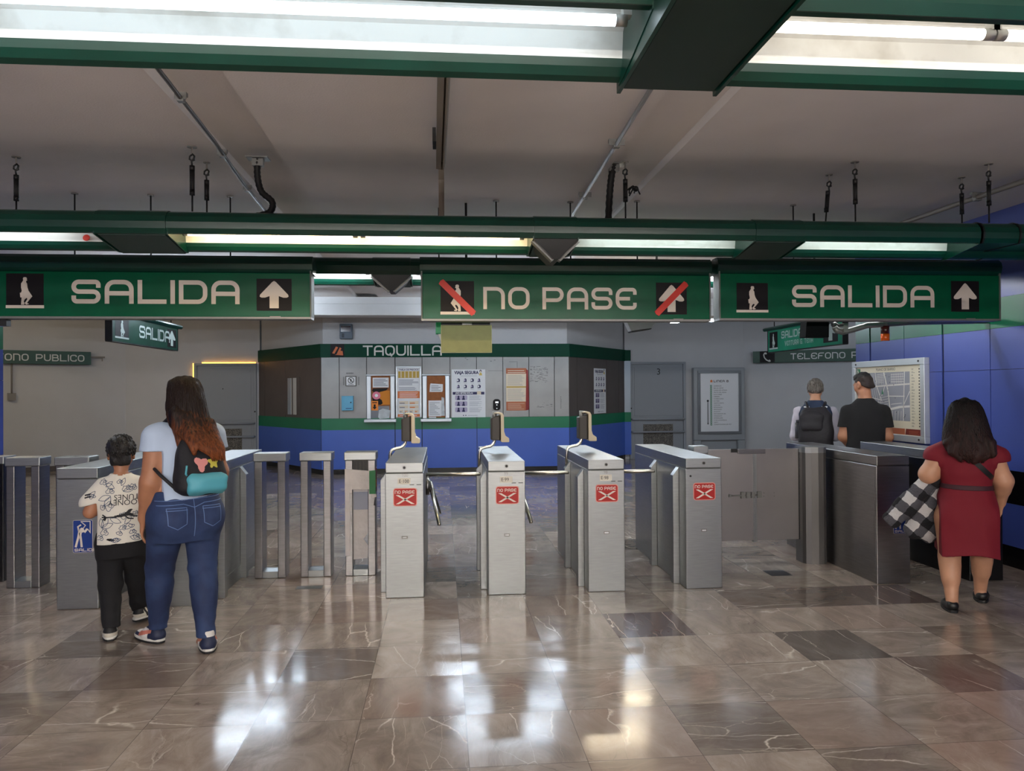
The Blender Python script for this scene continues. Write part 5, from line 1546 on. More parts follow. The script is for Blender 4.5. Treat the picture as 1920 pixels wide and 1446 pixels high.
def head(S, c, s=1.0, yaw=0.0, pitch=0.0):
    """skull, jaw, nose, lips, brow and ears; returns the frame for eyes and hair"""
    R = Rz(yaw) @ Rx(pitch); c = np.array(c)
    at = lambda x, y, z: c + R @ (np.array([x, y, z]) * s)
    E_ = lambda p, r, k=.02, **kw: S.ell(at(*p), [v * s for v in r], R, k * s, **kw)
    E_((0, -.008, .028), (.074, .093, .088)); E_((0, .022, -.03), (.058, .07, .082)); E_((0, .055, -.082), (.026, .026, .022), .03)
    E_((-.045, .045, -.02), (.022, .03, .03), .03); E_((.045, .045, -.02), (.022, .03, .03), .03)
    E_((0, .082, .022), (.05, .012, .012), .025)
    E_((-.031, .094, .006), (.015, .011, .008), .008, sub=True); E_((.031, .094, .006), (.015, .011, .008), .008, sub=True)
    S.cap(at(0, .088, .012), at(0, .108, -.022), .007 * s, .012 * s, .012 * s); E_((-.011, .098, -.026), (.008, .009, .007), .008); E_((.011, .098, -.026), (.008, .009, .007), .008)
    E_((0, .088, -.05), (.022, .009, .006), .008); E_((0, .086, -.06), (.019, .009, .007), .008)
    for q in (-1, 1):
        E_((q * .076, -.008, -.002), (.010, .02, .031), .008); E_((q * .083, -.004, .002), (.005, .009, .016), .006, sub=True); E_((q * .075, .002, -.026), (.007, .009, .010), .006)
    return at, R
def eyes(parent, at, s):
    for q in (-1, 1):
        mb = MB(); mb.ball(tuple(at(q * .031, .0735, .006)), .012 * s, 0, 8); mb.ball(tuple(at(q * .031, .0805, .006)), .0056 * s, 1, 6)
        mb.build('eye', [mat('eye_white', (226, 222, 216), .3), mat('eye_brown', (44, 28, 20), .2)], parent)
def hand(S, w_, u, side, nrm, s=1.0, curl=.5, spread=1.0):
    """w_ wrist, u fingers' direction, side thumb-ward direction, nrm palm-ward direction; palm, four jointed fingers and a thumb"""
    w_ = np.array(w_, float); u = np.array(u, float); u /= np.linalg.norm(u)
    side = np.array(side, float); side -= u * (side @ u); side /= np.linalg.norm(side)
    nrm_ = np.cross(u, side); nrm_ = nrm_ if nrm_ @ np.array(nrm) > 0 else -nrm_
    for f, L in ((.027, .085), (.009, .09), (-.009, .087), (-.026, .08)):
        S.cap(w_ + side * f * .55 * s, w_ + u * L * s + side * f * s, .0145 * s, .0115 * s, .016 * s)
    S.ell(w_ + u * .035 * s + side * .024 * s + nrm_ * .008 * s, (.016 * s,) * 3, None, .016 * s)
    for f, L, c in ((.028, .074, .8), (.0095, .083, .95), (-.0095, .077, 1.05), (-.027, .06, 1.2)):
        p = w_ + u * .088 * s + side * f * s; d = u + side * f * 1.5 * spread; d /= np.linalg.norm(d)
        a = 0
        for seg, r in ((.42, .0088), (.33, .0080), (.25, .0072)):
            a += curl * c * .55
            q = p + (d * math.cos(a) + nrm_ * math.sin(a)) * L * seg * s
            S.cap(p, q, r * s, (r - .0008) * s, .0035 * s); p = q
    p = w_ + u * .03 * s + side * .026 * s
    q = p + (side * .75 + u * .75 + nrm_ * .35) * .034 * s; S.cap(p, q, .0125 * s, .0100 * s, .010 * s)
    r_ = q + (side * .25 + u * 1.0 + nrm_ * .45) * .028 * s; S.cap(q, r_, .0098 * s, .0085 * s, .004 * s)
    t_ = r_ + (u * 1.0 - side * .1 + nrm_ * .4) * .022 * s; S.cap(r_, t_, .0085 * s, .0068 * s, .004 * s)
def limb(S, pts, rs, k=.025, inf=0.0, sc=(1, 1, 1)):
    for a, b, ra, rb in zip(pts, pts[1:], rs, rs[1:]): S.cap(a, b, ra + inf, rb + inf, k, sc)
    return S
def shoe(parent, name, heel, ang, L, Wd, mats, fn, lift=0.0, low=False, sole_h=.028, label=None):
    """heel = point of the floor under the heel's back, toe pointing along ang (0 = forward)"""
    S = Field((-Wd, -.03, -.02), (Wd, L + .04, .16), .004)
    w_ = Wd / 2
    S.cap((0, .035, .045), (0, L * .45, .04), w_ * .86, w_ * .95, .02, (1, 1, .95)); S.cap((0, L * .45, .035), (w_ * .08, L - w_ * .9, .026), w_ * .98, w_ * .85, .03, (1, 1, .62))
    if not low:
        S.cap((0, .045, .05), (0, .052, .105), w_ * .80, w_ * .74, .02); S.cap((0, .08, .08), (0, L * .55, .045), w_ * .55, w_ * .5, .03)
    else:
        S.ell((0, .085, .085), (w_ * .62, .075, .04), None, .012, sub=True)
    S.full(lambda X, Y, Z: sole_h * .7 - Z); S.full(lambda X, Y, Z: Z - (.072 if low else .125 - .3 * (Y - .05) * (Y > .05)))
    o = S.build(name, mats, parent, fn)
    if label: o['label'] = label
    out = []
    for k in range(28):
        a = 2 * PI * k / 28
        y = (L / 2 - .002) + (L / 2 + .004) * math.sin(a); t = y / L
        ww = w_ * (.86 + .22 * math.sin(PI * min(1, max(0, t)) * .9 + .1)) * 1.0
        out.append((ww * math.copysign(abs(math.cos(a)) ** .55, math.cos(a)), y))
    mb = MB(); mb.prism(out, lambda a, b, d: (a, b, d), .0, sole_h * .45, 1); mb.prism([(a * 1.01, b) for a, b in out], lambda a, b, d: (a, b, d), sole_h * .45, sole_h)
    mb.build('sole', [mats[0] if low else mat('sole_white', (222, 220, 214), .6), mat('sole_dark', (30, 30, 32), .7)], o, .003)
    o.matrix_local = Matrix.Translation((heel[0], heel[1], heel[2] if len(heel) > 2 else .001)) @ Matrix.Rotation(ang, 4, 'Z') @ Matrix.Rotation(-lift, 4, 'X')
    return o, S
m_skin = mat('warm_brown_skin', (176, 122, 92), 0.5, var=.06, scale=14, bump=.04, bscale=220)
m_skin2 = mat('light_brown_skin', (196, 146, 116), 0.5, var=.06, scale=14, bump=.04, bscale=220)
def hair_mat(name, c0, c1, z0, z1, rough=.38):
    """hair colour runs from root colour to tip colour down the length; fine strands"""
    m = mat(name, c0, rough + .12, spec=.25, bump=.55, bscale=26, stretch=(5, 5, .35))
    nt = m.node_tree; b = nt.nodes['Principled BSDF']
    tc = nt.nodes.new('ShaderNodeTexCoord'); sp = nt.nodes.new('ShaderNodeSeparateXYZ'); nt.links.new(tc.outputs['Object'], sp.inputs[0])
    mp = nt.nodes.new('ShaderNodeMapping'); mp.inputs['Scale'].default_value = (30, 30, 2.4); nt.links.new(tc.outputs['Object'], mp.inputs[0])
    n = nt.nodes.new('ShaderNodeTexNoise'); n.inputs['Scale'].default_value = 3; n.inputs['Detail'].default_value = 4; nt.links.new(mp.outputs[0], n.inputs['Vector'])
    mr = nt.nodes.new('ShaderNodeMapRange'); mr.inputs['From Min'].default_value = z0; mr.inputs['From Max'].default_value = z1; mr.clamp = False; nt.links.new(sp.outputs[2], mr.inputs[0])
    ad = nt.nodes.new('ShaderNodeMath'); ad.operation = 'MULTIPLY_ADD'; nt.links.new(n.outputs['Fac'], ad.inputs[0]); ad.inputs[1].default_value = 1.3; nt.links.new(mr.outputs[0], ad.inputs[2])
    r = nt.nodes.new('ShaderNodeValToRGB'); r.color_ramp.elements[0].position = .55; r.color_ramp.elements[1].position = 1.0
    r.color_ramp.elements[0].color = srgb(*c0); r.color_ramp.elements[1].color = srgb(*c1)
    sb = nt.nodes.new('ShaderNodeMath'); sb.operation = 'MULTIPLY'; nt.links.new(ad.outputs[0], sb.inputs[0]); sb.inputs[1].default_value = .62
    nt.links.new(sb.outputs[0], r.inputs[0]); nt.links.new(r.outputs[0], b.inputs['Base Color'])
    return m
def strands(mb, lv, n, r, seed, phis, wob=.01, z_lo=None, out=.004):
    """locks of hair running down a lofted mass"""
    rnd = random.Random(seed)
    lv = sorted(lv, reverse=True)
    Z = [l[0] for l in lv][::-1]
    g = lambda z, j: float(np.interp(z, Z, [l[j] for l in lv][::-1]))
    for k in range(n):
        ph = rnd.uniform(*phis); top = Z[-1] - rnd.uniform(.01, .06); bot = Z[0] + rnd.uniform(-.02, .10) * 1.0
        pts = []; p1, p2 = rnd.random() * 6, rnd.uniform(8, 18)
        M_ = 16
        for i in range(M_ + 1):
            z = top + (bot - top) * i / M_
            a = ph + wob * 8 * math.sin(p1 + p2 * z) * (i / M_)
            e = out + rnd.uniform(-.001, .002)
            pts.append((g(z, 1) + (g(z, 3) + e) * math.cos(a), g(z, 2) + (g(z, 4) + e) * math.sin(a), z))
        mb.tube(pts, [r * (.5 + .8 * math.sin(PI * min(.97, (i + .6) / M_))) for i in range(M_ + 1)], 5, 0)
    return mb

# ------------------------------------------------------------------ woman with long hair and a small backpack
BACK = dict(org=(0, -1.2, 0), d=(0, 1, 0))
m_denim = mat('blue_denim', (32, 46, 82), .75, col2=(56, 78, 122), scale=5, vthr=(.4, .75), bump=.12, bscale=500)
m_stitch = mat('denim_stitch', (98, 124, 172), .7)
P = thing('person', 'woman with long auburn hair, pale blue T-shirt and blue jeans, walking beside the boy', 'person', (-1.565, 4.77, 0), math.radians(36))
TOR = [(.66, 0, -.01, .17, .13), (.76, 0, -.02, .205, .155), (.84, 0, -.02, .205, .155), (.92, 0, -.008, .19, .14), (1.0, 0, 0, .178, .128), (1.1, 0, 0, .18, .128), (1.2, 0, 0, .188, .125), (1.28, 0, -.005, .18, .10), (1.34, 0, -.005, .12, .075), (1.38, 0, 0, .06, .055)]
LSH, LEL, LWR = (-.165, -.01, 1.285), (-.197, -.005, 1.02), (-.210, .085, .80)
RSH, REL, RWR = (.16, -.01, 1.285), (.215, .02, 1.05), (.17, .22, .98)
LL = [(-.10, 0, .80), (-.100, .155, .465), (-.090, .235, .10)]
RL = [(.10, -.01, .80), (.098, -.02, .465), (.072, -.145, .085)]
def body_woman():
    S = Field((-.36, -.3, 0), (.36, .42, 1.68), .0055)
    S.loft(TOR, .03, inf=-.012)
    S.cap((0, .0, 1.33), (0, .012, 1.45), .058, .054, .04)
    limb(S, [LSH, LEL, LWR], [.064, .053, .033], .03); limb(S, [RSH, REL, RWR], [.062, .05, .032], .03)
    S.cap(LEL, np.array(LEL) * .6 + np.array(LWR) * .4, .05, .047, .03); S.cap(REL, np.array(REL) * .6 + np.array(RWR) * .4, .048, .045, .03)
    hand(S, LWR, (-.05, .22, -1), (.35, 1, .1), (1, .2, 0), .95, .35)
    hand(S, RWR, (-.4, .9, -.1), (-.6, 0, .9), (0, 0, -1), .95, .6)
    limb(S, LL, [.09, .06, .038], .03); limb(S, RL, [.09, .06, .038], .03)
    for L in (LL, RL): S.cap((L[2][0], L[2][1] - .0, .045), (L[2][0], L[2][1] + .1, .035), .028, .022, .02)
    at, R = head(S, (0, .03, 1.515), 1.0, .1, -.05)
    o = S.build('body', m_skin, P)
    eyes(o, at, 1.0)
body_woman()
S = Field((-.36, -.3, .8), (.36, .25, 1.42), .006)
S.loft(TOR, .03, inf=.008)
S.cap(LSH, np.array(LSH) * .62 + np.array(LEL) * .38, .080, .084, .035); S.cap(RSH, np.array(RSH) * .62 + np.array(REL) * .38, .078, .082, .035)
S.cap((-.13, -.01, 1.32), LSH, .055, .07, .03); S.cap((.13, -.01, 1.32), RSH, .055, .07, .03)
S.wrinkle(.0045, [(9, 12, 26, 0), (-14, 8, 34, 2), (22, -6, 18, 4)], lambda X, Y, Z: np.clip((1.24 - Z) * 6, .25, 1))
S.full(lambda X, Y, Z: (.895 + .11 * (X + .2)) - Z)
S.full(lambda X, Y, Z: np.where(np.abs(X) > .15, 1.205 - .0 * X - Z, -1))
S.full(lambda X, Y, Z: np.sqrt(X ** 2 + (Y - .02) ** 2) * -1 + .075 + (Z < 1.36) * -1.0)
tee = S.build('tshirt', mat('pale_blue_cotton', (186, 204, 230), .85, bump=.1, bscale=300), P); tee_b = S.bvh
S = Field((-.34, -.32, .03), (.34, .42, 1.0), .006)
S.loft([l for l in TOR if l[0] < 1.05], .03, inf=.004)
S.ell((-.095, -.085, .80), (.105, .10, .115), None, .04); S.ell((.095, -.09, .80), (.105, .10, .115), None, .04)
low_ = lambda L: L[:2] + [(L[2][0], L[2][1] - .008, L[2][2] - .045)]
limb(S, low_(LL), [.116, .079, .051], .03); limb(S, low_(RL), [.116, .079, .051], .03)
for L in (LL, RL):
    a, b = np.array(L[1]), np.array(L[2])
    S.cap(a * .75 + b * .25 + (0, -.012, 0), a * .5 + b * .5 + (0, -.01, 0), .078, .066, .03)
S.wrinkle(.0045, [(6, 10, 60, 0), (-9, 12, 84, 2), (14, 5, 46, 1)], lambda X, Y, Z: np.clip(np.exp(-((Z - .46) / .06) ** 2) + 1.3 * np.exp(-((Z - .14) / .06) ** 2) + .7 * np.exp(-((Z - .7) / .05) ** 2), .12, 1.3))
S.full(lambda X, Y, Z: .088 - Z); S.full(lambda X, Y, Z: Z - (.975 + .06 * X))
jeans = S.build('jeans', m_denim, P); jb = S.bvh
def pocket(x0, x1):
    c = (x0 + x1) / 2
    return [(x0, .875), (x1, .875), (x1 - .004, .78), (c, .752), (x0 + .004, .78), (x0, .875)]
for x0, x1 in ((-.158, -.042), (.042, .158)):
    mb = decal_area(jb, pocket(x0, x1)[:-1], **BACK, off=.0035)
    o = mb.build('back_pocket', m_denim, jeans)
    decal_lines(jb, [pocket(x0 + .004, x1 - .004), [(x0, .862), (x1, .862)]], .004, **BACK, off=.006).build('pocket_stitching', m_stitch, jeans)
decal_lines(jb, [[(-.19, .915), (.19, .925)], [(0, .92), (0, .70)], [(-.19, .89), (-.06, .895), (0, .872), (.06, .895), (.19, .90)]], .004, **BACK, off=.004).build('seam_stitching', m_stitch, jeans)
m_sw = mat('sneaker_white', (222, 218, 214), .55); m_sn = mat('sneaker_navy', (36, 44, 72), .6); m_ss = mat('sneaker_salmon', (206, 124, 104), .6)
def sneaker(X, Y, Z):
    k = np.zeros(len(X), int)
    k[(Y < .075) & (Z < .095) & (Z > .022)] = 1
    k[(Y > .17) & (Z < .045)] = 1
    s_ = .03 + .35 * (Y - .02)
    k[(Y > .05) & (Y < .185) & (np.abs(Z - (.075 - .25 * (Y - .05))) < .010 + .03 * (Y - .05))] = 2
    k[(Y > .08) & (Y < .15) & (Z > .085)] = 1
    return k
shoe(P, 'sneaker', (-.082, .180, .001), math.radians(16), .26, .098, [m_sw, m_sn, m_ss], sneaker)
shoe(P, 'sneaker', (.066, -.208, .001), math.radians(-17), .26, .098, [m_sw, m_sn, m_ss], sneaker)
HV = [(1.652, 0, .0, .03, .04), (1.625, 0, .005, .078, .085), (1.58, 0, 0, .096, .108), (1.50, 0, -.02, .106, .112), (1.42, .0, -.05, .114, .098), (1.35, .005, -.10, .115, .075), (1.29, .03, -.175, .104, .055), (1.235, .06, -.235, .080, .042), (1.195, .085, -.27, .054, .03), (1.165, .10, -.285, .028, .02)]
m_hair1 = hair_mat('brown_to_auburn_hair', (30, 18, 14), (132, 72, 38), 1.50, 1.12)
S = Field((-.2, -.44, 1.02), (.25, .2, 1.7), .0055)
S.loft(HV, .03)
S.cap((-.08, -.1, 1.42), (-.075, -.15, 1.24), .04, .016, .03); S.cap((-.03, -.13, 1.4), (-.03, -.26, 1.2), .04, .014, .03); S.cap((.10, -.14, 1.36), (.13, -.27, 1.17), .035, .014, .03)
S.full(lambda X, Y, Z: np.where(Z > 1.42, (Y - .055 - .28 * (Z - 1.5)), -1))
X_ = 90
S.wrinkle(.004, [(X_, 20, 6, 0), (130, -30, 9, 1)], None)
hb = S.build('hair', m_hair1, P)
mb = strands(MB(), HV, 240, .0042, 3, (PI * 1.0, PI * 2.0), .009); mb.build('loose_strands', m_hair1, hb)
# the backpack she wears is a thing of its own
m_bp = mat('black_nylon', (26, 26, 32), .7, bump=.15, bscale=80); m_bpb = mat('turquoise_nylon', (84, 168, 186), .55, bump=.2, bscale=18)
B = thing('backpack', 'small black backpack with a turquoise pocket and colourful patches on the auburn-haired woman', 'backpack', P.location, P.rotation_euler[2])
S = Field((-.24, -.42, .9), (.26, 0, 1.36), .006)
S.loft([(1.32, .02, -.14, .045, .022), (1.28, .02, -.15, .085, .035), (1.22, .02, -.17, .115, .055), (1.12, .02, -.20, .138, .08), (1.03, .02, -.215, .148, .095), (.975, .02, -.21, .138, .085), (.95, .02, -.20, .10, .05)], .03, 2.8)
S.wrinkle(.004, [(20, 10, 26, 0), (-14, 30, 22, 3)])
S.build('bag', m_bp, B); bb = S.bvh
S = Field((-.2, -.42, .9), (.26, -.1, 1.14), .005)
S.loft([(1.083, .03, -.28, .085, .02), (1.07, .03, -.285, .105, .035), (1.02, .03, -.295, .112, .045), (.975, .03, -.285, .108, .04), (.955, .03, -.27, .09, .02)], .02, 3.2)
S.wrinkle(.003, [(30, 0, 40, 0), (-40, 10, 20, 1)])
S.build('front_pocket', m_bpb, B)
blob = lambda cx, cz, r, n, amp, ph: [(cx + r * (1 + amp * math.sin(n * a + ph)) * math.cos(a), cz + r * 1.15 * (1 + amp * math.sin(n * a + ph)) * math.sin(a)) for a in (2 * PI * k / 40 for k in range(40))]
decal_area(bb, blob(.005, 1.135, .032, 3, .3, .4), **BACK, off=.004, st=.003).build('pink_patch', mat('pink_patch', (226, 150, 146), .6), B)
decal_area(bb, blob(.075, 1.14, .026, 5, .25, 0), **BACK, off=.004, st=.003).build('yellow_patch', mat('yellow_patch', (206, 194, 84), .6), B)
mb = MB()
for k in range(3): decal_area(bb, [(.115, 1.145 + k * .014), (.15, 1.15 + k * .014), (.15, 1.158 + k * .014), (.115, 1.153 + k * .014)], **BACK, off=.004, st=.003, mb=mb)
mb.build('striped_patch', mat('aqua_patch', (150, 210, 214), .6), B)
mb = MB(); mb.tube([(-.085, -.30, 1.13), (-.09, -.31, 1.11), (-.094, -.312, 1.085), (-.088, -.31, 1.075)], .006, 8); mb.build('zip_pull', m_bpb, B)
def strap(mb, pts, w_=.016):
    mb.tube(pts, w_, 8); return mb
mb = strap(MB(), [(-.05, -.13, 1.315), (-.085, -.09, 1.365), (-.10, -.02, 1.392), (-.105, .06, 1.36), (-.115, .115, 1.26), (-.13, .125, 1.14)], .013)
mb.build('shoulder_strap', m_bp, B)
mb = strap(MB(), [(.09, -.13, 1.315), (.105, -.09, 1.365), (.11, -.02, 1.392), (.115, .06, 1.36), (.115, .115, 1.26), (.13, .125, 1.14)], .013)
mb.build('shoulder_strap', m_bp, B)
mb = strap(MB(), [(-.13, .125, 1.14), (-.185, .06, 1.13), (-.198, -.03, 1.12), (-.175, -.12, 1.07), (-.12, -.19, 1.0)], .010)
mb.build('lower_strap', m_bp, B)
mb = strap(MB(), [(.13, .125, 1.14), (.185, .06, 1.13), (.198, -.03, 1.12), (.185, -.12, 1.07), (.14, -.19, 1.0)], .010)
mb.build('lower_strap', m_bp, B)

# ------------------------------------------------------------------ boy
P = thing('person', 'small boy with short black hair, white T-shirt with line drawings and black trousers', 'person', (-2.07, 5.10, 0), math.radians(17))
TOR = [(.50, 0, 0, .12, .095), (.60, 0, -.005, .135, .105), (.70, 0, 0, .125, .098), (.82, 0, 0, .128, .095), (.92, 0, 0, .132, .085), (.98, 0, 0, .10, .065), (1.02, 0, 0, .05, .045)]
LSH, LEL, LWR = (-.125, 0, .935), (-.175, -.015, .795), (-.13, .13, .78)
RSH, REL, RWR = (.125, 0, .935), (.17, 0, .79), (.15, .13, .72)
LL = [(-.065, 0, .57), (-.062, .0, .33), (-.05, -.095, .08)]
RL = [(.065, .01, .57), (.078, .14, .34), (.085, .245, .09)]
S = Field((-.28, -.26, 0), (.28, .4, 1.3), .0052)
S.loft(TOR, .03, inf=-.008)
S.cap((0, 0, .98), (0, .008, 1.09), .042, .04, .03)
limb(S, [LSH, LEL, LWR], [.042, .037, .026], .02); limb(S, [RSH, REL, RWR], [.042, .037, .026], .02)
hand(S, LWR, (.4, .9, -.1), (.3, 0, .9), (1, 0, -.2), .72, .6); hand(S, RWR, (0, .8, -.6), (-.8, .2, .3), (-.3, 0, -1), .72, .6)
limb(S, LL, [.055, .045, .03], .02); limb(S, RL, [.055, .045, .03], .02)
at, R = head(S, (0, .02, 1.148), .96, .02, -.06)
o = S.build('body', m_skin, P); eyes(o, at, .96)
S = Field((-.2, -.2, 1.0), (.2, .2, 1.32), .0045)
S.ell(at(0, -.014, .042), (.084, .104, .092), R, .02); S.cap(at(-.03, -.058, -.04), at(.03, -.058, -.04), .036, .036, .03)
S.full(lambda X, Y, Z: (Y - .085 - .55 * (Z - 1.17)))
S.full(lambda X, Y, Z: np.where((np.abs(X) > .058) & (Y > -.045), 1.163 - Z, -1))
S.full(lambda X, Y, Z: 1.085 - Z)
S.wrinkle(.0035, [(60, 70, 40, 0), (-80, 50, 60, 1), (90, -40, 70, 2)])
hb = S.build('hair', mat('black_hair', (24, 20, 19), .5, bump=.6, bscale=60, stretch=(3, 3, 1)), P)
mb = MB(); rnd = random.Random(2)
for k in range(150):
    a, e = rnd.uniform(.6 * PI, 2.4 * PI), rnd.uniform(-.35, 1.5)
    p = Vector(at(.084 * math.cos(a) * math.cos(e), .104 * math.sin(a) * math.cos(e) - .012, .042 + .094 * math.sin(e)))
    q = Vector(at(.089 * math.cos(a + .12) * math.cos(e - .3), .109 * math.sin(a + .12) * math.cos(e - .3) - .014, .042 + .099 * math.sin(e - .3)))
    mb.tube([p, (p + q) / 2 + (p + q - 2 * Vector(at(0, 0, .04))).normalized() * .004, q], [.006, .006, .001], 5)
mb.build('tousled_top', mat('black_hair', (24, 20, 19), .5), hb)
S = Field((-.3, -.22, .5), (.3, .22, 1.06), .005)
TS = [(.57, 0, 0, .158, .128), (.66, 0, 0, .150, .122), (.78, 0, 0, .140, .112), (.90, 0, 0, .142, .10), (.975, 0, 0, .112, .076), (1.035, 0, 0, .058, .052)]
S.loft(TS, .03)
S.cap((-.10, 0, .955), (-.172, -.008, .85), .055, .066, .03); S.cap((.10, 0, .955), (.172, 0, .85), .055, .066, .03)
S.wrinkle(.0045, [(10, 14, 22, 0), (-18, 6, 30, 2), (24, -8, 14, 4)])
S.full(lambda X, Y, Z: (.598 + .06 * X) - Z); S.full(lambda X, Y, Z: np.where(np.abs(X) > .135, .845 - .25 * (np.abs(X) - .17) - Z, -1))
S.full(lambda X, Y, Z: np.where(Z > 1.0, .052 - np.sqrt(X ** 2 + Y ** 2), -1)); S.full(lambda X, Y, Z: Z - 1.032)
tee = S.build('tshirt', mat('white_cotton', (226, 222, 212), .85, bump=.1, bscale=300), P); tb = S.bvh
rnd = random.Random(12)
LN = []
def curl_(cx, cz, r, n, sq, ph):
    return [(cx + r * (1 + .25 * math.sin(n * a + ph)) * math.cos(a), cz + r * sq * (1 + .3 * math.cos((n + 1) * a + ph)) * math.sin(a)) for a in (2 * PI * k / 30 for k in range(31))]
def leaf_(cx, cz, L, a, w_=.22):
    c, s_ = math.cos(a), math.sin(a)
    return [(cx + c * L * t - s_ * w_ * L * q * math.sin(PI * t), cz + s_ * L * t + c * w_ * L * q * math.sin(PI * t)) for q, ts in ((1, [k / 8 for k in range(9)]), (-1, [1 - k / 8 for k in range(9)])) for t in ts]
for cx, cz, r in ((-.055, .93, .022), (.04, .945, .026), (.075, .95, .02), (-.095, .985, .018), (-.06, .835, .026), (-.095, .83, .018), (.055, .705, .026), (.02, .70, .02), (.075, .67, .018), (-.085, .675, .02), (.0, .665, .016), (.095, .64, .018), (-.11, .64, .018), (.02, .775, .02), (.09, .78, .018), (-.02, .625, .016), (-.16, .90, .02), (.0, .985, .014)):
    LN += [curl_(cx, cz, r, rnd.randint(2, 4), rnd.uniform(.6, 1), rnd.random() * 6), curl_(cx + r * .3, cz + r * .1, r * .42, 3, .8, rnd.random() * 6)]
for cx, cz, L, a in ((-.05, .90, .075, 3.5), (-.05, .895, .07, 4.2), (.02, .925, .07, .3), (-.03, .945, .06, 2.6), (-.1, .70, .075, 1.1), (-.1, .70, .07, .4), (-.1, .70, .06, 1.7), (.01, .73, .07, 2.7), (.03, .72, .06, .9), (-.14, .93, .05, 4.0), (.06, .64, .06, 5.9), (-.05, .62, .06, .1), (.01, .96, .05, 1.2), (-.08, .955, .05, .7)):
    LN.append(leaf_(cx, cz, L, a))
decal_lines(tb, LN, .0032, **BACK, off=.0025, step=.008).build('line_drawing', mat('slate_blue_ink', (66, 82, 110), .7), tee)
m_bi = mat('shirt_black_ink', (30, 30, 36), .7)
mb = decal_area(tb, [(-.03, .775), (.03, .79), (.06, .815), (.075, .81), (.06, .79), (.09, .775), (.06, .775), (.035, .768), (-.03, .762)], **BACK, off=.0035, st=.003)
decal_lines(tb, [[(-.03, .768), (-.075, .766)], [(-.075, .766), (-.098, .782)], [(-.075, .766), (-.102, .766)], [(-.075, .766), (-.096, .75)], [(-.075, .766), (-.085, .745)], [(-.2, .905), (-.165, .915)], [(-.2, .89), (-.165, .9)], [(.03, .775), (.05, .755), (.08, .75)], [(.04, .78), (.1, .762)]], .008, **BACK, off=.0035, mb=mb)
mb.build('black_print', m_bi, tee)
mb = MB()
mb.text('LOONEY', .047, .125, .872, 0, 0, rot=PI, sx=1.0); mb.text('TUNES', .047, .112, .905, 0, 0, rot=PI, sx=1.0)
project(mb, tb, (0, -1.2, 0), (0, 1, 0), .003).build('lettering', m_bi, tee)
m_blk = mat('black_jersey', (20, 20, 24), .85, bump=.15, bscale=120)
S = Field((-.26, -.26, .03), (.26, .42, .68), .0055)
S.loft([l for l in TOR if l[0] < .75], .03, inf=.012)
limb(S, LL, [.084, .068, .052], .03); limb(S, RL, [.084, .068, .052], .03)
S.wrinkle(.005, [(10, 10, 50, 0), (-12, 9, 66, 2)], lambda X, Y, Z: np.clip(1.2 - Z * 2, .3, 1))
S.full(lambda X, Y, Z: .075 - Z); S.full(lambda X, Y, Z: Z - .66)
S.build('trousers', m_blk, P)
m_bw = mat('trainer_cream', (214, 208, 194), .55); m_bk = mat('trainer_black', (26, 26, 28), .6)
def trainer(X, Y, Z):
    k = np.zeros(len(X), int)
    k[(Y < .05) & (Z > .05)] = 1
    for q in (.07, .095, .12): k[np.abs(Y + .35 * Z - q - .012) < .007] = 1
    k[Z < .024] = 1
    return k
shoe(P, 'trainer', (-.05, -.155, .001), math.radians(6), .20, .08, [m_bw, m_bk], trainer, sole_h=.026)
shoe(P, 'trainer', (.06, .195, .012), math.radians(-50), .20, .08, [m_bw, m_bk], trainer, lift=math.radians(-5), sole_h=.026)

# ------------------------------------------------------------------ woman in the red dress
P = thing('person', 'woman with dark wavy hair in a dark red belted dress, walking away', 'person', (3.67, 5.03, 0), math.radians(-27))
TOR = [(.52, 0, 0, .18, .15), (.64, 0, -.015, .20, .165), (.74, 0, -.01, .185, .15), (.86, 0, 0, .150, .125), (.96, 0, 0, .165, .135), (1.05, 0, 0, .168, .125), (1.12, 0, -.01, .145, .095), (1.17, 0, -.005, .10, .07), (1.21, 0, 0, .055, .055)]
LSH, LEL, LWR = (-.158, -.005, 1.085), (-.232, -.01, .93), (-.13, .18, .93)
RSH, REL, RWR = (.16, -.005, 1.085), (.225, -.005, .90), (.225, .10, .735)
LL = [(-.10, 0, .62), (-.112, -.03, .35), (-.112, -.13, .06)]
RL = [(.10, .02, .62), (.112, .12, .36), (.118, .215, .07)]
S = Field((-.42, -.32, 0), (.42, .45, 1.5), .0058)
S.loft(TOR, .03, inf=-.012)
S.cap((0, .0, 1.16), (0, .012, 1.27), .058, .054, .04)
limb(S, [LSH, LEL, LWR], [.068, .060, .036], .03); limb(S, [RSH, REL, RWR], [.068, .056, .036], .03)
S.cap(LEL, (-.19, .06, .93), .056, .05, .03); S.cap(REL, (.228, .03, .84), .052, .047, .03)
hand(S, LWR, (.9, .45, 0), (-.2, .3, .9), (0, .2, -1), .9, .6); hand(S, RWR, (-.1, .35, -1), (-.5, 1, .1), (-1, -.2, 0), .9, .5)
limb(S, LL, [.10, .066, .038], .03); limb(S, RL, [.10, .066, .038], .03)
for L in (LL, RL):
    a, b = np.array(L[1]), np.array(L[2])
    S.cap(a * .8 + b * .2 + (0, -.012, 0), a * .55 + b * .45 + (0, -.012, 0), .064, .056, .03)
    S.cap((L[2][0], L[2][1] - .03, .045), (L[2][0], L[2][1] + .12, .03), .034, .028, .02)
at, R = head(S, (0, .02, 1.345), .97, .05, -.05)
o = S.build('body', m_skin2, P); eyes(o, at, .97)
m_dress = mat('dark_red_jersey', (116, 10, 31), .8, bump=.1, bscale=200)
S = Field((-.34, -.32, .3), (.34, .32, 1.24), .006)
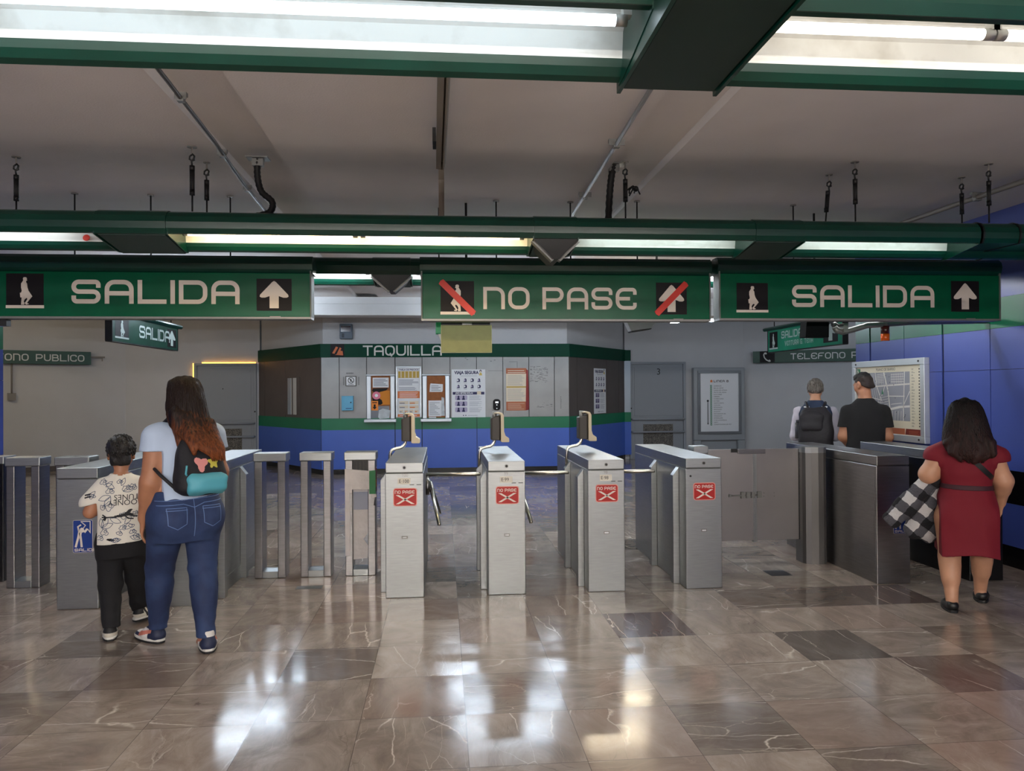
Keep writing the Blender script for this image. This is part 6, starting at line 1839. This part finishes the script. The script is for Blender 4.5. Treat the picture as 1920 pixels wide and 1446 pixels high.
DR = [(.33, -.02, -.005, .272, .225), (.45, -.012, -.005, .25, .205), (.58, -.005, -.015, .228, .188), (.70, 0, -.012, .205, .168), (.80, 0, -.004, .175, .145), (.865, 0, 0, .158, .132)] + [(z, x, y, a + .008, b + .008) for z, x, y, a, b in TOR if z > .9]
S.loft(DR, .03, 2.2)
S.cap((-.10, -.005, 1.125), (-.185, -.008, 1.06), .064, .084, .03); S.cap((.10, -.005, 1.125), (.187, -.008, 1.06), .064, .084, .03)
S.ell((-.09, -.09, .66), (.10, .09, .11), None, .05); S.ell((.09, -.09, .66), (.10, .09, .11), None, .05)
S.wrinkle(.006, [(26, 20, 3, 0), (-34, 14, 4, 2), (48, 8, 2, 1)], lambda X, Y, Z: np.clip((.80 - Z) * 2.2, .12, 1))
S.full(lambda X, Y, Z: (.385 + .022 * np.sin(11 * X + 1) - .08 * X) - Z)
S.full(lambda X, Y, Z: np.where(np.abs(X) > .178, 1.03 + .15 * (np.abs(X) - .2) - Z, -1))
S.full(lambda X, Y, Z: np.where(Z > 1.15, .07 - np.sqrt(X ** 2 + (Y - .01) ** 2), -1))
dress = S.build('dress', m_dress, P); db = S.bvh
S = Field((-.3, -.26, .8), (.3, .26, .92), .005)
S.loft([l for l in DR if .75 < l[0] < 1.0], .02, 2.2, inf=.0055)
S.full(lambda X, Y, Z: np.maximum(.838 - .02 * X - Z, Z - (.872 - .02 * X)))
S.build('belt', mat('dark_elastic_belt', (58, 24, 34), .7), P)
HV = [(1.472, 0, .0, .03, .04), (1.445, 0, .005, .072, .08), (1.40, 0, 0, .097, .105), (1.33, 0, -.02, .113, .112), (1.25, -.003, -.045, .132, .105), (1.18, 0, -.08, .146, .085), (1.12, .008, -.115, .138, .06), (1.075, .012, -.135, .115, .04), (1.05, .015, -.14, .06, .024)]
m_hair3 = hair_mat('dark_wavy_hair', (22, 14, 14), (58, 34, 30), 1.5, .85, .45)
S = Field((-.25, -.3, 1.0), (.25, .2, 1.52), .0055)
S.loft(HV, .03)
for x, z in ((-.11, 1.1), (-.05, 1.06), (.03, 1.04), (.08, 1.07), (.13, 1.11)): S.cap((x, -.13, 1.16), (x * 1.05, -.155, z), .04, .018, .03)
S.full(lambda X, Y, Z: np.where(Z > 1.2, (Y - .055 - .28 * (Z - 1.33)), (Y - .03)))
S.wrinkle(.011, [(60, 14, 16, 0), (85, -20, 24, 1), (-50, 10, 40, 2)])
hb = S.build('hair', m_hair3, P)
strands(MB(), HV, 260, .006, 8, (PI * 1.0, PI * 2.0), .07, out=.007).build('loose_strands', m_hair3, hb)
m_lo = mat('black_leather', (16, 16, 18), .4)
shoe(P, 'loafer', (-.112, -.195, .001), math.radians(4), .24, .09, [m_lo], None, low=True, sole_h=.02)
shoe(P, 'loafer', (.118, .15, .001), math.radians(-6), .24, .09, [m_lo], None, low=True, sole_h=.02)
B = thing('shoulder_bag', 'dark shoulder bag on a black strap worn across the back of the woman in red', 'bag', P.location, P.rotation_euler[2])
mb = decal_lines(db, [[(-.13, 1.13), (.02, 1.05), (.19, .88)]], .034, **BACK, off=.006)
decal_lines(db, [[(.13, 1.13), (-.02, 1.05), (-.17, .88)]], .034, org=(0, 1.2, 0), d=(0, -1, 0), off=.006, mb=mb)
mb.build('strap', m_rubber, B)
mb = MB(); mb.box(.10, .22, .12, .215, .70, .86); mb.build('pouch', m_rubber, B, .02, 3)
# jacket over her left arm
m_pl = bpy.data.materials.new('black_white_plaid_fleece'); m_pl.use_nodes = True
nt = m_pl.node_tree; bs = nt.nodes['Principled BSDF']; bs.inputs['Roughness'].default_value = .95
tc = nt.nodes.new('ShaderNodeTexCoord'); mp = nt.nodes.new('ShaderNodeMapping'); mp.inputs['Rotation'].default_value = (0, math.radians(-38), 0); nt.links.new(tc.outputs['Object'], mp.inputs[0])
nz = nt.nodes.new('ShaderNodeTexNoise'); nz.inputs['Scale'].default_value = 18; nt.links.new(tc.outputs['Object'], nz.inputs['Vector'])
vs = nt.nodes.new('ShaderNodeVectorMath'); vs.operation = 'SCALE'; vs.inputs['Scale'].default_value = .03; nt.links.new(nz.outputs['Color'], vs.inputs[0])
va = nt.nodes.new('ShaderNodeVectorMath'); nt.links.new(mp.outputs[0], va.inputs[0]); nt.links.new(vs.outputs[0], va.inputs[1])
sp = nt.nodes.new('ShaderNodeSeparateXYZ'); nt.links.new(va.outputs[0], sp.inputs[0])
acc = []
for ax in (0, 2):
    m1 = nt.nodes.new('ShaderNodeMath'); m1.operation = 'MULTIPLY'; m1.inputs[1].default_value = 1 / .14; nt.links.new(sp.outputs[ax], m1.inputs[0])
    m2 = nt.nodes.new('ShaderNodeMath'); m2.operation = 'FRACT'; nt.links.new(m1.outputs[0], m2.inputs[0])
    m3 = nt.nodes.new('ShaderNodeMath'); m3.operation = 'GREATER_THAN'; m3.inputs[1].default_value = .5; nt.links.new(m2.outputs[0], m3.inputs[0]); acc.append(m3)
m4 = nt.nodes.new('ShaderNodeMath'); nt.links.new(acc[0].outputs[0], m4.inputs[0]); nt.links.new(acc[1].outputs[0], m4.inputs[1])
m5 = nt.nodes.new('ShaderNodeMath'); m5.operation = 'MULTIPLY'; m5.inputs[1].default_value = .5; nt.links.new(m4.outputs[0], m5.inputs[0])
rp = nt.nodes.new('ShaderNodeValToRGB'); rp.color_ramp.interpolation = 'CONSTANT'
rp.color_ramp.elements[0].color = srgb(30, 30, 34); rp.color_ramp.elements[1].position = .4; rp.color_ramp.elements[1].color = srgb(84, 84, 90)
e3 = rp.color_ramp.elements.new(.9); e3.color = srgb(206, 204, 204)
nt.links.new(m5.outputs[0], rp.inputs[0]); nt.links.new(rp.outputs[0], bs.inputs['Base Color'])
nb = nt.nodes.new('ShaderNodeTexNoise'); nb.inputs['Scale'].default_value = 140; bp_ = nt.nodes.new('ShaderNodeBump'); bp_.inputs['Strength'].default_value = .9; bp_.inputs['Distance'].default_value = .012
nt.links.new(tc.outputs['Object'], nb.inputs['Vector']); nt.links.new(nb.outputs['Fac'], bp_.inputs['Height']); nt.links.new(bp_.outputs[0], bs.inputs['Normal'])
J = thing('jacket', 'fluffy black and white plaid jacket hanging over the arm of the woman in red', 'jacket', P.location, P.rotation_euler[2])
S = Field((-.62, -.2, .35), (.05, .3, 1.02), .006)
S.cap((-.215, .02, .90), (-.37, .0, .70), .06, .066, .04, (1, .75, 1)); S.cap((-.37, 0, .70), (-.48, -.01, .585), .066, .062, .04, (1, .7, 1))
S.wrinkle(.004, [(40, 20, 50, 0), (-60, 30, 30, 1)])
S.full(lambda X, Y, Z: -(X * .72 + Z * .70) + .035)
S.build('sleeve', m_pl, J)
S = Field((-.62, -.2, .3), (.1, .34, 1.02), .006)
S.cap((-.19, .08, .90), (-.25, .07, .70), .06, .085, .05, (1, .7, 1)); S.cap((-.25, .07, .70), (-.31, .05, .53), .085, .085, .05, (1, .6, 1)); S.cap((-.22, .1, .72), (-.22, .1, .50), .08, .075, .05, (1, .6, 1))
S.cap((-.22, .02, .895), (-.11, .17, .90), .066, .066, .04)
S.wrinkle(.005, [(40, 20, 30, 0), (-50, 30, 22, 1)])
S.build('body_panel', m_pl, J)

# ------------------------------------------------------------------ man in black by the map
P = thing('person', 'man with short dark hair in a black T-shirt, standing before the street map', 'person', (4.475, 7.68, 0), math.radians(-24))
TOR = [(.74, 0, 0, .16, .12), (.86, 0, -.01, .18, .14), (.98, 0, 0, .19, .15), (1.10, 0, 0, .19, .145), (1.22, 0, 0, .182, .135), (1.32, 0, -.005, .165, .115), (1.39, 0, -.005, .115, .085), (1.44, 0, 0, .065, .065)]
LSH, LEL, LWR = (-.172, 0, 1.30), (-.218, -.01, 1.03), (-.15, .2, .93)
RSH, REL, RWR = (.172, 0, 1.30), (.212, -.01, 1.03), (.14, .2, .93)
LL = [(-.10, 0, .80), (-.11, .02, .45), (-.12, -.02, .09)]
RL = [(.10, 0, .80), (.11, .02, .45), (.12, -.02, .09)]
S = Field((-.36, -.26, 0), (.36, .36, 1.76), .0065)
S.loft(TOR, .03, inf=-.012)
S.cap((0, 0, 1.38), (-.005, .02, 1.50), .066, .064, .04)
limb(S, [LSH, LEL, LWR], [.064, .052, .034], .03); limb(S, [RSH, REL, RWR], [.064, .052, .034], .03)
hand(S, LWR, (.35, .9, .1), (.3, 0, .9), (1, 0, 0), 1.05, .7); hand(S, RWR, (-.35, .9, .1), (-.3, 0, .9), (-1, 0, 0), 1.05, .7)
limb(S, LL, [.08, .06, .042], .03); limb(S, RL, [.08, .06, .042], .03)
for L in (LL, RL): S.cap((L[2][0], L[2][1] - .02, .05), (L[2][0], L[2][1] + .12, .03), .036, .028, .03)
at, R = head(S, (-.01, .045, 1.578), 1.06, math.radians(42), -.22)
o = S.build('body', m_skin, P); eyes(o, at, 1.06)
def cap_hair(name, at, R, s, m, cutz, par, top=.0, h=.005):
    S = Field(tuple(at(0, 0, 0) - .17), tuple(at(0, 0, 0) + .17), h)
    S.ell(at(0, -.012, .036 + top), (.079 * s, .098 * s, .09 * s), R, .02); S.cap(at(-.04, -.055, -.03), at(.04, -.055, -.03), .04 * s, .04 * s, .03)
    inv = np.array(R).T; c = at(0, 0, 0)
    def fr(X, Y, Z):
        x, y, z = X - c[0], Y - c[1], Z - c[2]
        return [inv[i][0] * x + inv[i][1] * y + inv[i][2] * z for i in range(3)]
    def cut(X, Y, Z):
        x, y, z = fr(X, Y, Z)
        face = y - (.052 + .42 * z) * s
        low = cutz(x, y) - z
        return np.maximum(face, low)
    S.full(cut)
    S.wrinkle(.003, [(70, 60, 50, 0), (-80, 50, 60, 1), (90, -40, 70, 2)])
    return S.build(name, m, par)
cap_hair('cropped_hair', at, R, 1.015, mat('shaved_dark_hair', (44, 34, 30), .7, bump=.3, bscale=200), lambda x, y: np.where(y > -.03, .03, -.055 + 5 * x * x + .4 * np.maximum(0, y + .08)), P)
S = Field(tuple(at(0, 0, .1) - .16), tuple(at(0, 0, .1) + .16), .005)
S.ell(at(0, -.006, .072), (.072, .096, .068), R, .02); S.ell(at(0, .06, .10), (.048, .034, .026), R, .03)
inv = np.array(R).T; c0 = at(0, 0, 0)
S.full(lambda X, Y, Z: .075 - (inv[2][0] * (X - c0[0]) + inv[2][1] * (Y - c0[1]) + inv[2][2] * (Z - c0[2])))
S.wrinkle(.004, [(70, 60, 50, 0), (-80, 50, 60, 1)])
S.build('top_hair', mat('black_hair', (24, 20, 19), .5), P)
S = Field((-.36, -.26, .85), (.36, .3, 1.48), .0065)
S.loft([(.86, 0, 0, .205, .165)] + [l for l in TOR if l[0] > .9], .03, inf=.012)
S.cap(LSH, np.array(LSH) * .35 + np.array(LEL) * .65, .074, .078, .035); S.cap(RSH, np.array(RSH) * .35 + np.array(REL) * .65, .074, .078, .035)
S.wrinkle(.005, [(9, 12, 22, 0), (-14, 8, 28, 2), (20, -6, 15, 4)])
S.full(lambda X, Y, Z: .885 - Z); S.full(lambda X, Y, Z: np.where(np.abs(X) > .185, 1.135 - Z, -1))
S.full(lambda X, Y, Z: np.where(Z > 1.40, .068 - np.sqrt(X ** 2 + (Y - .01) ** 2), -1))
S.build('tshirt', mat('black_cotton', (20, 20, 22), .9, bump=.1, bscale=250), P)
def trousers(TOR, LL, RL, top, m, rs=(.105, .082, .062)):
    S = Field((-.34, -.3, .02), (.34, .36, top + .06), .007)
    S.loft([l for l in TOR if l[0] < top + .1], .03, inf=.006)
    limb(S, LL, rs, .03); limb(S, RL, rs, .03)
    S.wrinkle(.005, [(8, 10, 40, 0), (-9, 12, 56, 2)])
    S.full(lambda X, Y, Z: .06 - Z); S.full(lambda X, Y, Z: Z - top)
    return S.build('trousers', m, P)
trousers(TOR, LL, RL, .92, mat('dark_grey_denim', (40, 42, 50), .8))
for L in (LL, RL): shoe(P, 'shoe', (L[2][0], L[2][1] - .06, .001), 0, .27, .098, [m_lo], None, low=True)

# ------------------------------------------------------------------ grey-haired person with a rucksack
P = thing('person', 'grey-haired person in a navy vest and white sleeves with a black rucksack, looking down', 'person', (4.29, 8.40, 0), math.radians(-27))
TOR = [(.72, 0, 0, .155, .12), (.84, 0, -.01, .175, .135), (.96, 0, 0, .168, .13), (1.08, 0, 0, .17, .13), (1.20, 0, 0, .182, .125), (1.29, 0, -.005, .178, .105), (1.35, 0, -.005, .12, .08), (1.41, 0, .01, .062, .06)]
LSH, LEL, LWR = (-.172, 0, 1.27), (-.215, -.005, 1.01), (-.13, .2, .98)
RSH, REL, RWR = (.172, 0, 1.27), (.215, -.005, 1.01), (.13, .2, .98)
LL = [(-.095, 0, .78), (-.10, .02, .44), (-.11, -.02, .09)]
RL = [(.095, 0, .78), (.10, .02, .44), (.11, -.02, .09)]
S = Field((-.36, -.26, 0), (.36, .36, 1.74), .0068)
S.loft(TOR, .03, inf=-.012)
S.cap((0, .0, 1.35), (0, .035, 1.47), .056, .055, .04)
limb(S, [LSH, LEL, LWR], [.05, .042, .03], .03); limb(S, [RSH, REL, RWR], [.05, .042, .03], .03)
hand(S, LWR, (.5, .8, 0), (.2, -.2, .9), (1, -.3, 0), 1, .7); hand(S, RWR, (-.5, .8, 0), (-.2, -.2, .9), (-1, -.3, 0), 1, .7)
limb(S, LL, [.08, .06, .042], .03); limb(S, RL, [.08, .06, .042], .03)
for L in (LL, RL): S.cap((L[2][0], L[2][1] - .02, .05), (L[2][0], L[2][1] + .12, .03), .036, .028, .03)
at, R = head(S, (0, .06, 1.535), 1.02, 0, -.42)
o = S.build('body', m_skin2, P); eyes(o, at, 1.02)
hb = cap_hair('hair', at, R, 1.04, mat('grey_hair', (78, 72, 66), .6, col2=(128, 124, 118), scale=24, vthr=(.35, .65), bump=.7, bscale=40, stretch=(3, 3, 1)), lambda x, y: np.where(y > -.0, .0, -.075 + 6 * x * x), P)
mb = MB(); rnd = random.Random(4)
for k in range(110):
    a, e = rnd.uniform(PI, 2 * PI), rnd.uniform(-.5, 1.4)
    p = Vector(at(.082 * math.cos(a) * math.cos(e), .1 * math.sin(a) * math.cos(e) - .01, .036 + .094 * math.sin(e)))
    q = Vector(at(.09 * math.cos(a) * math.cos(e), .108 * math.sin(a) * math.cos(e) - .014, .03 + .1 * math.sin(e) - .035))
    mb.tube([p, (p + q) / 2 + Vector((0, 0, .006)), q], [.006, .006, .002], 5)
mb.build('tufts', mat('pale_grey_hair', (112, 106, 99), .55), hb)
S = Field((-.36, -.26, .78), (.36, .3, 1.46), .0065)
S.loft([(.82, 0, 0, .19, .15)] + [l for l in TOR if l[0] > .9], .03, inf=.016)
S.full(lambda X, Y, Z: .83 - Z); S.full(lambda X, Y, Z: np.where(Z > 1.37, .06 - np.sqrt(X ** 2 + (Y - .02) ** 2), -1))
S.wrinkle(.004, [(9, 12, 22, 0), (-14, 8, 28, 2)])
S.build('vest', mat('navy_quilted_vest', (34, 50, 78), .75), P)
for a, b, c in ((LSH, LEL, LWR), (RSH, REL, RWR)):
    S = Field((-.4, -.2, .85), (.4, .35, 1.4), .0065)
    limb(S, [a, b, np.array(b) * .12 + np.array(c) * .88], [.072, .064, .044], .03)
    S.wrinkle(.005, [(20, 20, 50, 0), (-30, 22, 40, 2)])
    S.build('sleeve', mat('white_lilac_cotton', (206, 202, 216), .85), P)
trousers(TOR, LL, RL, .88, mat('mid_blue_denim', (48, 72, 110), .8))
for L in (LL, RL): shoe(P, 'shoe', (L[2][0], L[2][1] - .06, .001), 0, .26, .095, [m_lo], None, low=True)
B = thing('backpack', 'black rucksack with side bottle pocket, worn by the grey-haired person', 'backpack', P.location, P.rotation_euler[2])
S = Field((-.26, -.42, .8), (.26, -.02, 1.4), .0065)
S.loft([(1.335, 0, -.155, .10, .03), (1.29, 0, -.18, .15, .06), (1.18, 0, -.21, .172, .085), (1.05, 0, -.225, .185, .10), (.95, 0, -.225, .185, .10), (.895, 0, -.215, .17, .085), (.87, 0, -.20, .12, .05)], .03, 3.0)
S.wrinkle(.006, [(14, 10, 26, 0), (-20, 20, 18, 3), (26, 5, -22, 1)])
m_rk = mat('charcoal_nylon', (34, 32, 38), .7, bump=.15, bscale=70)
S.build('bag', m_rk, B); bb = S.bvh
S = Field((-.2, -.42, .98), (.14, -.1, 1.34), .0065)
S.loft([(1.30, -.04, -.25, .07, .02), (1.27, -.04, -.265, .11, .035), (1.18, -.04, -.28, .12, .045), (1.08, -.04, -.29, .115, .04), (1.05, -.04, -.28, .09, .02)], .02, 3)
S.wrinkle(.004, [(24, 10, 26, 0), (-30, 20, 18, 3)])
S.build('top_pocket', m_rk, B)
decal_lines(bb, [[(-.16, 1.0), (-.05, .985), (.1, 1.05), (.17, 1.12)], [(-.15, 1.15), (0, 1.03), (.15, .97)]], .006, **BACK, off=.004).build('piping', m_rubber, B)
mb = MB(); mb.cyl((-.185, -.19, .98), (-.185, -.19, 1.16), .035, 14); mb.cyl((-.185, -.19, 1.16), (-.185, -.19, 1.19), .024, 12); mb.build('bottle_in_pocket', mat('smoky_bottle', (60, 62, 70), .25), B)
for s_ in (-1, 1):
    mb = strap(MB(), [(s_ * .07, -.16, 1.30), (s_ * .095, -.10, 1.365), (s_ * .105, -.02, 1.388), (s_ * .11, .07, 1.34), (s_ * .125, .13, 1.22), (s_ * .15, .12, 1.06), (s_ * .19, .02, .97), (s_ * .16, -.14, .94)], .015)
    sb_ = mb.build('shoulder_strap', m_rk, B)
    mb = MB(); mb.box(min(s_ * .065, s_ * .125), max(s_ * .065, s_ * .125), -.125, -.105, 1.33, 1.345); mb.build('reflective_tab', m_paper, sb_)
